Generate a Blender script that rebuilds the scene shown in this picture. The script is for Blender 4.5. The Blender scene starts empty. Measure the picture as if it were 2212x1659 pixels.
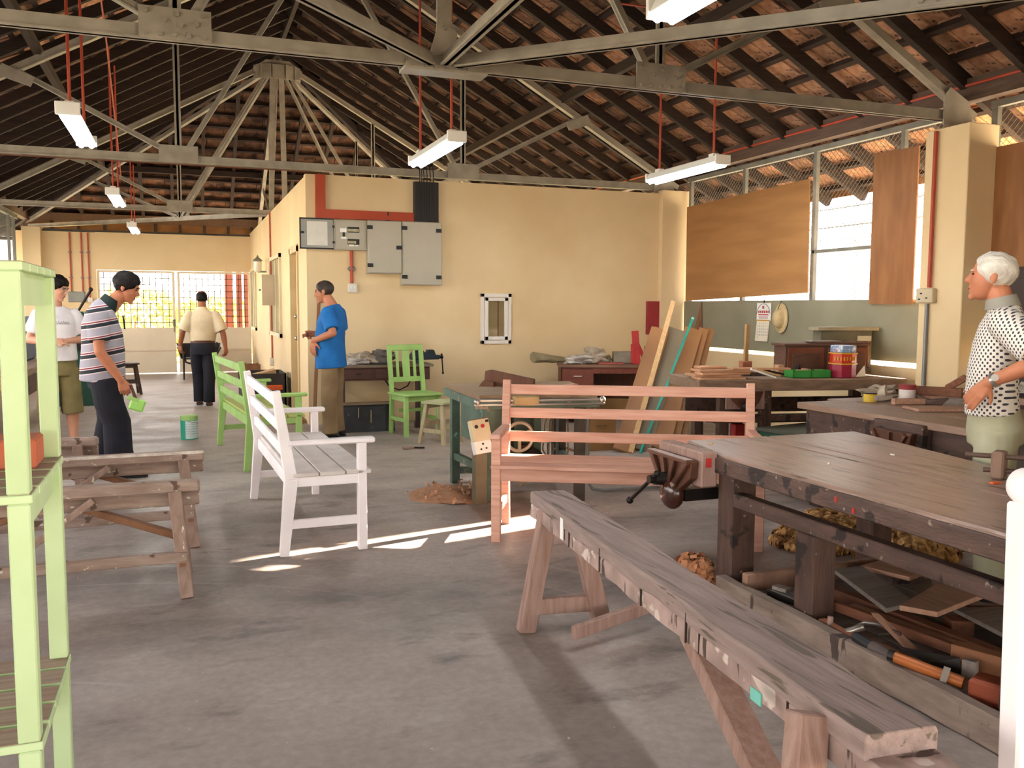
import bpy, bmesh, math, random
from mathutils import Vector, Matrix, Euler, noise
random.seed(7)
SC = bpy.context.scene
COL = SC.collection
# ---------------------------------------------------------------- camera
F_PX, YAW, PITCH, ROLL, EYE = 1899.65, math.radians(20.50), math.radians(5.036), math.radians(-0.27), 1.42
_f = Vector((math.sin(YAW)*math.cos(PITCH), math.cos(YAW)*math.cos(PITCH), -math.sin(PITCH)))
_r = Vector((math.cos(YAW), -math.sin(YAW), 0))
_d = _f.cross(_r)
_r2 = math.cos(ROLL)*_r + math.sin(ROLL)*_d
_d2 = -math.sin(ROLL)*_r + math.cos(ROLL)*_d
cam_data = bpy.data.cameras.new('camera')
cam = bpy.data.objects.new('camera', cam_data)
COL.objects.link(cam)
cam_data.sensor_fit = 'HORIZONTAL'
cam_data.sensor_width = 36.0
cam_data.lens = 36.0*F_PX/2212
cam_data.clip_start = 0.05
cam.matrix_world = Matrix(((_r2.x, -_d2.x, -_f.x, 0), (_r2.y, -_d2.y, -_f.y, 0), (_r2.z, -_d2.z, -_f.z, EYE), (0, 0, 0, 1)))
SC.camera = cam
# ---------------------------------------------------------------- sky, sun, exposure
SKY_STRENGTH, SUN_STRENGTH, EXPOSURE = 3.2, 42.0, 1.45
world = bpy.data.worlds.new('sky')
SC.world = world
world.use_nodes = True
wn = world.node_tree
bg = wn.nodes['Background']
geo = wn.nodes.new('ShaderNodeTexCoord')
sep = wn.nodes.new('ShaderNodeSeparateXYZ')
wn.links.new(geo.outputs['Generated'], sep.inputs[0])
ramp = wn.nodes.new('ShaderNodeValToRGB')
ramp.color_ramp.elements[0].position = 0.0
ramp.color_ramp.elements[0].color = (1.0, 0.93, 0.85, 1)
ramp.color_ramp.elements[1].position = 0.8
ramp.color_ramp.elements[1].color = (0.90, 0.93, 1.0, 1)
wn.links.new(sep.outputs['Z'], ramp.inputs[0])
wn.links.new(ramp.outputs[0], bg.inputs[0])
bg.inputs[1].default_value = SKY_STRENGTH
sun_data = bpy.data.lights.new('sun', 'SUN')
sun = bpy.data.objects.new('sun', sun_data)
COL.objects.link(sun)
sun_data.energy = SUN_STRENGTH
sun_data.angle = math.radians(0.6)
sun_data.color = (1.0, 0.86, 0.66)
SUN_TRAVEL = Vector((-0.970, -0.218, -0.372)).normalized()
sun.rotation_euler = SUN_TRAVEL.to_track_quat('-Z', 'Y').to_euler()
sun.location = (20, 12, 12)
vs = SC.view_settings
vs.view_transform = 'Standard'
vs.look = 'None'
vs.gamma = 1.0
vs.use_curve_mapping = False
vs.exposure = EXPOSURE
try:
    SC.cycles.max_bounces = 10
    SC.cycles.diffuse_bounces = 6
    SC.cycles.glossy_bounces = 3
    SC.cycles.sample_clamp_indirect = 8.0
    SC.cycles.use_denoising = True
except Exception:
    pass

# ---------------------------------------------------------------- materials
def lin(c):
    if isinstance(c, str):
        c = [int(c[i:i+2], 16)/255 for i in (0, 2, 4)]
    return tuple(x/12.92 if x <= 0.04045 else ((x+0.055)/1.055)**2.4 for x in c) + (1.0,)
MATS = {}
def mat(name, col, col2=None, rough=0.65, metal=0.0, vscale=4.0, stretch=(1, 1, 1), bump=0.0, bscale=None, specks=None, specks2=None,
        rand=0.0, spec=0.35, detail=5.0, lo=0.35, hi=0.65, emit=None, rot=None, alpha=None):
    if name in MATS:
        return MATS[name]
    m = bpy.data.materials.new(name)
    MATS[name] = m
    m.use_nodes = True
    nt = m.node_tree
    N, L = nt.nodes, nt.links
    p = N['Principled BSDF']
    p.inputs['Roughness'].default_value = rough
    p.inputs['Metallic'].default_value = metal
    p.inputs['Specular IOR Level'].default_value = spec
    c1 = lin(col)
    c2 = lin(col2) if col2 else tuple(x*0.82 for x in c1[:3]) + (1.0,)
    tc = N.new('ShaderNodeTexCoord')
    mp = N.new('ShaderNodeMapping')
    mp.inputs['Scale'].default_value = stretch
    if rot:
        mp.inputs['Rotation'].default_value = rot
    L.new(tc.outputs['Object'], mp.inputs[0])
    nz = N.new('ShaderNodeTexNoise')
    nz.inputs['Scale'].default_value = vscale
    nz.inputs['Detail'].default_value = detail
    L.new(mp.outputs[0], nz.inputs['Vector'])
    rp = N.new('ShaderNodeValToRGB')
    rp.color_ramp.elements[0].position = lo
    rp.color_ramp.elements[0].color = c1
    rp.color_ramp.elements[1].position = hi
    rp.color_ramp.elements[1].color = c2
    L.new(nz.outputs['Fac'], rp.inputs[0])
    out = rp.outputs[0]
    for sp in (specks, specks2):
        if not sp:
            continue
        scol, sscale, thr = sp[:3]
        sst = sp[3] if len(sp) > 3 else (1, 1, 1)
        m2 = N.new('ShaderNodeMapping')
        m2.inputs['Scale'].default_value = sst
        m2.inputs['Location'].default_value = (3.3*sscale % 7, 1.7, 0.4)
        L.new(tc.outputs['Object'], m2.inputs[0])
        n2 = N.new('ShaderNodeTexNoise')
        n2.inputs['Scale'].default_value = sscale
        n2.inputs['Detail'].default_value = 3.0
        L.new(m2.outputs[0], n2.inputs['Vector'])
        r2 = N.new('ShaderNodeValToRGB')
        r2.color_ramp.elements[0].position = thr
        r2.color_ramp.elements[0].color = (0, 0, 0, 1)
        r2.color_ramp.elements[1].position = min(1.0, thr+0.035)
        r2.color_ramp.elements[1].color = (1, 1, 1, 1)
        L.new(n2.outputs['Fac'], r2.inputs[0])
        mx = N.new('ShaderNodeMix')
        mx.data_type = 'RGBA'
        L.new(r2.outputs[0], mx.inputs['Factor'])
        L.new(out, mx.inputs[6])
        mx.inputs[7].default_value = lin(scol)
        out = mx.outputs[2]
    if rand:
        oi = N.new('ShaderNodeObjectInfo')
        mr = N.new('ShaderNodeMapRange')
        mr.inputs['To Min'].default_value = 1.0-rand
        mr.inputs['To Max'].default_value = 1.0+rand*0.6
        L.new(oi.outputs['Random'], mr.inputs[0])
        hs = N.new('ShaderNodeHueSaturation')
        L.new(mr.outputs[0], hs.inputs['Value'])
        L.new(out, hs.inputs['Color'])
        out = hs.outputs[0]
    L.new(out, p.inputs['Base Color'])
    if bump:
        n3 = N.new('ShaderNodeTexNoise')
        n3.inputs['Scale'].default_value = bscale or vscale*2.5
        n3.inputs['Detail'].default_value = 4.0
        L.new(mp.outputs[0], n3.inputs['Vector'])
        bp = N.new('ShaderNodeBump')
        bp.inputs['Strength'].default_value = bump
        bp.inputs['Distance'].default_value = 0.01
        L.new(n3.outputs['Fac'], bp.inputs['Height'])
        L.new(bp.outputs[0], p.inputs['Normal'])
    if emit:
        p.inputs['Emission Color'].default_value = lin(emit[0])
        p.inputs['Emission Strength'].default_value = emit[1]
    if alpha is not None:
        p.inputs['Alpha'].default_value = alpha
    return m
GX, GY, GZ = (1.2, 16, 16), (16, 1.2, 16), (16, 16, 1.2)
cream = mat('cream_wall_paint', 'e6cfa6', 'dcc297', rough=0.85, vscale=1.1, spec=0.2, bump=0.08, bscale=90)
white_wall = mat('white_outer_paint', 'e8e6e0', 'd8d6d0', rough=0.9, vscale=1.0)
steel = mat('galvanised_grey_steel', 'aaa293', '978f81', rough=0.6, metal=0.15, vscale=6, bump=0.05, bscale=80, spec=0.3)
steel_dark = mat('dark_steel', '55524c', '45423d', rough=0.55, metal=0.3, vscale=6)
frame_grey = mat('grey_frame_paint', '87857b', '757369', rough=0.6, vscale=5)
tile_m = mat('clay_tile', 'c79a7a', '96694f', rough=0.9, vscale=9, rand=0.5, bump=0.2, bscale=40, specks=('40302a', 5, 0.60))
batten_m = mat('dark_batten_wood', '3a2b23', '2c201b', rough=0.85, vscale=3, stretch=GY)
rafter_m = mat('dark_rafter_wood', '372921', '281e1a', rough=0.85, vscale=3, stretch=GX)
light_block_m = mat('light_block_dark', '3a2c26', '2c221e', rough=0.95)
dull_red_pipe = mat('dull_red_conduit', '7a4636', '6a3b2d', rough=0.5, vscale=6)
red_pipe = mat('red_conduit_paint', 'b8503a', 'a8452f', rough=0.45, vscale=6)
grey_pipe = mat('grey_conduit', '8f9092', '7d7e80', rough=0.45, metal=0.3)
ply_m = mat('plywood', '9a6a42', '875a36', rough=0.6, vscale=1.6, stretch=(6, 6, 1.2), spec=0.3, detail=2.0)
ply_h = mat('plywood_level_grain', 'aa7b4c', '9c6f43', rough=0.6, vscale=1.2, stretch=(1, 1, 7), spec=0.3, detail=2.0)
sheet_m = mat('grey_sheet', '8f8a74', '807b66', rough=0.75, vscale=1.4)
white_metal = mat('white_enamel', 'f2f2ee', 'e8e8e4', rough=0.35, vscale=3)
tube_glow = mat('fluorescent_glow', 'ffffff', 'ffffff', emit=('fbffff', 22.0))
box_grey = mat('panel_grey_enamel', 'b4ae9d', 'aca695', rough=0.5, vscale=2)
mat('panel_door_grey', 'b9b3a3', 'b1ab9b', rough=0.45, vscale=1.5)
gate_m = mat('pale_gate_paint', 'e8dac2', 'dccdb4', rough=0.8, vscale=1.5, spec=0.2)
mat('dark_stool_wood', '4a352b', '3b2a22', rough=0.6)
black_m = mat('black_plastic', '1e1e20', '28282a', rough=0.5)
red_trunk = mat('red_trunking', 'b34a2c', 'a84226', rough=0.5, vscale=3)
dark_trunk = mat('dark_trunking', '3a3433', '302b2b', rough=0.6, vscale=3, stretch=(20, 20, 0.5))
paper_m = mat('paper_white', 'e4e2da', 'd8d6cc', rough=0.9, vscale=6)
green_paint = mat('light_green_paint', 'b7cd9f', 'acc293', rough=0.55, vscale=5, spec=0.35, bump=0.05, bscale=60)
green_paint2 = mat('bright_green_paint', 'a0c474', '94b867', rough=0.55, vscale=5)
green_raw = mat('dusty_slat_wood', '9c8878', '88705f', rough=0.8, vscale=4, stretch=GX)
white_paint = mat('white_gloss_paint', 'f4eef0', 'e9e2e4', rough=0.5, vscale=4, spec=0.4)
white_seat = mat('shaded_white_paint', 'd8d0cb', 'c9c0bb', rough=0.7, vscale=6)  # bench white greyed, so the seat's shade sits in the colour
pink_wood = mat('fresh_pink_meranti', 'd0a28f', 'c08d78', rough=0.6, vscale=3, stretch=GX, spec=0.3, rand=0.12)
pink_wood_y = mat('fresh_meranti_upright', 'c98f70', 'b57c5e', rough=0.6, vscale=3, stretch=GZ, spec=0.3)
old_top = mat('worn_bench_top', '94796c', '7c6557', rough=0.32, vscale=3.2, stretch=(11, 0.9, 11), spec=0.6, bump=0.3, bscale=9, specks=('594639', 3, 0.60, (9, 1, 9)))
old_dark = mat('dark_worn_wood', '5d463d', '483730', rough=0.6, vscale=4, stretch=(6, 1.4, 6), bump=0.3, bscale=16, specks=('85766a', 26, 0.665), specks2=('2c211e', 7, 0.60))
old_dark_z = mat('dark_worn_leg_wood', '5b4339', '45342d', rough=0.6, vscale=4, stretch=(7, 7, 1.2), bump=0.3, bscale=14, specks=('8a7a6c', 24, 0.69), specks2=('2c211e', 6, 0.61))
beam_top = mat('weathered_beam', '94807a', '7d6b65', rough=0.7, vscale=2.6, stretch=(14, 1.0, 14), bump=0.5, bscale=8, specks=('5f5249', 3.0, 0.60, (12, 0.8, 12)))
beam_side = mat('weathered_beam_side', 'aa9189', '8a756d', rough=0.75, vscale=4, stretch=(4, 2.2, 2.2), bump=0.5, bscale=12, specks=('c6b6ad', 9, 0.60), specks2=('4b3d37', 8, 0.62, (1, 3.0, 0.6)))
leg_pink = mat('brownish_leg_wood', '9c8075', '87695d', rough=0.7, vscale=3, stretch=GZ, bump=0.2, bscale=10)
horse_m = mat('paint_splashed_wood', 'a18c80', '877164', rough=0.75, vscale=4, stretch=(1.5, 8, 8), bump=0.3, bscale=14, specks=('cfc4b6', 34, 0.665, (0.5, 1, 1)), specks2=('5f4a3e', 9, 0.64))
horse_z = mat('paint_splashed_leg', '9c8376', '846c5f', rough=0.75, vscale=4, stretch=(8, 8, 1.2), bump=0.3, bscale=14, specks=('d2c8b9', 26, 0.675, (1.5, 1.5, 0.4)))
horse_brown = mat('brown_brace_wood', '8a6248', '755139', rough=0.75, vscale=3, stretch=(4, 4, 2))
desk_red = mat('red_brown_veneer', '7a3f2c', '6a3424', rough=0.5, vscale=3, stretch=GX, spec=0.4)
desk_side = mat('brown_veneer_side', '6c432c', '5d3824', rough=0.55, vscale=3, stretch=GZ)
rag_m = mat('dusty_rag', 'c3b5a2', '9c8d7b', rough=0.95, vscale=9)
rag_w = mat('pale_rag', 'd8d2cb', 'b9b2ab', rough=0.95, vscale=9)
canvas_m = mat('canvas_sack', '9c8f72', '837658', rough=0.95, vscale=7)
iron_m = mat('brown_cast_iron', '6b4636', '523429', rough=0.35, metal=0.25, vscale=8, spec=0.5, specks=('a58977', 12, 0.68))
iron_dark = mat('black_iron', '2a2422', '1f1a19', rough=0.4, metal=0.4, vscale=8)
steel_bright = mat('bright_steel', 'b9b4ac', 'a49f98', rough=0.3, metal=0.8)
saw_green = mat('machine_green_paint', '5c7163', '4b5c50', rough=0.6, vscale=5, specks=('8b7f6b', 9, 0.61), specks2=('7fae9c', 7, 0.67))
saw_top = mat('saw_table_top', '8b7257', '78614a', rough=0.65, vscale=4, stretch=GX)
cardboard = mat('cardboard', 'a98256', '98744a', rough=0.9, vscale=4)
plank_a = mat('plank_brown', '93673f', '7f5634', rough=0.65, vscale=1.5, detail=2.0, rand=0.14)
plank_b = mat('plank_grey_brown', '7d6e58', '6f614c', rough=0.65, vscale=1.5, detail=2.0)
pale_wood = mat('pale_batten_wood', 'cfa877', 'bd9766', rough=0.65, vscale=3, stretch=GZ)
offcut_m = mat('offcut_wood', 'b89079', 'a27b65', rough=0.7, vscale=3, stretch=GY, rand=0.18)
offcut_grey = mat('grey_offcut_wood', '948982', '7f756e', rough=0.7, vscale=3, stretch=GX)
offcut_red = mat('reddish_stick_wood', '86563e', '734733', rough=0.65, vscale=3, stretch=GY, rand=0.15)
teal_m = mat('teal_plastic', '1f9a87', '188a78', rough=0.35)
red_m = mat('red_paint', 'b4322f', 'a52a2a', rough=0.5, vscale=4)
shaving_m = mat('wood_shavings', 'e2ba80', '94693c', rough=0.9, vscale=26, detail=2.0)
sawdust_m = mat('sawdust', 'a87f62', '94694d', rough=0.95, vscale=14, bump=0.4, bscale=60)
skin_tan = mat('skin_tan', 'b9795a', 'ab6c4e', rough=0.55, vscale=6, spec=0.35)
skin_pale = mat('skin_light', 'cf9a80', 'c38c72', rough=0.55, vscale=6, spec=0.35)
skin_dark = mat('skin_brown', '9c6345', '8e573b', rough=0.55, vscale=6, spec=0.35)
hair_black = mat('black_hair', '120e0d', '1c1614', rough=0.6, vscale=20, stretch=(5, 1, 1), bump=0.5, bscale=60, spec=0.15)
hair_white = mat('white_hair', 'd8d2c6', 'b9b1a6', rough=0.6, vscale=18, stretch=(3, 1, 1), bump=0.5, bscale=50)
hair_grey = mat('greying_hair', '2b221e', '4a3e36', rough=0.6, vscale=12, bump=0.4, bscale=50)
lip_m = mat('lip', '96544a', '8a4c42', rough=0.5)
eye_m = mat('eye_dark', '221a18', '2c2220', rough=0.3)
blue_tee = mat('blue_cotton', '1f6bb0', '195c9b', rough=0.9, vscale=6, bump=0.25, bscale=12)
white_tee = mat('white_cotton', 'e9e4e6', 'd9d4d8', rough=0.9, vscale=6, bump=0.25, bscale=12)
cream_shirt = mat('cream_cotton', 'd8c8aa', 'cbb998', rough=0.9, vscale=6, bump=0.3, bscale=14)
khaki_m = mat('khaki_twill', '7d7048', '6d613c', rough=0.9, vscale=6, bump=0.25, bscale=12)
brown_trs = mat('brown_twill', '8c7355', '786146', rough=0.9, vscale=5, bump=0.3, bscale=12)
navy_trs = mat('navy_twill', '22222c', '191921', rough=0.9, vscale=5, bump=0.3, bscale=12)
sage_trs = mat('sage_twill', 'a6a48c', '969479', rough=0.9, vscale=5, bump=0.3, bscale=12)
leather_b = mat('brown_leather', '5a3524', '4b2b1d', rough=0.5)
leather_k = mat('dark_leather', '2a2320', '221c1a', rough=0.5)
collar_grey = mat('grey_collar', '9b968c', '8b867c', rough=0.9)
navy_cloth = mat('dark_green_collar', '20302f', '192625', rough=0.9)
glass_m = mat('dark_window_glass', '6a604e', '5d5443', rough=0.12, spec=0.6)
grass_m = mat('dry_grass', 'c2bd6a', 'd0c272', rough=0.95, vscale=2, bump=0.4)
leaf_m = mat('leaf_green', 'ccc479', 'c0b96a', rough=0.9, vscale=3, spec=0.1)
yard_m = mat('pale_yard_concrete', 'b9b0a0', 'a69d8e', rough=0.95, vscale=1.2)
post_red = mat('red_brown_post', '8d4c3c', '7c4033', rough=0.7, vscale=3)
carport_m = mat('white_roof_metal', 'dfe2e2', 'cfd3d4', rough=0.5, vscale=2)

def floor_material():
    m = bpy.data.materials.new('concrete_floor')
    m.use_nodes = True
    N, L = m.node_tree.nodes, m.node_tree.links
    p = N['Principled BSDF']
    tc = N.new('ShaderNodeTexCoord')
    def nz(scale, st, det=6, loc=(0, 0, 0)):
        mp = N.new('ShaderNodeMapping')
        mp.inputs['Scale'].default_value = st
        mp.inputs['Location'].default_value = loc
        L.new(tc.outputs['Object'], mp.inputs[0])
        n = N.new('ShaderNodeTexNoise')
        n.inputs['Scale'].default_value = scale
        n.inputs['Detail'].default_value = det
        n.inputs['Roughness'].default_value = 0.62
        L.new(mp.outputs[0], n.inputs['Vector'])
        return n.outputs['Fac']
    def rampf(src, a, b, c0=(0, 0, 0, 1), c1=(1, 1, 1, 1)):
        r = N.new('ShaderNodeValToRGB')
        r.color_ramp.elements[0].position = a
        r.color_ramp.elements[0].color = c0
        r.color_ramp.elements[1].position = b
        r.color_ramp.elements[1].color = c1
        L.new(src, r.inputs[0])
        return r.outputs[0]
    def mix(f, a, b):
        mx = N.new('ShaderNodeMix')
        mx.data_type = 'RGBA'
        L.new(f, mx.inputs['Factor'])
        for i, v in ((6, a), (7, b)):
            if isinstance(v, tuple):
                mx.inputs[i].default_value = v
            else:
                L.new(v, mx.inputs[i])
        return mx.outputs[2]
    base = rampf(nz(0.9, (1, 1, 1)), 0.38, 0.66, lin('8f817c'), lin('a3968f'))
    dark = rampf(nz(0.55, (1, 1.6, 1), 8, (4, 2, 0)), 0.48, 0.66)
    c = mix(dark, base, lin('6b625e'))
    dark2 = rampf(nz(1.7, (1, 2.2, 1), 8, (1, 7, 0)), 0.56, 0.72)
    c = mix(dark2, c, lin('575150'))
    # the floor colour is mixed paler towards the far gate
    sx = N.new('ShaderNodeSeparateXYZ')
    L.new(tc.outputs['Object'], sx.inputs[0])
    mr = N.new('ShaderNodeMapRange')
    mr.inputs['From Min'].default_value = 5.5
    mr.inputs['From Max'].default_value = 12.0
    mr.inputs['To Max'].default_value = 0.75
    L.new(sx.outputs['Y'], mr.inputs[0])
    c = mix(mr.outputs[0], c, lin('ab9c8e'))
    fine = rampf(nz(26, (1, 1, 1), 3), 0.35, 0.7, (0.86, 0.86, 0.86, 1), (1.08, 1.08, 1.08, 1))
    mm = N.new('ShaderNodeMix')
    mm.data_type = 'RGBA'
    mm.blend_type = 'MULTIPLY'
    mm.inputs['Factor'].default_value = 1.0
    L.new(c, mm.inputs[6])
    L.new(fine, mm.inputs[7])
    c = mm.outputs[2]
    # tyre arcs: thin rings around a centre left of the trestle beam
    vm = N.new('ShaderNodeVectorMath')
    vm.operation = 'DISTANCE'
    vm.inputs[1].default_value = (-0.9, 2.4, 0)
    L.new(tc.outputs['Object'], vm.inputs[0])
    wv = N.new('ShaderNodeMath')
    wv.operation = 'SINE'
    ml = N.new('ShaderNodeMath')
    ml.operation = 'MULTIPLY'
    ml.inputs[1].default_value = 21.0
    L.new(vm.outputs['Value'], ml.inputs[0])
    L.new(ml.outputs[0], wv.inputs[0])
    ringm = rampf(wv.outputs[0], 0.955, 1.0)
    gate = rampf(nz(0.8, (1, 1, 1), 2, (9, 3, 0)), 0.50, 0.64)
    rm = N.new('ShaderNodeMath')
    rm.operation = 'MULTIPLY'
    L.new(ringm, rm.inputs[0])
    L.new(gate, rm.inputs[1])
    rm2 = N.new('ShaderNodeMath')
    rm2.operation = 'MULTIPLY'
    rm2.inputs[1].default_value = 0.45
    L.new(rm.outputs[0], rm2.inputs[0])
    c = mix(rm2.outputs[0], c, lin('a89c94'))
    spots = rampf(nz(34, (1, 1, 1), 2, (2, 2, 0)), 0.735, 0.76)
    c = mix(spots, c, lin('cfc8be'))
    L.new(c, p.inputs['Base Color'])
    rr = rampf(nz(2.2, (1, 1.5, 1), 5, (5, 5, 0)), 0.35, 0.7, (0.42, 0.42, 0.42, 1), (0.66, 0.66, 0.66, 1))
    L.new(rr, p.inputs['Roughness'])
    p.inputs['Specular IOR Level'].default_value = 0.4
    bp = N.new('ShaderNodeBump')
    bp.inputs['Strength'].default_value = 0.12
    bp.inputs['Distance'].default_value = 0.006
    L.new(nz(14, (1, 1, 1), 6), bp.inputs['Height'])
    L.new(bp.outputs[0], p.inputs['Normal'])
    return m
floor_m = floor_material()

def stripe_material():
    m = bpy.data.materials.new('striped_knit')
    m.use_nodes = True
    N, L = m.node_tree.nodes, m.node_tree.links
    p = N['Principled BSDF']
    p.inputs['Roughness'].default_value = 0.9
    tc = N.new('ShaderNodeTexCoord')
    sx = N.new('ShaderNodeSeparateXYZ')
    mp = N.new('ShaderNodeMapping')
    mp.inputs['Rotation'].default_value = (math.radians(-10), 0, 0)
    L.new(tc.outputs['Object'], mp.inputs[0])
    L.new(mp.outputs[0], sx.inputs[0])
    md = N.new('ShaderNodeMath')
    md.operation = 'MULTIPLY'
    md.inputs[1].default_value = 1/0.118
    L.new(sx.outputs['Z'], md.inputs[0])
    fr = N.new('ShaderNodeMath')
    fr.operation = 'FRACT'
    L.new(md.outputs[0], fr.inputs[0])
    r = N.new('ShaderNodeValToRGB')
    r.color_ramp.interpolation = 'CONSTANT'
    e = r.color_ramp.elements
    grey, wht, dk, red = lin('9a96a2'), lin('cfc4c4'), lin('1f242c'), lin('7d2430')
    e[0].position, e[0].color = 0.0, grey
    e[1].position, e[1].color = 0.40, wht
    for pos, c in ((0.46, dk), (0.70, wht), (0.76, red), (0.84, wht), (0.90, grey)):
        x = e.new(pos)
        x.color = c
    L.new(fr.outputs[0], r.inputs[0])
    L.new(r.outputs[0], p.inputs['Base Color'])
    return m
stripe_m = stripe_material()

def dot_material():
    m = bpy.data.materials.new('dark_dotted_shirt')
    m.use_nodes = True
    N, L = m.node_tree.nodes, m.node_tree.links
    p = N['Principled BSDF']
    p.inputs['Roughness'].default_value = 0.9
    tc = N.new('ShaderNodeTexCoord')
    sx = N.new('ShaderNodeSeparateXYZ')
    L.new(tc.outputs['Object'], sx.inputs[0])
    def math_(op, a, b=None):
        n = N.new('ShaderNodeMath')
        n.operation = op
        for i, v in enumerate((a, b)):
            if v is None:
                continue
            if isinstance(v, (int, float)):
                n.inputs[i].default_value = v
            else:
                L.new(v, n.inputs[i])
        return n.outputs[0]
    u = math_('ADD', sx.outputs['Y'], math_('MULTIPLY', sx.outputs['X'], 0.8))
    k = 2*math.pi/0.030
    su = math_('SINE', math_('MULTIPLY', u, k))
    sv = math_('SINE', math_('MULTIPLY', sx.outputs['Z'], k))
    pr = math_('MULTIPLY', su, sv)
    r = N.new('ShaderNodeValToRGB')
    r.color_ramp.elements[0].position = 0.28
    r.color_ramp.elements[0].color = lin('d6d0c6')
    r.color_ramp.elements[1].position = 0.40
    r.color_ramp.elements[1].color = lin('36333f')
    L.new(pr, r.inputs[0])
    L.new(r.outputs[0], p.inputs['Base Color'])
    return m
dot_m = dot_material()

# ---------------------------------------------------------------- mesh helpers
def basis(p, q, up=(0, 0, 1)):
    z = (Vector(q)-Vector(p)).normalized()
    u = Vector(up)
    if abs(z.dot(u.normalized())) > 0.98:
        u = Vector((0, 1, 0)) if abs(z.y) < 0.9 else Vector((1, 0, 0))
    x = u.cross(z).normalized()
    y = z.cross(x)
    return x, y, z
class G:
    """collects faces; obj() links them as ONE mesh object"""
    def __init__(s):
        s.v, s.f = [], []
    def add(s, vs, fs):
        o = len(s.v)
        s.v += [Vector(v) for v in vs]
        s.f += [tuple(i+o for i in f) for f in fs]
        return s
    def box(s, c, d, rz=0.0, M=None):
        x, y, z = d[0]/2, d[1]/2, d[2]/2
        vs = [Vector((a*x, b*y, e*z)) for e in (-1, 1) for b in (-1, 1) for a in (-1, 1)]
        R = M if M is not None else Matrix.Rotation(rz, 3, 'Z')
        return s.add([R @ v+Vector(c) for v in vs], [(0, 2, 3, 1), (4, 5, 7, 6), (0, 1, 5, 4), (2, 6, 7, 3), (0, 4, 6, 2), (1, 3, 7, 5)])
    def span(s, a, b):
        return s.box([(a[i]+b[i])/2 for i in range(3)], [abs(b[i]-a[i]) for i in range(3)])
    def bar(s, p, q, w, h, up=(0, 0, 1), w2=None, h2=None):
        x, y, z = basis(p, q, up)
        w2, h2 = w2 or w, h2 or h
        vs = [Vector(p)+x*a*w/2+y*b*h/2 for b in (-1, 1) for a in (-1, 1)]+[Vector(q)+x*a*w2/2+y*b*h2/2 for b in (-1, 1) for a in (-1, 1)]
        return s.add(vs, [(0, 2, 3, 1), (4, 5, 7, 6), (0, 1, 5, 4), (2, 6, 7, 3), (0, 4, 6, 2), (1, 3, 7, 5)])
    def loft(s, rings, cap=True):
        n = len(rings[0])
        o = len(s.v)
        for r in rings:
            s.v += [Vector(v) for v in r]
        for i in range(len(rings)-1):
            for j in range(n):
                a, b = o+i*n+j, o+i*n+(j+1) % n
                s.f.append((a, b, b+n, a+n))
        if cap:
            s.f.append(tuple(o+j for j in reversed(range(n))))
            s.f.append(tuple(o+(len(rings)-1)*n+j for j in range(n)))
        return s
    def tube(s, pts, r, n=8):
        pts = [Vector(p) for p in pts]
        rr = r if isinstance(r, (list, tuple)) else [r]*len(pts)
        rings = []
        px = None
        for i, p in enumerate(pts):
            t = (pts[min(i+1, len(pts)-1)]-pts[max(i-1, 0)]).normalized()
            if px is None:
                x = Vector((0, 0, 1)).cross(t)
                if x.length < 0.05:
                    x = Vector((1, 0, 0))
                x.normalize()
            else:
                x = (px-t*px.dot(t)).normalized()
            px = x
            y = t.cross(x)
            rings.append([p+(x*math.cos(2*math.pi*k/n)+y*math.sin(2*math.pi*k/n))*rr[i] for k in range(n)])
        return s.loft(rings)
    def cyl(s, p, q, r, r2=None, n=12):
        return s.tube([p, q], [r, r2 if r2 is not None else r], n)
    def etube(s, pts, rads, xa=(1, 0, 0), n=16):
        """elliptical loft: rads = (rx, ry) per point, rx along xa"""
        pts = [Vector(p) for p in pts]
        xa = Vector(xa)
        rings = []
        for i, p in enumerate(pts):
            t = (pts[min(i+1, len(pts)-1)]-pts[max(i-1, 0)]).normalized()
            x = (xa-t*xa.dot(t)).normalized()
            y = t.cross(x)
            rings.append([p+x*math.cos(2*math.pi*k/n)*rads[i][0]+y*math.sin(2*math.pi*k/n)*rads[i][1] for k in range(n)])
        return s.loft(rings)
    def lathe(s, c, prof, n=16, axis='Z'):
        c = Vector(c)
        rings = []
        for r, z in prof:
            ring = []
            for k in range(n):
                a = 2*math.pi*k/n
                v = Vector((r*math.cos(a), r*math.sin(a), z))
                if axis == 'X':
                    v = Vector((v.z, v.x, v.y))
                elif axis == 'Y':
                    v = Vector((v.y, v.z, v.x))
                ring.append(c+v)
            rings.append(ring)
        return s.loft(rings)
    def ball(s, c, r, n=10, m=7, M=None):
        r = r if isinstance(r, (list, tuple)) else (r, r, r)
        c = Vector(c)
        rings = []
        for i in range(m+1):
            t = math.pi*(0.02+0.96*i/m)
            ring = [Vector((math.sin(t)*math.cos(2*math.pi*k/n)*r[0], math.sin(t)*math.sin(2*math.pi*k/n)*r[1], -math.cos(t)*r[2])) for k in range(n)]
            rings.append([(M @ v if M is not None else v)+c for v in ring])
        return s.loft(rings)
    def caps(s, p, q, r, r2=None, n=10):
        """tapered capsule"""
        r2 = r if r2 is None else r2
        p, q = Vector(p), Vector(q)
        x, y, z = basis(p, q)
        rings = []
        for t in (-0.95, -0.7, -0.35, 0):
            rings.append((p+z*t*r, r*math.sqrt(max(0.0, 1-t*t))))
        for t in (0, 0.35, 0.7, 0.95):
            rings.append((q+z*t*r2, r2*math.sqrt(max(0.0, 1-t*t))))
        return s.loft([[c+(x*math.cos(2*math.pi*k/n)+y*math.sin(2*math.pi*k/n))*max(rr, 0.0005) for k in range(n)] for c, rr in rings])
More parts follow.
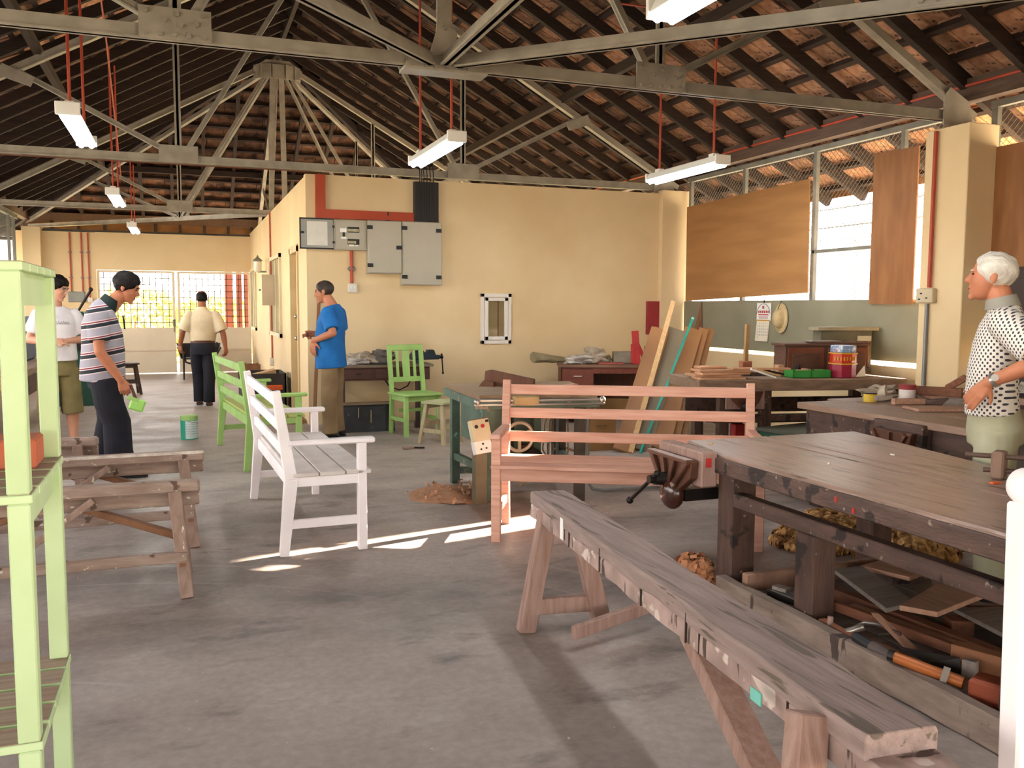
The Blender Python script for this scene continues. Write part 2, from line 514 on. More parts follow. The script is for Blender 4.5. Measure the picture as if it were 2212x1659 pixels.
    def prism(s, poly, vec):
        """closed planar polygon extruded along vec"""
        vec = Vector(vec)
        n = len(poly)
        return s.add([Vector(p) for p in poly]+[Vector(p)+vec for p in poly], [tuple(reversed(range(n))), tuple(range(n, 2*n))]+[(i, (i+1) % n, (i+1) % n+n, i+n) for i in range(n)])
    def quad(s, a, b, c, d):
        return s.add([a, b, c, d], [(0, 1, 2, 3)])
    def xf(s, M):
        s.v = [M @ v for v in s.v]
        return s
    def obj(s, name, m, parent=None, world=False, bev=0.0, smooth=False, kind=None, jitter=0.0):
        vs = s.v
        if world and parent is not None:
            Mi = wmat(parent).inverted()
            vs = [Mi @ v for v in vs]
        if jitter:
            vs = [v+Vector((random.uniform(-1, 1), random.uniform(-1, 1), random.uniform(-1, 1)))*jitter for v in vs]
        me = bpy.data.meshes.new(name)
        me.from_pydata([tuple(v) for v in vs], [], s.f)
        bm = bmesh.new()
        bm.from_mesh(me)
        bmesh.ops.recalc_face_normals(bm, faces=bm.faces)
        if bev:
            bmesh.ops.bevel(bm, geom=[e for e in bm.edges if len(e.link_faces) == 2 and e.calc_face_angle(0) > 0.5], offset=bev, segments=1, affect='EDGES', clamp_overlap=True)
        bm.to_mesh(me)
        bm.free()
        if smooth:
            me.polygons.foreach_set('use_smooth', [True]*len(me.polygons))
            try:
                me.set_sharp_from_angle(angle=math.radians(42))
            except Exception:
                pass
        me.materials.append(m)
        o = bpy.data.objects.new(name, me)
        COL.objects.link(o)
        if parent is not None:
            o.parent = parent
        if kind:
            o['kind'] = kind
        return o
def wmat(o):
    M = o.matrix_basis.copy()
    while o.parent is not None:
        o = o.parent
        M = o.matrix_basis @ M
    return M
def T(name, label, cat, loc=(0, 0, 0), rz=0.0, group=None, kind=None):
    o = bpy.data.objects.new(name, None)
    COL.objects.link(o)
    o.empty_display_size = 0.1
    o.location = loc
    o.rotation_euler = (0, 0, rz)
    if label:
        o['label'] = label
    if cat:
        o['category'] = cat
    if group:
        o['group'] = group
    if kind:
        o['kind'] = kind
    return o
def tag(o, label, cat, group=None):
    o['label'] = label
    o['category'] = cat
    if group:
        o['group'] = group
    return o
def S(o, label=None):
    o['kind'] = 'structure'
    if label:
        o['label'] = label
    return o
def inst(o, parent, M=None, name=None):
    """a further piece sharing its mesh with o"""
    c = bpy.data.objects.new(name or o.name.split('.')[0], o.data)
    COL.objects.link(c)
    c.parent = parent
    if M is not None:
        c.matrix_basis = M
    return c
def dup(root, loc, rz, label=None, group=None):
    r = root.copy()
    COL.objects.link(r)
    r.location = loc
    r.rotation_euler = (0, 0, rz)
    if label:
        r['label'] = label
    if group:
        r['group'] = group
    for ch in list(root.children):
        c = ch.copy()
        COL.objects.link(c)
        c.parent = r
        for g in list(ch.children):
            d = g.copy()
            COL.objects.link(d)
            d.parent = c
    return r
def text_mesh(g, body, size, M):
    """adds the outlines of a short text to the builder g, flat, in the frame M"""
    cu = bpy.data.curves.new('print', 'FONT')
    cu.body = body
    cu.size = size
    cu.align_x = 'CENTER'
    cu.align_y = 'CENTER'
    o = bpy.data.objects.new('print', cu)
    COL.objects.link(o)
    me = bpy.data.meshes.new_from_object(o.evaluated_get(bpy.context.evaluated_depsgraph_get()))
    g.add([M @ v.co for v in me.vertices], [tuple(p.vertices) for p in me.polygons])
    bpy.data.objects.remove(o)
    bpy.data.curves.remove(cu)
    bpy.data.meshes.remove(me)
    return g
def lump(name, m, c, r, parent=None, world=False, seed=0, amp=0.35, freq=7.0, n=22, mm=14, flat=0.0, smooth=True):
    """a crumpled, rounded heap"""
    g = G()
    g.ball((0, 0, 0), 1.0, n, mm)
    out = []
    for v in g.v:
        d = noise.fractal(Vector((v.x*freq*0.25+seed, v.y*freq*0.25, v.z*freq*0.25)), 1.0, 2.0, 4)
        d2 = noise.noise(Vector((v.x*freq+seed, v.y*freq, v.z*freq)))
        k = 1+amp*d+amp*0.35*d2
        w = Vector((v.x*r[0]*k, v.y*r[1]*k, v.z*r[2]*k))
        w.z = max(w.z, -r[2]*(1-flat))
        out.append(w+Vector(c))
    g.v = out
    return g.obj(name, m, parent, world=world, smooth=smooth)
# ================================================================ SETTING
RX, Y1, Y2, Y3 = 1.665, 5.85, 10.70, 16.20      # ridge line and the three trusses
def zt(d):
    return 6.01-0.55*d
fl = S(G().box((1.7, 10.0, -0.1), (9.6, 21.0, 0.2)).obj('floor', floor_m), 'worn grey concrete workshop floor with dark stains')
yard = S(G().box((1.7, 10.0, -0.20), (120, 120, 0.16)).obj('yard_ground', yard_m), 'pale concrete yard around the workshop')
lawn = S(G().box((-4, 42, -0.10), (70, 34, 0.08)).obj('lawn_ground', grass_m), 'sunlit yellow green grass beyond the far gates')

# ---- walls
w = S(G().span((1.38, 10.60, 0), (6.46, 10.76, 2.95)).obj('wall_inner_front', cream), 'cream plastered inner room wall facing the workshop')
sw = G()
for a, b in (((1.38, 10.76, 0), (1.53, 11.37, 2.93)), ((1.38, 11.37, 2.17), (1.53, 12.23, 2.93)), ((1.38, 12.23, 0), (1.53, 13.42, 2.93)),
             ((1.38, 13.42, 0), (1.53, 15.10, 0.94)), ((1.38, 13.42, 2.19), (1.53, 15.10, 2.93)), ((1.38, 15.10, 0), (1.53, 18.12, 2.93)),
             ((1.38, 18.12, 0), (1.53, 19.36, 0.92)), ((1.38, 18.12, 2.17), (1.53, 19.36, 2.93)), ((1.38, 19.36, 0), (1.53, 19.65, 2.93))):
    sw.span(a, b)
S(sw.obj('wall_inner_side', cream), 'cream side wall of the inner room with door and windows')
fw = G()
fw.span((-3.05, 19.5, 0), (-1.60, 19.66, 2.85)).span((-1.60, 19.5, 2.12), (1.38, 19.66, 2.86))
S(fw.obj('wall_back', cream), 'cream far end wall above and beside the mesh gates')
# left side: low wall, open mesh bays between columns
S(G().span((-3.03, 1.2, 0), (-2.91, 19.5, 0.86)).obj('wall_left', cream), 'cream low wall along the open left side')
# right side
wr = S(G().span((6.40, 1.2, 0), (6.52, 10.6, 0.86)).obj('wall_right', cream), 'low cream kerb wall of the right side')
S(G().span((6.435, 6.0, 0.905), (6.455, 10.50, 1.50)).obj('sheet_panel', sheet_m, wr))
S(G().span((6.435, 1.3, 0.905), (6.455, 5.62, 1.75)).obj('sheet_panel', sheet_m, wr))
S(G().span((6.43, 1.2, 1.75), (6.46, 4.37, 3.15)).obj('plaster_panel', cream, wr))
# columns
def column(x0, x1, y0, y1, h, lab):
    g = G().span((x0, y0, 0), (x1, y1, h))
    S(g.obj('column', cream, bev=0.006), lab)
column(6.10, 6.43, 5.60, 6.06, 2.95, 'cream concrete column on the right carrying the near truss')
column(6.08, 6.50, 10.52, 10.94, 2.99, 'cream column at the right end of the inner room wall')
column(-2.86, -2.54, 19.30, 19.75, 2.92, 'cream column at the far left corner beside the gates')
for y in (5.85, 10.7, 16.2):
    column(-3.12, -2.80, y-0.2, y+0.2, 2.97, 'cream column on the open left side')
column(-3.12, -2.80, 1.0, 1.4, 2.97, 'cream corner column behind the camera on the left')
column(6.15, 6.47, 1.0, 1.4, 2.97, 'cream corner column behind the camera on the right')
column(6.10, 6.43, 16.0, 16.4, 2.97, 'cream column behind the inner room')
# left bays: slim mesh posts
lp = S(T('window_5', None, None), 'open mesh bay of the left side wall')
for y in (17.4, 18.6, 19.15):
    G().span((-2.99, y-0.025, 0.86), (-2.94, y+0.025, 3.1)).obj('post', frame_grey, lp)
g = G()
for k in range(60):
    z0 = 0.9+k*0.036
    g.bar((-2.965, 17.4, z0), (-2.965, 19.3, z0+0.03), 0.003, 0.003)
for k in range(44):
    g.bar((-2.965, 17.4+k*0.043, 0.88), (-2.965, 17.4+k*0.043, 3.1), 0.003, 0.003)
o = g.obj('wire_mesh', frame_grey, lp)
o['kind'] = 'stuff'
G().span((-3.0, 1.2, 3.06), (-2.93, 19.4, 3.13)).obj('top_rail', frame_grey, lp)

S(G().span((-6.5, -11.0, 2.72), (10.0, 0.0, 2.80)).obj('light_cut_roof', light_block_m), 'dark roof added behind the camera to cut light at the entrance')  # added unseen slab that dims daylight through the entrance
for x in (-6.2, 9.7):
    S(G().span((x-0.1, -10.8, 0), (x+0.1, -10.6, 2.72)).obj('column', cream), 'column of the added light cutting roof outside the entrance')
# front wall with the opening the view looks through
fwall = G()
fwall.span((-3.05, 1.08, 0), (-2.2, 1.2, 2.95)).span((3.2, 1.08, 0), (6.46, 1.2, 2.95)).span((-2.2, 1.08, 2.35), (3.2, 1.2, 2.95))
S(fwall.obj('wall_front', cream), 'cream front wall around the wide entrance at the camera')
# ---- roof: added light-blocking sheet, battens, rafters, tiles
EAVE = 5.80
def plane_pt(side, u, d, off=0.0):
    z = zt(d)+off
    if side == 'r':
        return Vector((RX+d, u, z))
    if side == 'l':
        return Vector((RX-d, u, z))
    if side == 'f':
        return Vector((RX+u, Y3+d, z))
    return Vector((RX+u, Y1-d, z))
def u_range(side, d):
    return (Y1-d, Y3+d) if side in 'rl' else (-d, d)
g = G()
for side in 'rlfn':
    ends = [plane_pt(side, u_range(side, 0)[0], 0.0, 0.075), plane_pt(side, u_range(side, 0)[1], 0.0, 0.075), plane_pt(side, u_range(side, EAVE)[1], EAVE, 0.075), plane_pt(side, u_range(side, EAVE)[0], EAVE, 0.075)]
    if side in 'fn':
        ends = [ends[0], ends[2], ends[3]]
    g.prism(ends, (0, 0, 0.03))  # sheet added above the tiles to stop light leaking through gaps
roof = S(g.obj('roof', light_block_m), 'hipped clay tile roof seen from below with dark battens and rafters')
PITCH_D = 0.305
slope = math.atan(0.55)
# one tile: top end at origin, local x along the eave, local y down the slope, z up out of the roof
tg = G()
L_T = 0.40
tg.box((0, L_T/2-0.02, 0.010), (0.199, L_T, 0.012))
tg.box((-0.088, L_T/2-0.02, 0.000), (0.022, L_T, 0.012))
tile_me = tg.obj('tile_proto', tile_m)
tile_mesh = tile_me.data
tile_mesh.name = 'tile'
bpy.data.objects.remove(tile_me)
def side_frame(side):
    c, s_ = math.cos(slope-0.075), math.sin(slope-0.075)
    ax = {'r': (Vector((0, 1, 0)), Vector((c, 0, -s_))), 'l': (Vector((0, -1, 0)), Vector((-c, 0, -s_))), 'f': (Vector((-1, 0, 0)), Vector((0, c, -s_))), 'n': (Vector((1, 0, 0)), Vector((0, -c, -s_)))}[side]
    x, y = ax
    z = x.cross(y)
    if z.z < 0:
        x = -x
        z = x.cross(y)
    return Matrix((x, y, z)).transposed()
tiles = []
rt = random.Random(3)
for side in 'rlfn':
    R3 = side_frame(side)
    k = 0
    d = 0.20
    while d < EAVE-0.25:
        u0, u1 = u_range(side, d)
        n = int((u1-u0)/0.2045)
        st = (u1-u0-n*0.2045)/2
        for j in range(n+1):
            u = u0+st+(j+0.0)*0.2045
            p = plane_pt(side, u, d, -0.004+rt.uniform(-0.004, 0.004))
            jit = Matrix.Rotation(rt.uniform(-0.02, 0.02), 3, 'Z')
            tiles.append((p, R3 @ jit, side))
        d += PITCH_D
        k += 1
def view_size(p):
    v = p-Vector((0, 0, EYE))
    zf = v.dot(_f)
    if zf < 0.5:
        return 0.0
    px, py = 1106+F_PX*v.dot(_r2)/zf, 829.5+F_PX*v.dot(_d2)/zf
    if not (-20 < px < 2232 and -20 < py < 520):
        return 0.0
    return 1.0/(v.length*zf)
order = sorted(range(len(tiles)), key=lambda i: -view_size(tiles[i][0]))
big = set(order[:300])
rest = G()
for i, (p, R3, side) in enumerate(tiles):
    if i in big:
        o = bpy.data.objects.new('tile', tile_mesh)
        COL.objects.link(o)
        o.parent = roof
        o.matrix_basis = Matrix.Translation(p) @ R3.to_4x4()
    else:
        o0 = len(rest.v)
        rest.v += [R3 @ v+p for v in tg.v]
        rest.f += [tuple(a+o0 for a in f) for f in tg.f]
o = rest.obj('roof_tiles', mat('clay_tile_shaded', '7d5a46', '3f2c24', rough=0.9, vscale=5.0, lo=0.38, hi=0.62), roof)  # darker copy of the tile colour with the roof's shade in it
o['kind'] = 'stuff'
# battens and rafters: each its own piece
for side in 'rlfn':
    d = 0.20
    while d < EAVE:
        u0, u1 = u_range(side, d)
        a, b = plane_pt(side, u0, d, -0.035), plane_pt(side, u1, d, -0.035)
        nrm = side_frame(side) @ Vector((0, 0, 1))
        if (b-a).length > 0.3:
            G().bar(a, b, 0.055, 0.058, up=nrm).obj('batten', batten_m if side in 'rl' else rafter_m, roof)
        d += PITCH_D
    us = [Y1-5.4+0.6*k for k in range(40)] if side in 'rl' else [-5.4+0.6*k for k in range(19)]
    for u in us:
        if side in 'rl':
            d0 = max(0.05, Y1-u, u-Y3)
        else:
            d0 = max(0.05, abs(u))
        if d0 > EAVE-0.3:
            continue
        a, b = plane_pt(side, u, d0, -0.125), plane_pt(side, u, EAVE-0.03, -0.125)
        G().bar(a, b, 0.062, 0.12, up=(0, 0, 1)).obj('rafter', rafter_m, roof)
for sx in (1, -1):
    for (ya, sy) in ((Y1, -1), (Y3, 1)):
        G().bar((RX, ya, zt(0)-0.19), (RX+sx*EAVE, ya+sy*EAVE, zt(EAVE)-0.19), 0.08, 0.14).obj('hip_rafter', rafter_m, roof)
G().bar((RX, Y1, zt(0)-0.16), (RX, Y3, zt(0)-0.16), 0.06, 0.18).obj('ridge_beam', rafter_m, roof)
for d in (3.03,):
    for side in 'rl':
        u0, u1 = u_range(side, d)
        G().bar(plane_pt(side, u0, d, -0.245), plane_pt(side, u1, d, -0.245), 0.07, 0.11).obj('purlin', batten_m, roof)
    for side in 'fn':
        u0, u1 = u_range(side, d)
        G().bar(plane_pt(side, u0, d, -0.245), plane_pt(side, u1, d, -0.245), 0.07, 0.11).obj('purlin', rafter_m, roof)
wp = mat('wall_plate_wood', '675143', '55433a', rough=0.8, vscale=3, stretch=GY)
G().span((6.28, 0.9, 3.17), (6.40, 21, 3.36)).obj('wall_plate', wp, roof)
G().span((-3.07, 0.9, 3.17), (-2.95, 21, 3.36)).obj('wall_plate', wp, roof)
G().span((-3.0, 20.75, 3.15), (6.3, 20.87, 3.33)).obj('wall_plate', wp, roof)
# fascia at the eaves
G().span((RX+EAVE-0.02, Y1-EAVE, zt(EAVE)-0.07), (RX+EAVE+0.01, Y3+EAVE, zt(EAVE)+0.06)).obj('fascia', mat('brown_fascia', '8c6a4c', '7a5a40', rough=0.8), roof)
G().span((RX-EAVE-0.01, Y1-EAVE, zt(EAVE)-0.16), (RX-EAVE+0.02, Y3+EAVE, zt(EAVE)+0.06)).obj('fascia', MATS['brown_fascia'], roof)

# ---- steel trusses
bolt_g = G().cyl((0, 0, 0), (0, -0.016, 0), 0.016, 0.015, 6)
bolt_tmp = bolt_g.obj('bolt_proto', steel)
bolt_mesh = bolt_tmp.data
bpy.data.objects.remove(bolt_tmp)
def bolts(plate, pts):
    for p in pts:
        o = bpy.data.objects.new('bolt', bolt_mesh)
        COL.objects.link(o)
        o.parent = plate
        o.matrix_basis = Matrix.Translation(p)
def angle_bar(p, q, w=0.075, t=0.05):
    """two back-to-back angles: a flat flange and an upright web"""
    g = G()
    x, y, z = basis(p, q)
    o = y*(w/2-0.006)
    g.bar(p, q, 0.026, w)
    g.bar(Vector(p)-o, Vector(q)-o, t, 0.012)
    return g
def truss(y, name_label, near=False):
    tr = T('roof_truss', name_label, 'truss', (RX, y, 3.0), 0, 'steel roof trusses')
    W = lambda x, z: (x, y, z)
    def part(nm, p, q, w=0.075, t=0.05):
        angle_bar(p, q, w, t).obj(nm, steel, tr, world=True)
    part('bottom_chord', W(RX-4.5, 3.045), W(RX+4.55, 3.045), 0.09, 0.075)
    zc = lambda d: 5.66-0.55*d
    for s in (1, -1):
        part('top_chord', W(RX+s*0.02, zc(0)), W(RX+s*4.75, zc(4.75)), 0.085, 0.08)
        part('vertical_strut', W(RX+s*1.66, 3.07), W(RX+s*1.66, zc(1.66)-0.03), 0.06, 0.07)
        part('inner_strut', W(RX+s*1.60, 3.10), W(RX+s*0.12, zc(0.12)-0.03), 0.055, 0.06)
        part('outer_strut', W(RX+s*1.72, 3.10), W(RX+s*3.22, zc(3.22)-0.03), 0.055, 0.06)
        pl = G().box(W(RX+s*1.66, 3.095), (0.41, 0.014, 0.185)).obj('gusset_plate', steel, tr, world=True)
        pl.matrix_basis = Matrix.Translation((0, -0.045, 0))
        c = Vector((s*1.66, -0.007, 0.095))
        bp = [(-0.165, 0.062), (0.01, 0.055), (0.155, 0.06), (-0.06, 0.015), (0.03, -0.01), (0.12, 0.005), (-0.165, -0.065), (-0.085, -0.065), (-0.005, -0.065), (0.075, -0.065), (0.165, -0.065)]
        if near:
            bolts(pl, [c+Vector((a, 0, b)) for a, b in bp])
        # end shoe on the wall
        G().prism([W(RX+s*4.36, 2.955), W(RX+s*4.68, 2.955), W(RX+s*4.64, 3.16), W(RX+s*4.42, 3.27), W(RX+s*4.36, 3.20)], (0, 0.014, 0)).obj('end_plate', steel, tr, world=True).matrix_basis = Matrix.Translation((0, -0.05, 0))
        # small plate where the outer strut meets the top chord
        G().prism([W(RX+s*3.05, 3.80), W(RX+s*3.36, 3.92), W(RX+s*3.42, 3.80), W(RX+s*3.10, 3.70)], (0, 0.012, 0)).obj('node_plate', steel, tr, world=True).matrix_basis = Matrix.Translation((0, -0.035, 0))
    ap = G().prism([W(RX-0.36, 5.36), W(RX+0.36, 5.36), W(RX+0.42, 5.50), W(RX+0.2, 5.66), W(RX-0.2, 5.66), W(RX-0.42, 5.50)], (0, 0.016, 0)).obj('apex_plate', steel, tr, world=True)
    ap.matrix_basis = Matrix.Translation((0, -0.05, 0))
    return tr
tr1 = truss(Y1, 'grey steel roof truss nearest the camera with bolted plates', True)
tr2 = truss(Y2, 'grey steel roof truss resting on the cream inner room wall')
tr3 = truss(Y3, 'grey steel roof truss at the far end of the ridge')
# centre splice of the near truss
sp = G().prism([(RX-0.25, Y1, 2.985), (RX+0.28, Y1, 2.985), (RX+0.30, Y1, 3.03), (RX-0.16, Y1, 3.085), (RX-0.25, Y1, 3.02)], (0, 0.012, 0)).obj('splice_plate', steel, tr1, world=True)
sp.matrix_basis = Matrix.Translation((0, -0.06, 0))
bolts(sp, [Vector((a, -0.0, b)) for a, b in ((-0.2, -0.0), (-0.12, 0.005), (-0.05, 0.0), (0.03, 0.0), (0.1, 0.0), (0.18, 0.0), (-0.1, 0.05), (0.02, 0.045))])
sp2 = G().span((RX-0.27, Y1-0.10, 2.965), (RX+0.30, Y1+0.06, 2.983)).obj('splice_plate', steel, tr1, world=True)
# half trusses of the hips
def half_truss(ap_y, end, lab, near=False):
    ht = T('hip_truss', lab, 'truss', (RX, ap_y, 3.0), 0, 'steel hip trusses')
    dirv = (Vector(end)-Vector((RX, ap_y, 0)))
    dirv.z = 0
    Lh = dirv.length
    e = dirv/Lh
    at = lambda s, z: Vector((RX, ap_y, 0))+e*s+Vector((0, 0, z))
    k = (5.60-3.14)/Lh
    def part(nm, p, q, w=0.07, t=0.06):
        angle_bar(p, q, w, t).obj(nm, steel, ht, world=True)
    part('bottom_tie', at(0.12, 3.04), at(Lh, 3.04), 0.08, 0.07)
    part('top_chord', at(0.06, 5.58), at(Lh, 3.14), 0.08, 0.07)
    n = Lh*0.36 if not near else Lh*0.47
    part('vertical_strut', at(n, 3.06), at(n, 5.58-k*n), 0.055, 0.05)
    part('inner_strut', at(n-0.06, 3.08), at(0.22, 5.42), 0.055, 0.05)
    n2 = n+(Lh-n)*0.52
    part('outer_strut', at(n+0.06, 3.08), at(n2, 5.54-k*n2), 0.055, 0.05)
    g = G()
    x = e*0.21
    side = Vector((0, 0, 1)).cross(e)*0.04
    p0 = at(n, 3.01)-side
    g.prism([p0-x, p0+x, p0+x+Vector((0, 0, 0.2)), p0-x+Vector((0, 0, 0.2))], side*0.25)
    pl = g.obj('gusset_plate', steel, ht, world=True)
    if near:
        R3 = Matrix.Rotation(math.atan2(e.y, e.x), 3, 'Z')
        for a, b in ((-0.16, 0.03), (-0.08, 0.03), (0.0, 0.03), (0.08, 0.03), (0.16, 0.03), (-0.1, 0.1), (0.06, 0.11)):
            o = bpy.data.objects.new('bolt', bolt_mesh)
            COL.objects.link(o)
            o.parent = pl
            o.matrix_basis = wmat(ht).inverted() @ (Matrix.Translation(p0+e*a+Vector((0, 0, b))) @ R3.to_4x4())
    return ht
half_truss(Y3, (-2.97, 20.83, 0), 'steel hip truss running to the far left roof corner')
half_truss(Y3, (6.30, 20.83, 0), 'steel hip truss running to the far right roof corner')
half_truss(Y3, (RX, 20.83, 0), 'steel hip truss running straight to the far end wall')
half_truss(Y1, (6.30, 1.21, 0), 'steel hip truss overhead towards the near right corner', True)
half_truss(Y1, (-2.97, 1.21, 0), 'steel hip truss overhead towards the near left corner', True)
half_truss(Y1, (RX, 1.21, 0), 'steel hip truss overhead running towards the camera', True)
hb = G().prism([(RX-0.10, Y1-0.075, 3.06), (RX+0.08, Y1-0.075, 3.09), (RX+0.095, Y1-0.075, 3.22), (RX+0.055, Y1-0.075, 3.30), (RX-0.045, Y1-0.075, 3.30), (RX-0.05, Y1-0.075, 3.22)], (0, 0.014, 0)).bar((RX+0.005, Y1-0.07, 3.28), (RX+0.005, Y1-0.07, 5.4), 0.10, 0.02, up=(0, 1, 0)).obj('king_hanger', steel, tr1, world=True)
bolts(hb, [Vector((0.01, -0.08, 0.25))])
# hub plates where the far hip trusses meet
for a in range(-2, 3):
    an = math.radians(a*36)
    c = Vector((RX+0.38*math.sin(an), Y3-0.02+0.0*a, 5.47))
    o = G().box((RX+0.36*math.sin(an), Y3-0.10+0.16*(1-math.cos(an)), 5.46), (0.2, 0.014, 0.24), rz=an*0.8).obj('hub_plate', steel, tr3, world=True)
# dark posts of the far hip below the hub
for dx, dy in ((-0.14, 0.05), (0.10, 0.0)):
    G().bar((RX+dx, Y3+dy+0.1, 2.95), (RX+dx*0.6, Y3+dy, 5.4), 0.09, 0.05).obj('hub_post', steel, tr3, world=True)

# ---- right side mesh bays
def mesh_wires(g, x, y0, y1, z0, z1, pitch=0.062, r=0.0028):
    Lz = z1-z0
    n = int((y1-y0+Lz)/pitch)
    for sgn in (1, -1):
        for k in range(n+1):
            c = -Lz+k*pitch
            ya, za, yb, zb = y0+c, z0, y0+c+Lz, z1
            if ya < y0:
                za += y0-ya
                ya = y0
            if yb > y1:
                zb -= yb-y1
                yb = y1
            if yb <= ya:
                continue
            if sgn < 0:
                za, zb = z0+z1-za, z0+z1-zb
            g.bar((x+sgn*0.002, ya, za), (x+sgn*0.002, yb, zb), r, r)
    return g
win2 = S(T('window_2', None, None), 'wire mesh opening of the right wall between the two cream columns')
for y in (10.44, 9.22, 7.93, 6.69):
    G().span((6.455, y-0.026, 1.50), (6.50, y+0.026, 3.12)).obj('post', frame_grey, win2)
G().span((6.45, 6.06, 3.10), (6.505, 10.5, 3.155)).obj('top_rail', frame_grey, win2)
G().span((6.45, 6.06, 1.475), (6.505, 10.5, 1.505)).obj('sill_rail', frame_grey, win2)
G().span((6.455, 6.69, 2.012), (6.495, 7.93, 2.047)).obj('mid_rail', frame_grey, win2)
wm = mesh_wires(G(), 6.515, 6.10, 10.44, 1.50, 3.10).obj('wire_mesh', mat('mesh_wire', '6f6c63', '605d55', rough=0.6, metal=0.2), win2)
wm['kind'] = 'stuff'
win3 = S(T('window_3', None, None), 'wire mesh opening of the right wall nearer than the big column')
for y in (5.68, 4.4):
    G().span((6.455, y-0.03, 1.75), (6.50, y+0.03, 3.15)).obj('post', frame_grey, win3)
G().span((6.45, 4.3, 3.11), (6.505, 5.72, 3.165)).obj('top_rail', frame_grey, win3)
wm = mesh_wires(G(), 6.515, 4.4, 5.68, 1.75, 3.12).obj('wire_mesh', MATS['mesh_wire'], win3)
wm['kind'] = 'stuff'
# plywood boards fixed over the mesh
def board_yz(pts, x, t, m, lab):
    b = G().prism([(x, p[0], p[1]) for p in pts], (t, 0, 0)).obj('plywood_board', m)
    return tag(b, lab, 'board', 'plywood boards covering the mesh')
board_yz([(10.42, 1.507), (7.925, 1.585), (7.955, 2.815), (10.43, 2.765)], 6.405, 0.015, ply_h, 'large light brown plywood sheet covering mesh left of the bright opening')
board_yz([(6.995, 1.462), (6.435, 1.462), (6.435, 2.915), (6.995, 2.925)], 6.400, 0.015, ply_m, 'narrow dark brown plywood sheet between bright opening and big column')
board_yz([(5.605, 1.76), (4.36, 1.76), (4.36, 2.77), (5.612, 2.765)], 6.400, 0.015, ply_m, 'reddish brown plywood sheet right of big column behind the old man')

# ---- far gates
def gate(name, x0, x1, hinge_left, lab):
    gt = S(T(name, None, None, ((x0+x1)/2, 19.56, 0)), lab)
    y = 19.56
    for x in (x0+0.025, x1-0.025):
        G().span((x-0.025, y-0.02, 0.02), (x+0.025, y+0.02, 2.11)).obj('stile', gate_m, gt, world=True)
    for z in (0.045, 0.93, 2.09):
        G().span((x0, y-0.021, z-0.022), (x1, y+0.021, z+0.022)).obj('rail', gate_m, gt, world=True)
    G().span((x0+0.04, y-0.012, 0.05), (x1-0.04, y+0.012, 0.93)).obj('lower_panel', gate_m, gt, world=True)
    G().span((x0+0.04, y-0.03, 0.475), (x1-0.04, y-0.012, 0.52)).obj('panel_rib', gate_m, gt, world=True)
    g = G()
    n = int((x1-x0)/0.118)
    for k in range(1, n):
        x = x0+k*(x1-x0)/n
        g.bar((x, y, 0.93), (x, y, 2.09), 0.014, 0.012)
    for k in range(1, 9):
        z = 0.93+k*1.16/9
        g.bar((x0, y, z), (x1, y, z), 0.012, 0.014)
    g.obj('grille_bars', mat('thin_gate_bar', '6a5236', '5d472d', rough=0.6), gt, world=True)
    return gt
gl = gate('door_2', -1.59, -0.135, True, 'left leaf of the far gate with square wire grille')
gr = gate('door_3', -0.085, 1.365, False, 'right leaf of the far gate with square wire grille')
G().box((-0.165, 19.53, 1.05), (0.06, 0.04, 0.14)).cyl((-0.17, 19.50, 0.86), (-0.17, 19.50, 1.12), 0.012).obj('bolt_lock', frame_grey, gl, world=True)
# dark eave frame with small openings above the far wall
S(G().span((-2.9, 19.55, 2.86), (1.4, 19.62, 2.90)).obj('trim_1', steel_dark), 'dark steel rail on top of the far end wall')
t2_ = S(T('trim_2', None, None), 'dark clerestory frame above the far wall')
for k in range(9):
    x = -2.5+k*0.5
    G().span((x-0.03, 20.7, 2.9), (x+0.03, 20.76, 3.16)).obj('post', batten_m, t2_)
G().span((-3.0, 20.69, 2.84), (6.2, 20.77, 2.92)).obj('rail', batten_m, t2_)
S(G().span((-3.0, 20.80, 2.92), (6.2, 20.83, 3.15)).obj('trim_3', mat('brown_slat_board', '7b5a3c', '6a4a30', rough=0.8)), 'brown boards behind the clerestory frame')

# ---- door and windows of the inner room
d1 = S(T('door_1', None, None, (1.40, 11.8, 0)), 'beige door in the side wall of the inner room')
for a, b in (((1.36, 11.37, 0), (1.50, 11.44, 2.17)), ((1.36, 12.16, 0), (1.50, 12.23, 2.17)), ((1.36, 11.37, 2.10), (1.50, 12.23, 2.19))):
    G().span(a, b).obj('door_frame', mat('beige_frame', 'd2bb92', 'c6ae84', rough=0.6), d1, world=True)
G().span((1.44, 11.44, 0.01), (1.48, 12.16, 2.10)).obj('door_leaf', mat('beige_door', 'cdb78f', 'bfa97f', rough=0.6), d1, world=True)
for z in (1.0, 1.28):
    G().cyl((1.44, 11.52, z), (1.36, 11.52, z), 0.018).ball((1.36, 11.52, z), 0.028).obj('door_knob', steel_bright, d1, world=True, smooth=True)
fr_m = mat('window_frame_cream', 'dccfae', 'd0c29e', rough=0.5)
pane_m = mat('frosted_dull_glass', 'a39673', '988b69', rough=0.6, spec=0.15, vscale=1.0)
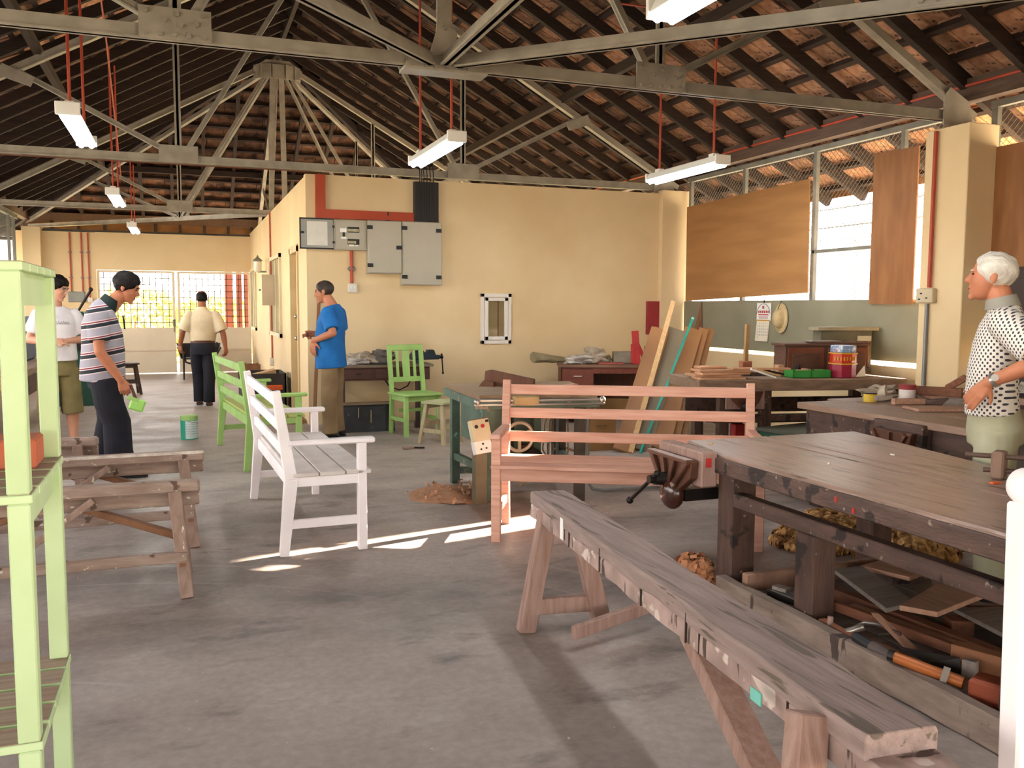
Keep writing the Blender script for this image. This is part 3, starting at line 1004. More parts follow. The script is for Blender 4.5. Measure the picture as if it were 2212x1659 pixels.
for nm, y0, y1, z0, z1, lab in (('window_4', 13.42, 15.10, 0.94, 2.19, 'nearer window of the inner room side wall'), ('window_6', 18.12, 19.36, 0.92, 2.17, 'farther window of the inner room side wall')):
    wd = S(T(nm, None, None, (1.40, (y0+y1)/2, z0)), lab)
    for a, b in (((1.345, y0, z0), (1.40, y0+0.06, z1)), ((1.345, y1-0.06, z0), (1.40, y1, z1)), ((1.345, y0, z0), (1.40, y1, z0+0.06)), ((1.345, y0, z1-0.06), (1.40, y1, z1))):
        G().span(a, b).obj('window_frame', fr_m, wd, world=True)
    G().span((1.385, y0+0.05, z0+0.05), (1.395, y1-0.05, z1-0.05)).obj('pane', pane_m, wd, world=True)
    G().span((1.365, (y0+y1)/2-0.02, z0+0.05), (1.39, (y0+y1)/2+0.02, z1-0.05)).obj('mullion', fr_m, wd, world=True)
w1 = S(T('window_1', None, None, (3.735, 10.58, 0.946)), 'small white framed hatch window in the inner room front wall')
for a, b in (((3.53, 10.565, 0.945), (3.575, 10.60, 1.583)), ((3.895, 10.565, 0.945), (3.94, 10.60, 1.583)), ((3.53, 10.565, 0.945), (3.94, 10.60, 0.99)), ((3.53, 10.565, 1.538), (3.94, 10.60, 1.583))):
    G().span(a, b).obj('outer_frame', mat('white_pvc', 'efe8de', 'e6dfd5', rough=0.7, spec=0.2), w1, world=True, bev=0.003)
for a, b in (((3.58, 10.555, 0.995), (3.625, 10.59, 1.533)), ((3.845, 10.555, 0.995), (3.89, 10.59, 1.533)), ((3.58, 10.555, 0.995), (3.89, 10.59, 1.04)), ((3.58, 10.555, 1.488), (3.89, 10.59, 1.533))):
    G().span(a, b).obj('casement_frame', MATS['white_pvc'], w1, world=True, bev=0.003)
G().span((3.62, 10.585, 1.035), (3.85, 10.592, 1.493)).obj('pane', mat('tan_reflecting_glass', '8d7c5b', '857452', rough=0.06, spec=0.7), w1, world=True)
G().span((3.757, 10.580, 1.035), (3.77, 10.586, 1.493)).obj('glazing_bar', mat('brown_bar', '6a4a2c', '5e4126'), w1, world=True)
for z in (1.46, 1.08):
    G().span((3.605, 10.548, z-0.03), (3.62, 10.556, z+0.03)).obj('hinge', white_metal, w1, world=True)

# ---- outdoors
cp = T('sun_blocking_carport', 'white roofed open shelter added to block sun outside the bright opening in the right wall', 'shelter', (9.3, 9.0, 0))
ga = Vector((-SUN_TRAVEL.x, -SUN_TRAVEL.y, 0)).normalized()  # carport added to block sun at the opening; its edge follows the sun
p0 = Vector((9.2, 7.46, 0))
a1 = p0+ga*4.6
lng = Vector((0, 14.5, 0))
G().prism([p0+Vector((0, 0, 2.42)), p0+lng+Vector((0, 0, 2.42)), a1+lng+Vector((0, 0, 5.3)), a1+Vector((0, 0, 5.3))], (0, 0, 0.06)).obj('roof_sheet', carport_m, cp, world=True)
G().prism([a1+Vector((0, 0, 5.3)), a1+lng+Vector((0, 0, 5.3)), a1+lng+Vector((3.2, 0.8, 3.4)), a1+Vector((3.2, 0.8, 3.4))], (0, 0, 0.06)).obj('roof_sheet', carport_m, cp, world=True)
for k in range(6):
    q = p0+Vector((0.1, 0.1+k*2.84, 0))
    G().span(q-Vector((0.06, 0.06, 0)), q+Vector((0.06, 0.06, 2.42))).obj('post', white_wall, cp, world=True)
    q2 = q+ga*4.3
    G().span(q2-Vector((0.06, 0.06, 0)), q2+Vector((0.06, 0.06, 5.0))).obj('post', white_wall, cp, world=True)
for k in range(8):
    q = p0+ga*(0.3+0.6*k)+Vector((0, 0, 2.42+2.88*(0.3+0.6*k)/4.6+0.09))
    G().bar(q, q+lng, 0.07, 0.05).obj('roof_rib', white_wall, cp, world=True)
# red-brown posts of a shed beyond the gates
sh = T('timber_post_shed', 'red brown timber post shelter standing beyond the far gates', 'shelter', (2.2, 23.5, 0))
for (xa, xb, y) in ((1.0, 1.17, 23.0), (1.27, 1.40, 23.0), (1.45, 1.57, 22.9), (3.4, 3.6, 23.0), (5.2, 5.4, 23.0), (1.9, 2.08, 27.0), (5.2, 5.4, 27.0)):
    G().span((xa, y, 0), (xb, y+0.18, 3.3)).obj('post', post_red, sh, world=True)
G().prism([(1.1, 21.8, 3.3), (8.6, 21.8, 3.3), (8.6, 27.8, 4.3), (1.1, 27.8, 4.3)], (0, 0, 0.08)).obj('roof_sheet', carport_m, sh, world=True)  # roof added over the posts to keep sun off the gates
for z in (0.62, 0.95):
    G().span((1.5, 23.05, z), (5.4, 23.10, z+0.09)).obj('rail', post_red, sh, world=True)
def bush(c, r, seed, lab):
    b = T('leafy_bush', lab, 'bush', (c[0], c[1], 0), 0, 'bushes beyond the far gates')
    rr = random.Random(seed)
    G().cyl((0, 0, 0), (0.1, 0, r[2]), 0.08, 0.04).obj('stem', horse_brown, b)
    g = G()
    for k in range(900):
        a, t, q = rr.uniform(0, 6.283), math.acos(rr.uniform(-1, 1)), rr.uniform(0.6, 1.0)
        p = Vector((r[0]*q*math.sin(t)*math.cos(a), r[1]*q*math.sin(t)*math.sin(a), r[2]*(1.02+q*math.cos(t))))
        e = Euler((rr.uniform(0, 6), rr.uniform(0, 6), rr.uniform(0, 6))).to_matrix()
        s = rr.uniform(0.10, 0.2)
        g.add([p+e @ Vector(v)*s for v in ((-1, 0, 0), (0, -0.5, 0.1), (1, 0, 0), (0, 0.5, 0.1))], [(0, 1, 2, 3)])
    o = g.obj('foliage', leaf_m, b)
    o['kind'] = 'stuff'
for i, (x, y, rx, rz_) in enumerate(((-4.4, 30, 2.2, 0.95), (-1.6, 33, 2.4, 1.0), (1.2, 31, 1.9, 0.85), (-2.8, 27, 1.2, 0.5), (0.2, 28, 1.1, 0.45))):
    bush((x, y), (rx, 1.2, rz_), 20+i, ['low yellow green bush far left beyond the gate grille', 'widest yellow green bush behind the gate centre', 'yellow green bush right of the gate centre', 'small nearer bush seen through the left gate leaf', 'small nearer bush seen behind the walking man'][i])
# ================================================================ LIGHTS AND SERVICES
def lamp(x, y, rod_top, label):
    t = T('fluorescent_lamp', label, 'lamp', (x, y, 2.72), 0, 'hanging fluorescent lamps')
    g = G().prism([(-0.075, -0.64, 0.035), (0.075, -0.64, 0.035), (0.045, -0.64, 0.10), (-0.045, -0.64, 0.10)], (0, 1.28, 0))
    h = g.obj('housing', white_metal, t, bev=0.004)
    for sy in (-1, 1):
        G().box((0, sy*0.65, 0.055), (0.16, 0.025, 0.09)).obj('end_cap', white_metal, t, bev=0.004)
        G().cyl((0, sy*0.5, 0.10), (0, sy*0.5, rod_top-2.72), 0.011, n=8).obj('hanging_rod', red_pipe, t, smooth=True)
        G().box((0, sy*0.5, 0.115), (0.06, 0.08, 0.03)).obj('bracket', white_metal, t)
    for sx in (-1, 1):
        G().cyl((sx*0.038, -0.63, 0.012), (sx*0.038, 0.63, 0.012), 0.021, n=10).obj('fluorescent_tube', tube_glow, t, smooth=True)
    return t
lamp(-0.71, 7.58, 4.55, 'lit fluorescent lamp hanging nearest on the left on two red rods')
lamp(-0.75, 12.35, 4.52, 'lit fluorescent lamp hanging second down the left aisle')
lamp(-0.77, 17.1, 3.95, 'lit fluorescent lamp hanging farthest, near the far gate wall')
lamp(2.095, 7.54, 5.62, 'lit fluorescent lamp hanging above the saw table on red rods')
lamp(4.69, 7.69, 4.2, 'lit fluorescent lamp hanging near the bright right wall opening')
lamp(2.10, 3.02, 4.1, 'lit fluorescent lamp overhead cut by the top edge of the view')
def pipe(name, pts, r, m, label, cat='conduit', n=8, group=None, clips=()):
    t = T(name, label, cat, pts[-1], 0, group)
    G().tube(pts, r, n).obj('pipe', m, t, world=True, smooth=True)
    for c in clips:
        G().box(c, (r*5, 0.012, 0.018)).cyl((c[0]-r*1.7, c[1], c[2]), (c[0]+r*1.7, c[1], c[2]), r*1.35).obj('clip', grey_pipe, t, world=True)
    return t
def socket_box(c, d, m, label, name='socket_box', holes=()):
    t = T(name, label, 'socket', c)
    G().box((0, 0, 0), d).obj('box', m, t, bev=0.006)
    G().box((-d[0]*0.0, -d[1]*0.5-0.003, 0), (d[0]*0.9 if d[0] > d[1] else d[0], 0.006, d[2]*0.9)).obj('face', paper_m, t)
    return t
# far wall: three red conduits with grey sockets
for x, zb, lab in ((-2.05, 1.62, 'leftmost red conduit on the far wall'), (-1.845, 1.56, 'middle red conduit on the far wall'), (-1.725, 1.56, 'right red conduit on the far wall beside the gate')):
    pipe('conduit', [(x, 19.48, 2.84), (x, 19.48, zb)], 0.014, red_pipe, lab, clips=[(x, 19.485, 2.45), (x, 19.485, 1.95)])
for x, lab in ((-1.84, 'white socket under the middle red conduit on the far wall'), (-1.72, 'white socket under the right red conduit on the far wall')):
    socket_box((x, 19.475, 1.51), (0.09, 0.05, 0.09), paper_m, lab)
pipe('conduit', [(1.36, 14.86, 2.93), (1.36, 14.86, 0.55)], 0.014, red_pipe, 'red conduit on the side wall running behind the beige box')
socket_box((1.35, 14.86, 0.50), (0.05, 0.08, 0.13), box_grey, 'small grey switch at the foot of the side wall conduit', name='wall_switch')
pipe('conduit', [(-2.6, Y2-0.03, 2.985), (-1.2, Y2-0.03, 2.982), (1.45, Y2-0.03, 2.985)], 0.006, dull_red_pipe, 'red conduit fixed under the bottom chord of the middle truss')
pipe('conduit', [(6.27, 1.6, 3.30), (6.27, 5.7, 3.30), (6.27, 10.6, 3.30), (6.27, 16.0, 3.30)], 0.013, red_pipe, 'red conduit running along the right wall plate beam')
pipe('conduit', [(2.10, Y1-0.3, 4.12), (3.1, Y1+0.35, 3.72), (3.62, Y1+0.5, 3.78), (3.66, Y1+0.5, 4.0), (4.6, Y1-0.6, 4.02)], 0.009, red_pipe, 'thin red conduit wandering under the right roof slope')
pipe('conduit', [(-0.55, 6.6, 4.5), (-0.62, 9.5, 4.0), (-0.72, 12.4, 3.55), (-0.75, 13.5, 3.2)], 0.008, red_pipe, 'thin red cable line dropping along the left aisle lamps')
# column services
pipe('conduit', [(6.075, 5.925, 2.93), (6.075, 5.925, 1.60)], 0.017, red_pipe, 'red conduit on the big right column above its junction box')
pipe('conduit', [(6.08, 5.945, 1.46), (6.08, 5.945, 0.0)], 0.016, grey_pipe, 'grey conduit on the big right column below its junction box', n=8)
jb = T('junction_box', 'cream junction box on the big right column between conduits', 'socket', (6.075, 5.955, 1.53))
G().box((0, 0, 0), (0.05, 0.19, 0.13)).obj('box', mat('cream_plastic', 'cfc0a2', 'c2b394', rough=0.5), jb, bev=0.008)
for yy, zz in ((0.03, 0.02), (-0.03, -0.02), (0.05, -0.03)):
    G().box((-0.026, yy, zz), (0.006, 0.02, 0.012)).obj('screw', black_m, jb)
# electrical panels on the inner room wall
YW = 10.60
def panel(name, x0, x1, z0, z1, dep, label, locks):
    t = T(name, label, 'panel', ((x0+x1)/2, YW, z0))
    G().span((x0, YW-dep+0.02, z0), (x1, YW, z1)).obj('box', box_grey, t, world=True, bev=0.004)
    G().span((x0+0.008, YW-dep, z0+0.008), (x1-0.008, YW-dep+0.02, z1-0.008)).obj('door', mat('panel_door_grey', 'b9b3a3', 'b1ab9b', rough=0.45, vscale=1.5), t, world=True, bev=0.004)
    for lx, lz in locks:
        G().box((lx, YW-dep-0.006, lz), (0.065, 0.014, 0.045)).obj('lock', black_m, t, world=True)
    return t
p1 = T('breaker_panel', 'open grey breaker panel with its door swung left', 'panel', (1.87, YW, 2.07))
G().span((1.685, YW-0.10, 2.075), (2.075, YW, 2.425)).obj('box', box_grey, p1, world=True, bev=0.004)
G().span((1.71, YW-0.107, 2.10), (2.05, YW-0.10, 2.40)).obj('face_plate', MATS['panel_door_grey'], p1, world=True)
dr = G().span((1.30, YW-0.115, 2.085), (1.675, YW-0.095, 2.425)).obj('door', mat('door_inner_blue_grey', 'a2a19a', '999890', rough=0.5), p1, world=True)
G().span((1.29, YW-0.12, 2.075), (1.68, YW-0.113, 2.092)).span((1.29, YW-0.12, 2.418), (1.68, YW-0.113, 2.435)).span((1.29, YW-0.12, 2.075), (1.305, YW-0.113, 2.435)).obj('edge_seal', black_m, dr, world=True)
G().span((1.375, YW-0.119, 2.12), (1.61, YW-0.1155, 2.395)).obj('wiring_sheet', paper_m, dr, world=True)
G().box((1.32, YW-0.119, 2.265), (0.045, 0.012, 0.025)).obj('lock', black_m, dr, world=True)
for z in (2.16, 2.34):
    G().box((1.68, YW-0.118, z), (0.025, 0.02, 0.025)).obj('hinge', black_m, p1, world=True)
br_m = mat('breaker_ivory', 'cfc4a0', 'b9ae8c', rough=0.5)
for z0, z1, n in ((2.285, 2.34, 8), (2.145, 2.20, 6)):
    G().span((1.845, YW-0.110, z0-0.005), (1.985, YW-0.106, z1+0.005)).obj('breaker_slot', black_m, p1, world=True)
    for k in range(n):
        G().box((1.855+k*0.0165, YW-0.112, (z0+z1)/2-0.006), (0.012, 0.012, 0.030)).obj('breaker', br_m, p1, world=True)
for x, z, w_, h_ in ((1.795, 2.305, 0.075, 0.045), (1.80, 2.215, 0.065, 0.022), (1.89, 2.13, 0.06, 0.02), (1.95, 2.128, 0.04, 0.012)):
    G().box((x, YW-0.1085, z), (w_, 0.003, h_)).obj('sticker', white_metal, p1, world=True)
G().box((1.80, YW-0.112, 2.255), (0.025, 0.014, 0.045)).obj('main_switch', black_m, p1, world=True)
panel('grey_panel_box', 2.078, 2.490, 1.805, 2.430, 0.16, 'middle closed grey electrical box between breaker panel and tallest box', [(2.45, 2.115), (2.10, 2.345), (2.10, 1.90)])
panel('grey_panel_box', 2.493, 2.985, 1.672, 2.432, 0.17, 'tallest closed grey electrical box at the right of the row', [(2.94, 2.33), (2.94, 1.77), (2.515, 2.35), (2.515, 1.77)])
rt_ = T('red_cable_trunking', 'red L shaped cable trunking above the electrical boxes', 'trunking', (2.1, YW, 2.44))
G().span((1.49, YW-0.07, 2.44), (1.60, YW, 2.945)).obj('riser', red_trunk, rt_, world=True)
G().span((1.60, YW-0.07, 2.44), (2.66, YW, 2.545)).obj('run', red_trunk, rt_, world=True)
G().span((2.33, YW-0.072, 2.50), (2.35, YW-0.069, 2.54)).span((2.31, YW-0.072, 2.436), (2.37, YW-0.069, 2.445)).obj('joint_strap', dark_trunk, rt_, world=True)
bt = T('black_cable_trunking', 'wide dark ribbed cable cover between red trunking and tallest box', 'trunking', (2.82, YW, 2.43))
G().span((2.665, YW-0.08, 2.435), (2.965, YW, 2.92)).obj('cover', dark_trunk, bt, world=True)
for k in range(9):
    x = 2.69+k*0.031
    G().span((x, YW-0.086, 2.44), (x+0.012, YW-0.08, 2.915)).obj('cable_rib', black_m, bt, world=True)
for x in (2.74, 2.765, 2.79, 2.83, 2.87, 2.91):
    G().tube([(x, YW-0.04, 2.90), (x-0.005, YW-0.07, 3.0), (x-0.01, YW-0.05, 3.1), (x, YW-0.02, 3.16)], 0.006, 6).obj('cable', black_m, bt, world=True)
G().box((2.975, YW-0.02, 2.44), (0.03, 0.03, 0.03)).obj('cable_gland', box_grey, bt, world=True)
pipe('conduit', [(1.905, YW-0.02, 2.075), (1.905, YW-0.02, 1.69)], 0.02, red_pipe, 'short red conduit below the breaker panel', clips=[(1.905, YW-0.01, 1.86)])
sb = T('socket_box', 'white socket box under the short red conduit', 'socket', (1.91, YW-0.03, 1.63))
G().box((0, 0, 0), (0.105, 0.06, 0.105)).obj('box', paper_m, sb, bev=0.006)
for dx in (-0.02, 0.02):
    G().box((dx, -0.032, 0.01), (0.014, 0.008, 0.03)).obj('rocker', white_metal, sb)
bb = T('beige_wall_box', 'flat beige box projecting from the side wall', 'panel', (1.27, 14.42, 1.42))
G().span((1.17, 14.30, 1.42), (1.38, 14.47, 1.90)).obj('box', mat('beige_enamel', 'c9b598', 'beaa8c', rough=0.5), bb, world=True, bev=0.004)
G().cyl((1.16, 14.38, 1.66), (1.13, 14.38, 1.66), 0.014).obj('latch', frame_grey, bb, world=True)
wl = T('wall_lantern', 'glass wall lantern with pointed cap above the beige box', 'lamp', (1.25, 15.9, 1.98))
G().lathe((1.24, 15.9, 2.0), [(0.05, 0), (0.065, 0.03), (0.065, 0.17), (0.055, 0.18)], 10).obj('glass', mat('lantern_glass', 'e9e4d4', 'dcd6c4', rough=0.15, spec=0.6), wl, world=True, smooth=True)
G().lathe((1.24, 15.9, 2.18), [(0.085, 0), (0.085, 0.012), (0.03, 0.06), (0.012, 0.09), (0.004, 0.11)], 10).obj('cap', frame_grey, wl, world=True, smooth=True)
G().bar((1.24, 15.9, 2.0), (1.38, 15.9, 2.0), 0.03, 0.03).obj('bracket', frame_grey, wl, world=True)

# ================================================================ BENCHES AND SEATS
def slatted_bench(name, label, origin, fwd, L, mp, ms, group, arms=True, back_h=0.945):
    """origin = foot of the front leg at the viewer's left of the sitter's front; fwd = the way a sitter looks; local y = -fwd, x along the length"""
    f = Vector((fwd[0], fwd[1], 0)).normalized()
    rz = math.atan2(f.x, -f.y)      # local -Y maps to fwd
    t = T(name, label, 'bench', (origin[0], origin[1], 0), rz, group)
    D = 0.45
    w = 0.055
    def P(nm, g, m=mp, bev=0.003):
        return g.obj(nm, m, t, bev=bev)
    for x in (0.0, L):
        xx = x+(0.0275 if x == 0 else -0.0275)
        P('front_leg', G().bar((xx, 0, 0), (xx, 0, 0.63), w, 0.05, up=(0, 1, 0)))
        g = G().bar((xx, D, 0), (xx, D-0.045, 0.44), 0.05, 0.05, up=(0, 1, 0), h2=0.075)
        P('rear_leg', g)
        P('back_post', G().bar((xx, D-0.045, 0.44), (xx, D+0.03, back_h), 0.05, 0.07, up=(0, 1, 0), h2=0.045))
        P('side_rail', G().span((xx-0.018, 0.0, 0.395), (xx+0.018, D-0.04, 0.452)))
        P('side_stretcher', G().span((xx-0.014, 0.0, 0.155), (xx+0.014, D-0.02, 0.205)))
        if arms:
            P('armrest', G().prism([(xx-0.035, -0.075, 0.63), (xx+0.035, -0.075, 0.63), (xx+0.03, D-0.02, 0.63), (xx-0.03, D-0.02, 0.63)], (0, 0, 0.032)), bev=0.008)
    P('front_rail', G().span((0.03, -0.018, 0.375), (L-0.03, 0.012, 0.452)))
    P('rear_rail', G().span((0.03, D-0.06, 0.375), (L-0.03, D-0.035, 0.452)))
    for k in range(3):
        y0 = -0.05+k*0.152
        P('seat_slat', G().span((0.0, y0, 0.452), (L, y0+0.142, 0.474)), ms)
    for z in (0.585, 0.735, 0.885):
        yb = D-0.045+0.075*(z-0.44)/(back_h-0.44)
        P('back_rail', G().bar((0.05, yb, z), (L-0.05, yb, z), 0.022, 0.065, up=(0, 0, 1)))
    return t
GB = 'slatted garden benches'
slatted_bench('garden_bench', 'white painted slatted garden bench in the middle of the floor', (0.955, 5.02), (1, 0.03), 1.66, white_paint, white_seat, GB)
slatted_bench('garden_bench', 'light green painted slatted bench behind the white bench', (0.93, 7.78), (1, 0.10), 1.66, green_paint2, mat('green_seat_dust', 'b3b86f', 'a3a860', rough=0.7), GB)
slatted_bench('garden_bench', 'unpainted pink brown wooden slatted bench in front of the saw table', (1.722, 4.946), (-0.465, -0.885), 1.60, pink_wood, pink_wood, GB)
# chair
ch = T('dining_chair', 'light green wooden chair with slatted back near the inner room wall', 'chair', (2.39, 9.49, 0), math.atan2(0.2, 0.98))
for sx in (-1, 1):
    x = sx*0.195
    G().bar((x, 0.20, 0), (x, 0.17, 0.46), 0.042, 0.042, up=(0, 1, 0)).obj('rear_leg', green_paint2, ch, bev=0.003)
    G().bar((x, 0.17, 0.46), (x, 0.245, 0.98), 0.045, 0.04, up=(0, 1, 0)).obj('back_post', green_paint2, ch, bev=0.003)
    G().bar((x, -0.20, 0), (x, -0.20, 0.445), 0.045, 0.045, up=(0, 1, 0)).obj('front_leg', green_paint2, ch, bev=0.003)
    G().span((x-0.014, -0.19, 0.16), (x+0.014, 0.18, 0.20)).obj('side_stretcher', green_paint2, ch)
    G().span((x-0.012, -0.19, 0.385), (x+0.012, 0.17, 0.44)).obj('side_rail', green_paint2, ch)
G().span((-0.18, -0.212, 0.385), (0.18, -0.188, 0.44)).obj('front_rail', green_paint2, ch)
G().span((-0.18, 0.02, 0.25), (0.18, 0.045, 0.285)).obj('cross_stretcher', green_paint2, ch)
G().span((-0.235, -0.25, 0.445), (0.235, 0.20, 0.465)).obj('seat', green_paint2, ch, bev=0.004)
G().bar((-0.215, 0.24, 0.955), (0.215, 0.24, 0.955), 0.035, 0.065, up=(0, 0, 1)).obj('crest_rail', green_paint2, ch, bev=0.006)
G().bar((-0.19, 0.19, 0.60), (0.19, 0.19, 0.60), 0.03, 0.055, up=(0, 0, 1)).obj('lower_back_rail', green_paint2, ch)
for x, ww in ((-0.105, 0.03), (0.0, 0.085), (0.105, 0.03)):
    G().bar((x, 0.195, 0.61), (x, 0.237, 0.94), ww, 0.014, up=(0, 1, 0)).obj('back_splat', green_paint2, ch)
# stools
def stool(name, label, c, rz, w, h, m, mt):
    t = T(name, label, 'stool', (c[0], c[1], 0), rz, 'wooden stools')
    G().box((0, 0, h-0.012), (w, w*0.86, 0.024)).obj('seat', mt, t, bev=0.003)
    for sx in (-1, 1):
        for sy in (-1, 1):
            G().bar((sx*w*0.52, sy*w*0.46, 0), (sx*w*0.36, sy*w*0.30, h-0.024), 0.04, 0.04, up=(1, 0, 0)).obj('leg', m, t, bev=0.002)
        G().bar((sx*w*0.47, -w*0.40, 0.14), (sx*w*0.47, w*0.40, 0.14), 0.022, 0.04).obj('stretcher', m, t)
    for sy in (-1, 1):
        G().bar((-w*0.45, sy*w*0.41, 0.20), (w*0.45, sy*w*0.41, 0.20), 0.022, 0.045).obj('stretcher', m, t)
        G().bar((-w*0.36, sy*w*0.31, h-0.05), (w*0.36, sy*w*0.31, h-0.05), 0.022, 0.05).obj('apron', m, t)
    return t
raw = mat('raw_pale_wood', 'b8a98a', 'a69778', rough=0.75, vscale=3, stretch=GZ)
stool('stool', 'unpainted pale wooden stool right in front of the green chair', (2.50, 8.78), math.radians(38), 0.33, 0.44, raw, mat('dull_green_seat', 'b3b58d', 'a5a67c', rough=0.7))
stool('stool', 'dark brown wooden stool standing far back before the gate wall', (-0.86, 15.2), math.radians(10), 0.36, 0.50, mat('dark_stool_wood', '4a352b', '3b2a22', rough=0.6), MATS['dark_stool_wood'] if 'dark_stool_wood' in MATS else old_dark)

# ---- stack of three green slat-top tables, near left
def slat_table(label, z0, h):
    t = T('slat_table', label, 'table', (-0.80, 2.24, z0), 0, 'stacked green slat top tables')
    x0, x1, y0, y1 = -0.50, 0.50, -0.255, 0.255
    for x in (x0+0.021, x1-0.021):
        for y in (y0+0.022, y1-0.022):
            G().span((x-0.021, y-0.02, 0.0), (x+0.021, y+0.02, h-0.018)).obj('leg', green_paint, t, bev=0.003)
    for x in (x0+0.03, x1-0.030):
        G().span((x-0.012, y0+0.03, h-0.088), (x+0.012, y1-0.03, h-0.018)).obj('end_apron', green_paint, t)
    for y in (y0+0.05, y1-0.05):
        G().span((x0+0.05, y-0.011, h-0.085), (x1-0.09, y+0.011, h-0.018)).obj('side_apron', green_paint, t)
    n = 5
    for k in range(n):
        ya = y0+k*0.102+0.004
        s_ = G().span((x0-0.02, ya, h-0.018), (x1+0.004, ya+0.09, h)).obj('slat', green_paint, t, bev=0.002)
        G().span((x0-0.018, ya+0.004, h), (x1, ya+0.086, h+0.0015)).obj('bare_slat_face', green_raw, s_)
    return t
slat_table('light green slat table at the bottom of the near left stack', 0.0, 0.512)
slat_table('light green slat table in the middle of the near left stack', 0.5138, 0.520)
slat_table('light green slat table on top of the near left stack', 1.0354, 0.470)
blk = T('terracotta_block', 'terracotta coloured block lying on the middle green table', 'block', (-0.62, 2.36, 1.0355))
G().box((0, 0, 0.035), (0.58, 0.13, 0.07)).obj('block', mat('terracotta', 'b8694c', 'a85a3f', rough=0.85), blk, bev=0.006)

# ---- three paint-splashed trestles
def trestle(label, c, x1, L=1.35, rz=0.0, h=0.54):
    t = T('trestle', label, 'trestle', (x1, c, 0), rz, 'paint splashed wooden trestles')
    G().bar((-L, 0, h-0.03), (0, 0, h-0.03), 0.085, 0.062).obj('top_beam', horse_m, t, bev=0.012)
    G().bar((-L+0.01, 0.02, h-0.095), (-0.005, 0.02, h-0.095), 0.05, 0.068).obj('lower_beam', horse_m, t, bev=0.004)
    for x in (-0.12, -L+0.12):
        sx = 1 if x > -L/2 else -1
        for sy in (-1, 1):
            G().bar((x+sx*0.045, sy*0.225, 0), (x, sy*0.045+0.0, h-0.05), 0.062, 0.036, up=(0, 1, 0)).obj('leg', horse_z, t, bev=0.004)
        G().bar((x+sx*0.03, -0.19, 0.14), (x+sx*0.03, 0.19, 0.14), 0.03, 0.05).obj('cross_piece', horse_brown, t)
        G().bar((x+sx*0.02, 0.05, 0.24), (-L/2+sx*0.14, 0.03, h-0.12), 0.032, 0.062, up=(0, 1, 0)).obj('brace', horse_brown, t, bev=0.003)
    G().bar((-L+0.02, -0.16, 0.19), (-0.07, -0.16, 0.19), 0.04, 0.05).obj('stretcher', horse_brown if False else horse_m, t, bev=0.003)
    G().bar((-L*0.62, -0.06, 0.22), (-L*0.36, -0.06, h-0.06), 0.03, 0.06, up=(0, 1, 0)).obj('brace', horse_z, t, bev=0.003)
    return t
trestle('nearest paint splashed wooden trestle right of the green stack', 4.68, 0.06, 1.35)
_t2 = trestle('second paint splashed trestle with a white streaked top edge', 5.62, 0.10, 1.45, math.radians(1.5))
G().bar((-1.44, -0.040, 0.536), (-0.004, -0.040, 0.536), 0.006, 0.016).obj('white_edge', mat('chalky_white_edge', 'd8d0c6', 'b5a89c', rough=0.9, vscale=20), _t2)
trestle('farthest paint splashed trestle with rounded beam end before the striped man', 6.42, -0.55, 1.3, math.radians(-2))

# ================================================================ HEAVY BEAM TRESTLE (foreground)
bt_ = T('beam_trestle', 'long heavy weathered beam on splayed legs across the foreground', 'trestle', (1.41, 2.4, 0))
def rough_beam(p, q, w, h, seg, seed, amp):
    g = G()
    x, y, z = basis(p, q)
    p, q = Vector(p), Vector(q)
    n = 6
    rings = []
    prof = []
    for a, b in ((-1, -1), (0, -1), (1, -1), (1, -0.2), (1, 0.6), (0.93, 1), (0.3, 1), (-0.3, 1), (-0.93, 1), (-1, 0.6), (-1, -0.2)):
        prof.append((a, b))
    for i in range(seg+1):
        c = p.lerp(q, i/seg)
        ring = []
        for a, b in prof:
            v = c+x*a*w/2+y*b*h/2
            d = noise.noise_vector(Vector((v.x*9+seed, v.y*7, v.z*9)))*amp
            ring.append(v+x*d.x+y*d.y*0.8)
        rings.append(ring)
    return g.loft(rings)
rough_beam((1.292, 1.275, 0.575), (1.512, 3.575, 0.575), 0.168, 0.052, 60, 3, 0.006).obj('beam_top', beam_top, bt_, world=True, bev=0.002)
rough_beam((1.284, 1.165, 0.522), (1.511, 3.57, 0.522), 0.162, 0.062, 60, 9, 0.006).obj('beam_body', beam_side, bt_, world=True, bev=0.002)
for p, q in (((1.375, 3.49, 0.0), (1.455, 3.43, 0.55)), ((1.715, 3.42, 0.0), (1.575, 3.42, 0.53)), ((1.055, 1.30, 0.0), (1.193, 1.43, 0.585)), ((1.50, 1.27, 0.0), (1.385, 1.42, 0.55))):
    G().bar(p, q, 0.078, 0.052, up=(0, 1, 0.01)).obj('leg', leg_pink, bt_, world=True, bev=0.004)
G().bar((1.385, 3.475, 0.115), (1.70, 3.425, 0.115), 0.035, 0.07).obj('stretcher', leg_pink, bt_, world=True, bev=0.003)
G().bar((1.48, 3.22, 0.075), (1.92, 3.33, 0.11), 0.03, 0.055).obj('loose_brace', leg_pink, bt_, world=True, bev=0.003)
G().bar((1.345, 2.10, 0.50), (1.235, 1.33, 0.115), 0.05, 0.085, up=(1, 0, 0)).obj('brace', leg_pink, bt_, world=True, bev=0.004)
G().bar((1.10, 1.33, 0.115), (1.47, 1.31, 0.115), 0.035, 0.07).obj('stretcher', leg_pink, bt_, world=True, bev=0.003)
G().box((1.3835, 3.13, 0.545), (0.004, 0.034, 0.085), rz=-0.09).obj('white_paint_mark', white_metal, bt_, world=True)
G().box((1.205, 1.62, 0.535), (0.004, 0.045, 0.03), rz=-0.09).obj('teal_paint_mark', mat('teal_stain', '6fb5a6', '62a596', rough=0.8), bt_, world=True)
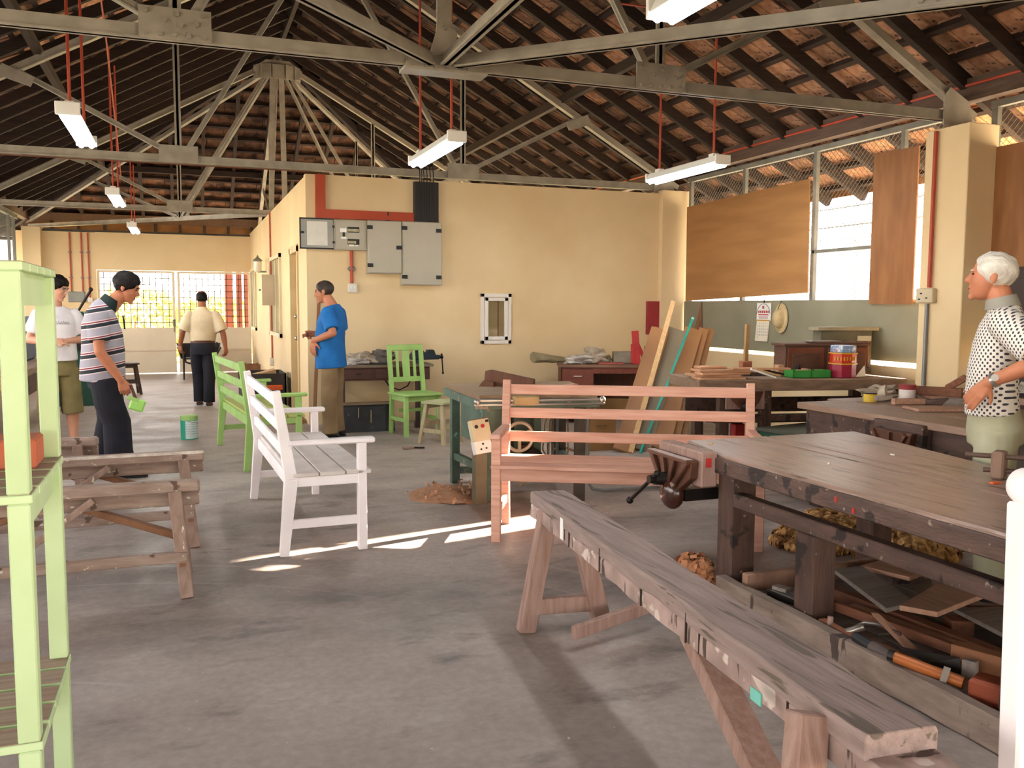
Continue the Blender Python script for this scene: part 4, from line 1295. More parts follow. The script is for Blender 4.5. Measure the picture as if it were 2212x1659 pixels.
# dark saw cuts down the near face
for k, yy in enumerate((3.05, 2.72, 2.36, 2.05, 1.97, 1.55)):
    xx = 1.511-0.0944*(3.57-yy)-0.083
    G().box((xx, yy, 0.535), (0.005, 0.004, 0.085), rz=-0.09).obj('saw_cut', mat('saw_cut_dark', '3c302a', '332822', rough=0.9), bt_, world=True)

# ================================================================ FOREGROUND WORKBENCH
wb = T('workbench', 'big dark wooden workbench in the right foreground with an iron vise', 'workbench', (3.0, 2.9, 0))
ZT = 0.70
yb0, yb1 = 1.55, 4.09
for x0, x1, nm in ((2.455, 2.955, 1), (2.962, 3.062, 2), (3.069, 3.66, 3)):
    g = G()
    n = 26
    rings = []
    for i in range(n+1):
        y = yb0+(yb1-yb0)*i/n
        e = [noise.noise(Vector((k*3.1+nm*7, y*5, 0)))*0.004 for k in range(4)]
        sk = 0.0
        xa, xb = x0, x1
        if nm == 1:
            xa += max(0.0, (y-3.6))*0.19
            xa += e[0]*2.2
        if nm == 3:
            xb += (y-2.77)*0.18-0.22
        tk = 0.085 if nm == 1 else 0.06
        rings.append([(xa, y, ZT-tk+e[1]), (xa+e[2]*0.5, y, ZT-0.008), (xa+0.010, y, ZT+e[3]*0.3), ((xa+xb)/2, y, ZT-0.001+e[1]*0.4), (xb-0.006, y, ZT+e[2]*0.3), (xb, y, ZT-0.01), (xb, y, ZT-0.06)])
    g.loft(rings).obj('top_plank', old_top, wb, world=True)
def wbp(nm, a, b, m=old_dark, bev=0.005):
    return G().span(a, b).obj(nm, m, wb, world=True, bev=bev)
wbp('front_apron', (2.438, 1.6, 0.607), (2.49, 3.69, 0.684))
wbp('rear_apron', (3.44, 1.6, 0.565), (3.49, 4.0, 0.64))
wbp('end_apron', (2.6, 3.95, 0.54), (3.5, 4.0, 0.64))
for x, y, lab in ((2.47, 3.55, 0), (2.47, 1.92, 0), (3.40, 3.62, 0), (3.38, 1.92, 0)):
    wbp('leg', (x, y, 0), (x+0.135, y+0.125, 0.64), old_dark_z)
wbp('middle_leg', (2.47, 2.96, 0), (2.59, 3.08, 0.455), old_dark_z)
wbp('middle_rail', (2.475, 1.95, 0.455), (2.535, 3.60, 0.525))
wbp('rear_rail', (3.42, 1.95, 0.33), (3.47, 3.70, 0.40))
g = rough_beam((2.425, 1.2, 0.062), (2.425, 3.57, 0.062), 0.055, 0.118, 40, 15, 0.006)
g.obj('lower_board', mat('stained_board', '86756a', '6b5b51', rough=0.7, vscale=4, stretch=(4, 1.4, 5), bump=0.3, bscale=12, specks=('413530', 5, 0.62, (1, 3, 0.7)), specks2=('4f4239', 14, 0.68)), wb, world=True, bev=0.003)
wbp('shelf_end_board', (2.47, 3.42, 0.06), (3.42, 3.46, 0.16), mat('patterned_end_board', 'a37f6a', '8a6a58', rough=0.7, vscale=5, stretch=(3, 1, 1), specks=('5c463b', 5, 0.6)))
for k in range(5):
    wbp('shelf_board', (2.46+k*0.19, 1.5, 0.055), (2.643+k*0.19, 3.42, 0.08), offcut_grey, 0.002)
# vise: body, wooden jaw, screw and handle
vi = G()
vi.prism([(2.315, 3.68, 0.665), (2.315, 4.07, 0.665), (2.315, 4.06, 0.60), (2.315, 3.96, 0.50), (2.315, 3.80, 0.50), (2.315, 3.69, 0.58)], (0.045, 0, 0))
v_ = vi.obj('vise', iron_m, wb, world=True, bev=0.004)
for (ya, za, yb_, zb) in ((3.70, 0.66, 3.83, 0.52), (4.05, 0.66, 3.93, 0.52), (3.82, 0.665, 3.86, 0.54), (3.94, 0.665, 3.90, 0.54)):
    G().bar((2.305, ya, za), (2.30, yb_, zb), 0.022, 0.03, up=(0, 1, 0)).obj('rib', iron_m, v_, world=True, bev=0.003)
G().bar((2.31, 3.68, 0.665), (2.31, 4.07, 0.665), 0.05, 0.02, up=(0, 0, 1)).obj('lip', iron_m, v_, world=True, bev=0.003)
G().ball((2.325, 3.87, 0.475), (0.055, 0.085, 0.085), 14, 10).obj('boss', mat('glossy_brown_iron', '4a2a20', '3c2119', rough=0.2, spec=0.6), v_, world=True, smooth=True)
G().cyl((2.315, 3.90, 0.545), (2.235, 3.90, 0.545), 0.036, 0.030, 14).cyl((2.245, 3.90, 0.545), (2.205, 3.90, 0.545), 0.022, 0.022, 12).obj('screw_head', iron_dark, v_, world=True, smooth=True)
G().cyl((2.222, 3.86, 0.575), (2.222, 4.12, 0.395), 0.011, n=10).ball((2.222, 4.13, 0.388), 0.02).ball((2.222, 3.85, 0.582), 0.018).obj('handle', iron_dark, v_, world=True, smooth=True)
G().span((2.362, 3.66, 0.535), (2.455, 4.08, 0.712)).obj('wooden_jaw', leg_pink, v_, world=True, bev=0.008)
G().span((2.36, 3.80, 0.44), (2.60, 3.95, 0.50)).obj('slide_bars', iron_dark, v_, world=True)
G().box((2.40, 3.657, 0.66), (0.03, 0.004, 0.045)).obj('red_mark', red_m, v_, world=True)
# red paint flecks on the apron
for y, z in ((2.80, 0.655), (2.70, 0.63)):
    G().box((2.437, y, z), (0.004, 0.014, 0.022)).obj('red_fleck', red_m, wb, world=True)
# ================================================================ TABLE SAW AND SWITCH POST
st = T('table_saw', 'green steel table saw with dusty wooden top behind the pink bench', 'machine', (2.45, 6.2, 0))
top = [(1.975, 6.80), (1.925, 5.80), (2.77, 5.66), (3.02, 6.70)]
G().prism([(x, y, 0.765) for x, y in top], (0, 0, 0.036)).obj('table_top', saw_top, st, world=True, bev=0.002)
def edge_rail(a, b, ins=0.03):
    A, B = Vector((a[0], a[1], 0.735)), Vector((b[0], b[1], 0.735))
    return G().bar(A, B, 0.04, 0.06)
for a, b in ((top[0], top[1]), (top[1], top[2]), (top[2], top[3]), (top[3], top[0])):
    edge_rail(a, b).obj('edge_rail', saw_green, st, world=True)
for (x, y) in ((2.03, 6.74), (2.07, 6.00), (2.70, 5.80), (2.90, 6.60)):
    G().span((x-0.032, y-0.032, 0), (x+0.032, y+0.032, 0.71)).obj('leg', saw_green if x < 2.6 else steel_dark, st, world=True)
for a, b, z in (((2.03, 6.74), (2.07, 6.00), 0.22), ((2.03, 6.74), (2.90, 6.60), 0.10), ((2.07, 6.00), (2.70, 5.80), 0.24), ((2.70, 5.80), (2.90, 6.60), 0.22)):
    G().bar((a[0], a[1], z), (b[0], b[1], z), 0.04, 0.055).obj('stretcher', saw_green, st, world=True)
G().span((2.04, 6.02, 0.40), (2.16, 6.60, 0.72)).obj('side_panel', saw_green, st, world=True)
G().span((2.16, 6.30, 0.28), (2.60, 6.62, 0.72)).obj('motor_housing', saw_green, st, world=True, bev=0.01)
for x in (2.22, 2.36, 2.52):
    G().span((x-0.03, 6.18, 0.12), (x+0.03, 6.22, 0.72)).obj('frame_strut', saw_green, st, world=True)
G().span((2.20, 6.23, 0.08), (2.50, 6.29, 0.36)).obj('brown_lower_panel', horse_brown, st, world=True)
# hand wheel
wl_ = G()
ringp = [(2.29+0.105*math.cos(a), 5.96, 0.47+0.105*math.sin(a)) for a in [2*math.pi*k/22 for k in range(23)]]
wl_.tube(ringp, 0.013, 8)
for k in range(3):
    a = 0.5+2*math.pi*k/3
    wl_.bar((2.29, 5.96, 0.47), (2.29+0.1*math.cos(a), 5.96, 0.47+0.1*math.sin(a)), 0.022, 0.012)
wl_.cyl((2.29, 5.93, 0.47), (2.29, 6.2, 0.47), 0.028).cyl((2.39, 5.95, 0.44), (2.47, 5.90, 0.435), 0.012)
wl_.obj('hand_wheel', mat('pale_wheel_metal', 'c9b9a4', 'b7a68f', rough=0.45, metal=0.3), st, world=True, smooth=True)
G().cyl((2.46, 6.1, 0.28), (2.46, 6.24, 0.28), 0.075, n=14).obj('pulley', iron_dark, st, world=True, smooth=True)
# fence rail tubes along the front edge
G().cyl((1.86, 5.715, 0.775), (2.80, 5.60, 0.765), 0.011).cyl((1.86, 5.715, 0.745), (2.80, 5.60, 0.735), 0.009).obj('fence_rail', steel_bright, st, world=True, smooth=True)
G().span((2.13, 5.63, 0.74), (2.31, 5.70, 0.80)).obj('fence_carriage', mat('worn_brass_block', 'a58f66', '8d7950', rough=0.5), st, world=True, bev=0.006)
for x in (1.88, 2.78):
    G().ball((x, 5.71-(x-1.86)*0.122, 0.765), 0.024).obj('rail_knob', steel_bright, st, world=True, smooth=True)
fb = T('saw_fence_board', 'brown wooden board standing on edge on the saw table top', 'board', (2.4, 6.45, 0.801))
G().prism([(2.20, 6.52, 0.801), (2.52, 6.28, 0.801), (2.52, 6.28, 0.862), (2.24, 6.49, 0.925), (2.21, 6.515, 0.915)], (0.03, 0.025, 0)).obj('board', desk_side, fb, world=True, bev=0.002)
G().prism([(2.14, 6.46, 0.801), (2.24, 6.40, 0.801), (2.24, 6.40, 0.835), (2.17, 6.45, 0.845)], (0.02, 0.02, 0)).obj('wedge', desk_side, fb, world=True)
off = T('timber_offcut', 'pale thin timber offcut at the right edge of the saw table', 'offcut', (2.8, 6.3, 0.802))
G().box((2.78, 6.22, 0.81), (0.22, 0.05, 0.016), rz=0.45).obj('offcut', pink_wood, off, world=True)
# switch post
sp_ = T('switch_post', 'short steel post carrying a tilted cream switch and socket box', 'switch', (1.985, 5.97, 0))
G().box((1.985, 5.97, 0.20), (0.085, 0.085, 0.40)).obj('post', mat('worn_green_brown_post', '7a705a', '655c49', rough=0.7, vscale=4), sp_, world=True)
tilt = Matrix.Rotation(math.radians(-14), 3, 'X') @ Matrix.Rotation(math.radians(-7), 3, 'Y')
G().box((1.975, 5.94, 0.535), (0.135, 0.085, 0.155), M=tilt).obj('switch_box', mat('cream_box_enamel', 'dccfae', 'd0c39f', rough=0.5), sp_, world=True, bev=0.004)
G().box((1.99, 5.935, 0.415), (0.13, 0.075, 0.10), M=tilt).obj('socket', white_metal, sp_, world=True, bev=0.004)
G().prism([(1.935, 5.96, 0.36), (2.04, 5.96, 0.36), (2.02, 5.96, 0.30), (1.95, 5.96, 0.30)], (0, 0.02, 0)).obj('bracket', MATS['worn_green_brown_post'], sp_, world=True)
def on_tilt(c0, off):
    return Vector(c0)+tilt @ Vector(off)
for (c0, o_, m, r) in (((1.975, 5.94, 0.535), (-0.035, -0.048, 0.025), black_m, 0.013), ((1.975, 5.94, 0.535), (0.012, -0.048, 0.025), red_m, 0.014), ((1.99, 5.935, 0.415), (0.0, -0.040, 0.018), black_m, 0.008), ((1.99, 5.935, 0.415), (-0.02, -0.040, -0.018), black_m, 0.007), ((1.99, 5.935, 0.415), (0.02, -0.040, -0.016), black_m, 0.007)):
    p = on_tilt(c0, o_)
    q = on_tilt(c0, (o_[0], o_[1]+0.012, o_[2]))
    G().cyl(p, q, r).obj('button' if r > 0.01 else 'socket_hole', m, sp_, world=True)
G().box(on_tilt((1.975, 5.94, 0.535), (0.05, -0.045, 0.055)), (0.022, 0.008, 0.016), M=tilt).obj('indicator', black_m, sp_, world=True)
G().box(on_tilt((1.975, 5.94, 0.535), (0, 0.0, 0.0785)), (0.132, 0.082, 0.004), M=tilt).obj('rusty_lid', horse_brown, sp_, world=True)
cbs = T('cardboard_sheet', 'folded brown cardboard leaning behind the switch post', 'cardboard', (1.98, 6.25, 0))
G().prism([(1.955, 6.02, 0.235), (2.10, 6.02, 0.12), (2.10, 6.02, 0.30), (2.0, 6.02, 0.46), (1.955, 6.02, 0.50)], (0.0, 0.012, 0)).obj('sheet', mat('brown_card', 'a06a48', '8f5b3c', rough=0.85), cbs, world=True)

# sawdust and shavings
def pile(name, label, c, r, h, m, n, seed, size, base_m=None):
    t = T(name, label, 'shavings', (c[0], c[1], 0))
    rr = random.Random(seed)
    lump('heap', base_m or m, (0, 0, h*0.15), (r[0], r[1], h), t, seed=seed, amp=0.3, flat=0.85)
    if n:
        g = G()
        for k in range(n):
            a, q = rr.uniform(0, 6.283), math.sqrt(rr.random())*1.12
            x, y = r[0]*q*math.cos(a), r[1]*q*math.sin(a)
            z = h*max(0.03, 1.15*math.sqrt(max(0, 1-q*q)))+rr.uniform(0, 0.03)
            e = Euler((rr.uniform(-1, 1), rr.uniform(-1, 1), rr.uniform(0, 6.28))).to_matrix()
            s = size*rr.uniform(0.6, 1.5)
            # a curled shaving: three quads on an arc
            pts = []
            for i in range(5):
                th = i*0.75
                pts.append((math.sin(th)*s*0.5, math.cos(th)*s*0.5))
            vs = []
            for (u, v) in pts:
                vs += [Vector((x, y, z))+e @ Vector((u, -s*0.22, v)), Vector((x, y, z))+e @ Vector((u, s*0.22, v))]
            g.add(vs, [(2*i, 2*i+1, 2*i+3, 2*i+2) for i in range(4)])
        o = g.obj('curls', m, t)
        o['kind'] = 'stuff'
    return t
pile('sawdust_pile', 'flat reddish sawdust patch with chips under the saw table', (1.93, 6.30), (0.36, 0.34), 0.02, mat('pink_chips', 'c49a7c', 'ab7f62', rough=0.9), 60, 5, 0.035, sawdust_m)
pile('shavings_pile', 'yellow brown heap of wood shavings beyond the big workbench', (3.74, 4.24), (0.40, 0.25), 0.12, shaving_m, 2600, 8, 0.062)
pile('shavings_pile', 'smaller yellow brown shavings heap between the workbench back legs', (3.92, 3.86), (0.22, 0.20), 0.11, shaving_m, 1200, 9, 0.062)
pile('shavings_pile', 'reddish shavings tuft left of the front workbench leg', (2.40, 3.78), (0.10, 0.09), 0.11, mat('red_shavings', 'b07a58', '97633f', rough=0.9), 420, 10, 0.05)
pile('shavings_pile', 'small reddish shavings at the near foot of the lower board', (2.10, 1.62), (0.16, 0.10), 0.04, MATS['red_shavings'], 160, 12, 0.04)

# floor pipe by the saw, paint can, old hand tool
pipe('conduit', [(2.86, 6.00, 0.75), (2.86, 6.00, 0.10), (2.90, 5.99, 0.035), (3.0, 5.98, 0.02), (3.8, 5.93, 0.02), (4.05, 5.92, 0.02)], 0.014, grey_pipe, 'bent grey conduit running over the floor under the pink bench')
can = T('paint_can', 'green and white open paint tin standing on the floor', 'paint tin', (0.035, 9.90, 0))
G().lathe((0, 0, 0), [(0.088, 0), (0.088, 0.246), (0.083, 0.246), (0.083, 0.15), (0.001, 0.148)], 24).obj('tin', mat('green_white_tin', '2fa58c', '3a9c7c', rough=0.4), can, smooth=True)
G().lathe((0, 0, 0.0), [(0.0895, 0.205), (0.0905, 0.25), (0.087, 0.252)], 24).obj('rim', green_paint2, can, smooth=True)
lb = G()
for k in range(9):
    a0, a1 = math.radians(-115+k*15), math.radians(-100+k*15)
    lb.quad((0.0895*math.cos(a0), 0.0895*math.sin(a0), 0.012), (0.0895*math.cos(a1), 0.0895*math.sin(a1), 0.012), (0.0895*math.cos(a1), 0.0895*math.sin(a1), 0.20), (0.0895*math.cos(a0), 0.0895*math.sin(a0), 0.20-0.0*k))
lb.obj('label_band', mat('pale_label', 'd3dcd9', 'c3d0cf', rough=0.5), can)
lb = G()
for k in range(6):
    a0, a1 = math.radians(-112+k*20), math.radians(-96+k*20)
    for z in (0.06, 0.085, 0.11, 0.135, 0.16):
        lb.quad((0.0899*math.cos(a0), 0.0899*math.sin(a0), z), (0.0899*math.cos(a1), 0.0899*math.sin(a1), z), (0.0899*math.cos(a1), 0.0899*math.sin(a1), z+0.006), (0.0899*math.cos(a0), 0.0899*math.sin(a0), z+0.006))
lb.obj('print_lines', mat('print_grey_blue', '8fa6b0', '839aa5'), can)
G().tube([(0.092*math.cos(a), 0.092*math.sin(a), 0.205-0.03*math.sin((a+1.9)*1.0)) for a in [-1.9+0.22*k for k in range(15)]], 0.003, 6).obj('wire_handle', grey_pipe, can)
ot = T('hand_brush', 'flat dark tool lying on the floor before the pale stool', 'tool', (2.07, 8.48, 0))
G().prism([(-0.05, -0.03, 0), (0.06, -0.015, 0), (0.06, 0.02, 0), (-0.05, 0.035, 0)], (0, 0, 0.022)).obj('head', leg_pink, ot, bev=0.003)
G().bar((0.05, 0.0, 0.015), (0.16, -0.03, 0.012), 0.02, 0.016).obj('handle', iron_dark, ot)

# ================================================================ METAL LEG BENCH WITH BENCH VISE
mb = T('metal_leg_bench', 'brown drawer bench on dark steel legs behind the man in blue', 'workbench', (2.2, 10.2, 0))
drawer_w = mat('dark_red_brown_wood', '5e3d33', '50332a', rough=0.6, vscale=3, stretch=GX)
G().span((1.62, 9.95, 0.715), (2.74, 10.56, 0.745)).obj('bench_top', mat('grey_brown_top', '8a7866', '766555', rough=0.7), mb, world=True, bev=0.003)
G().span((1.66, 9.98, 0.565), (2.70, 10.50, 0.715)).obj('apron', drawer_w, mb, world=True)
for x0, x1 in ((1.70, 2.02), (2.06, 2.38), (2.42, 2.68)):
    dw = G().span((x0, 9.965, 0.585), (x1, 9.98, 0.70)).obj('drawer', drawer_w, mb, world=True, bev=0.004)
    G().box(((x0+x1)/2, 9.955, 0.645), (0.05, 0.02, 0.015)).obj('drawer_pull', leather_k, dw, world=True)
for x, y in ((1.68, 10.0), (2.56, 10.0), (2.70, 10.5), (1.68, 10.5)):
    G().span((x-0.025, y-0.025, 0), (x+0.025, y+0.025, 0.565)).obj('leg', mat('dark_brown_steel', '4b3a36', '3e2f2c', rough=0.6), mb, world=True)
    G().span((x-0.035, y-0.035, 0), (x+0.035, y+0.035, 0.06)).obj('foot', MATS['dark_brown_steel'], mb, world=True)
G().tube([(2.22, 10.3, 0.57), (2.28, 10.28, 0.47), (2.40, 10.26, 0.42), (2.50, 10.25, 0.47), (2.55, 10.25, 0.56)], 0.008, 6).obj('cable', black_m, mb, world=True)
bv = T('bench_vise', 'dark blue metal vise on the right end of the drawer bench', 'vise', (2.62, 10.1, 0.746))
blue_iron = mat('dark_blue_iron', '2d3a46', '25303a', rough=0.4, metal=0.2)
G().cyl((2.60, 10.12, 0.746), (2.60, 10.12, 0.79), 0.07, 0.055, 14).obj('base', blue_iron, bv, world=True, smooth=True)
G().prism([(2.50, 10.06, 0.79), (2.84, 10.06, 0.79), (2.86, 10.06, 0.84), (2.80, 10.06, 0.845), (2.78, 10.06, 0.905), (2.70, 10.06, 0.905), (2.70, 10.06, 0.875), (2.66, 10.06, 0.875), (2.65, 10.06, 0.90), (2.55, 10.06, 0.90), (2.50, 10.06, 0.85)], (0, 0.11, 0)).obj('jaws', blue_iron, bv, world=True, bev=0.008)
G().cyl((2.80, 10.115, 0.815), (2.90, 10.115, 0.815), 0.018).cyl((2.885, 10.115, 0.84), (2.90, 10.115, 0.63), 0.008).ball((2.90, 10.115, 0.625), 0.014).ball((2.884, 10.115, 0.845), 0.014).obj('handle', iron_dark, bv, world=True, smooth=True)
tag(lump('crumpled_cloth', rag_m, (1.98, 10.28, 0.80), (0.16, 0.14, 0.075), seed=3, amp=0.7, freq=5, flat=0.3), 'crumpled grey brown cloth on the left of the drawer bench', 'cloth')
tag(lump('crumpled_cloth', rag_w, (1.86, 10.12, 0.775), (0.13, 0.10, 0.04), seed=13, amp=0.7, freq=6, flat=0.3), 'paler low rag at the left front of the drawer bench', 'cloth')
tag(lump('crumpled_cloth', mat('dark_grey_cloth', '77706a', '5b5550', rough=0.95, vscale=9), (2.20, 10.30, 0.81), (0.15, 0.11, 0.07), seed=23, amp=0.7, freq=5, flat=0.3), 'dark grey cloth heap on the drawer bench behind the tin lid', 'cloth')
pl = T('metal_plate', 'shallow grey metal dish on the drawer bench beside the cloths', 'dish', (2.14, 10.08, 0.746))
G().lathe((0, 0, 0), [(0.09, 0), (0.12, 0.02), (0.125, 0.024), (0.11, 0.024), (0.085, 0.008), (0.001, 0.006)], 20).obj('dish', mat('dull_tin', '8d8d90', '7d7d80', rough=0.4, metal=0.4), pl, smooth=True)
bp = T('black_sheet', 'black dusty sheet lying against the wall below the drawer bench', 'panel', (1.95, 9.98, 0))
G().prism([(1.60, 9.80, 0.0), (2.24, 9.80, 0.0), (2.24, 9.89, 0.30), (1.60, 9.89, 0.30)], (0, 0.03, 0)).obj('sheet', mat('scratched_black', '2b2c30', '38383b', rough=0.7, vscale=5, specks=('55565a', 9, 0.66)), bp, world=True)
G().span((1.60, 9.87, 0.300), (2.24, 9.96, 0.325)).obj('wooden_edge', mat('brown_ledge', '8b7560', '78644f'), bp, world=True)
for x, z0, z1 in ((1.83, 0.16, 0.27), (1.97, 0.10, 0.24)):
    G().bar((x, 9.80+0.3*z0-0.004, z0), (x+0.01, 9.80+0.3*z1-0.004, z1), 0.008, 0.004).obj('scratch', pale_wood, bp, world=True)
stk = T('leaning_stick', 'long brown stick leaning on the wall corner beside the man in blue', 'stick', (1.385, 10.25, 0))
G().bar((1.385, 10.22, 0.0), (1.515, 10.575, 1.52), 0.035, 0.022).obj('stick', mat('brown_stick', '8f6142', '7d5236', rough=0.6), stk, world=True)
dk = T('dark_leaning_board', 'dark narrow board leaning on the wall behind the man in blue', 'board', (1.60, 10.4, 0))
G().prism([(1.555, 10.40, 0), (1.62, 10.40, 0), (1.63, 10.57, 0.72), (1.585, 10.57, 0.72)], (0, 0.02, 0)).obj('board', drawer_w, dk, world=True)
# black bin with packets behind the green bench
bx = T('black_bin', 'open black bin against the side wall holding packets', 'bin', (1.05, 12.6, 0))
g = G()
for a, b in (((0.72, 12.25, 0), (1.30, 12.28, 0.50)), ((0.72, 13.0, 0), (1.30, 13.03, 0.50)), ((0.72, 12.25, 0), (0.745, 13.03, 0.40)), ((1.275, 12.25, 0), (1.30, 13.03, 0.50)), ((0.72, 12.25, 0.02), (1.30, 13.03, 0.05))):
    g.span(a, b)
g.obj('bin', mat('dusty_black', '3a3432', '302b29', rough=0.7), bx, world=True)
pk = T('paper_packet', 'brown paper packet with faint red print on the black bin', 'packet', (1.02, 12.45, 0.40))
G().box((1.02, 12.42, 0.44), (0.34, 0.20, 0.16), M=Matrix.Rotation(math.radians(-14), 3, 'Y')).obj('packet', mat('kraft_paper', 'bb9a76', 'a98865', rough=0.9), pk, world=True, bev=0.01)
for z in (0.41, 0.445):
    G().box((1.08, 12.318, z+0.02), (0.08, 0.003, 0.008)).obj('print', red_m, pk, world=True)
pk2 = T('orange_package', 'orange tray shaped package on the black bin below the packet', 'packet', (1.12, 12.3, 0.28))
G().box((1.12, 12.26, 0.31), (0.26, 0.10, 0.07)).obj('package', mat('orange_plastic', 'd2622e', 'c4552a', rough=0.5), pk2, world=True, bev=0.012)
pk3 = T('plastic_bag', 'small yellow green plastic bag in the black bin', 'bag', (0.86, 12.5, 0.4))
lump('bag', mat('yellow_green_bag', 'b9c046', 'a5ad3a', rough=0.6), (0, 0, 0.02), (0.07, 0.06, 0.06), pk3, seed=40)
fs = T('floor_slab_board', 'flat brown board on the floor at the foot of the inner wall corner', 'board', (1.1, 11.2, 0))
G().span((0.85, 10.75, 0.0), (1.34, 11.3, 0.05)).obj('board', mat('brown_card', 'a06a48'), fs, world=True)

# ================================================================ RED DESK AND ITS CLUTTER
dx = Vector((0.657, -0.871, 0)).normalized()      # along the front of the desk
dy = Vector((-0.12, 0.60, 0)).normalized()
def dpt(u, v, z):
    c = Vector((4.283, 9.80, 0))
    ex = Vector((0.93, -0.37, 0)).normalized()
    ey = Vector((0.37, 0.93, 0)).normalized()
    p = c+ex*u+ey*v
    return (p.x, p.y, z)
dsk = T('office_desk', 'red brown wooden desk with drawers against the inner room wall', 'desk', (4.7, 10.0, 0))
def dbox(nm, u0, u1, v0, v1, z0, z1, m=desk_red, parent=None, bev=0.003):
    return G().prism([dpt(u0, v0, z0), dpt(u1, v0, z0), dpt(u1, v1, z0), dpt(u0, v1, z0)], (0, 0, z1-z0)).obj(nm, m, parent or dsk, world=True, bev=bev)
dbox('desk_top', -0.02, 1.25, -0.02, 0.62, 0.685, 0.72, mat('desk_top_brown', '84604a', '735240', rough=0.5))
dbox('top_rail', 0.40, 1.23, 0.0, 0.03, 0.61, 0.685)
dbox('side_panel', 0.0, 0.02, 0.0, 0.60, 0.0, 0.685, desk_side)
dbox('pedestal', 0.02, 0.42, 0.02, 0.58, 0.06, 0.685)
for z0, z1 in ((0.47, 0.665), (0.26, 0.46), (0.07, 0.25)):
    d_ = dbox('drawer', 0.03, 0.41, 0.0, 0.02, z0, z1)
    dbox('drawer_handle', 0.17, 0.27, -0.015, 0.0, (z0+z1)/2+0.005, (z0+z1)/2+0.018, steel_bright, d_, 0.0)
dbox('right_side_panel', 1.21, 1.23, 0.0, 0.60, 0.0, 0.685, desk_side)
dbox('back_panel', 0.42, 1.21, 0.56, 0.58, 0.25, 0.685, desk_side)
sk = T('canvas_sack', 'rolled canvas sack overhanging the left end of the red desk', 'sack', (4.15, 10.05, 0.72))
g = G()
rings = []
for i in range(13):
    t = i/12
    c = Vector((4.02, 10.02, 0.80)).lerp(Vector((4.42, 9.96, 0.765)), t)
    r = 0.085-0.045*t
    ring = []
    for k in range(16):
        a = 2*math.pi*k/16
        w = 1+0.2*noise.noise(Vector((t*4, math.cos(a)*2, math.sin(a)*2)))
        ring.append(c+Vector((0.0, math.cos(a)*r*1.2*w, math.sin(a)*r*0.8*w)))
    rings.append(ring)
g.loft(rings).obj('sack', canvas_m, sk, world=True, smooth=True)
tag(lump('crumpled_cloth', rag_w, dpt(0.24, 0.15, 0.765), (0.16, 0.12, 0.06), seed=51, amp=0.8, freq=6, flat=0.25), 'crumpled whitish cloth beside the canvas sack on the red desk', 'cloth')
tag(lump('crumpled_cloth', rag_m, dpt(0.44, 0.30, 0.80), (0.17, 0.13, 0.10), seed=57, amp=0.9, freq=5, flat=0.2), 'tallest crumpled beige cloth in the middle of the red desk', 'cloth')
tag(lump('crumpled_cloth', canvas_m, dpt(0.60, 0.38, 0.765), (0.08, 0.08, 0.045), seed=61, amp=0.9, freq=5, flat=0.2), 'small olive cloth left of the grey box on the red desk', 'cloth')
fr_ = T('folder', 'thin reddish folder lying under the cloths on the red desk', 'folder', dpt(0.62, 0.16, 0.721))
dbox('folder', 0.48, 0.78, 0.05, 0.26, 0.721, 0.738, mat('pink_folder', 'b0574e', 'a04c44'), fr_)
gb = T('grey_carton', 'dusty grey box on the red desk left of the red stand', 'box', dpt(0.9, 0.4, 0.72))
dbox('box', 0.68, 1.00, 0.28, 0.50, 0.722, 0.86, mat('mottled_grey_box', '9a8f7c', '7b715f', rough=0.85, vscale=7), gb)
rs = T('red_timber_stand', 'bright red painted timber bracket standing on the red desk', 'stand', dpt(1.05, 0.1, 0.72))
def RB(pts, w, nm='arm'):
    p, q = pts
    G().bar(p, q, w, 0.03, up=(0.37, 0.93, 0)).obj(nm, red_m, rs, world=True, bev=0.003)
RB((dpt(0.95, 0.10, 0.722), dpt(0.92, 0.12, 1.13)), 0.085, 'upright')
RB((dpt(0.90, 0.10, 0.73), dpt(0.895, 0.10, 0.97)), 0.05, 'post')
RB((dpt(0.95, 0.13, 0.98), dpt(1.06, 0.13, 0.75)), 0.045, 'brace')
RB((dpt(0.88, 0.12, 0.737), dpt(1.09, 0.12, 0.737)), 0.03, 'foot')
rp_ = T('red_board', 'dark red rectangular board fixed to the wall above the leaning planks', 'board', (5.93, 10.57, 1.16))
G().span((5.90, 10.55, 1.05), (6.14, 10.60, 1.50)).obj('board', mat('dark_red_board', '9c2f33', '8f2a2e', rough=0.5), rp_, world=True, bev=0.004)
cz = T('grey_parcel', 'small brown grey boxes stacked on the red desk right end behind stand', 'box', dpt(1.16, 0.4, 0.72))
dbox('parcel', 1.08, 1.22, 0.32, 0.50, 0.722, 0.80, mat('slate_box', '66707a', '59626b'), cz)
dbox('parcel', 1.08, 1.22, 0.34, 0.50, 0.802, 0.93, MATS['mottled_grey_box'], cz)

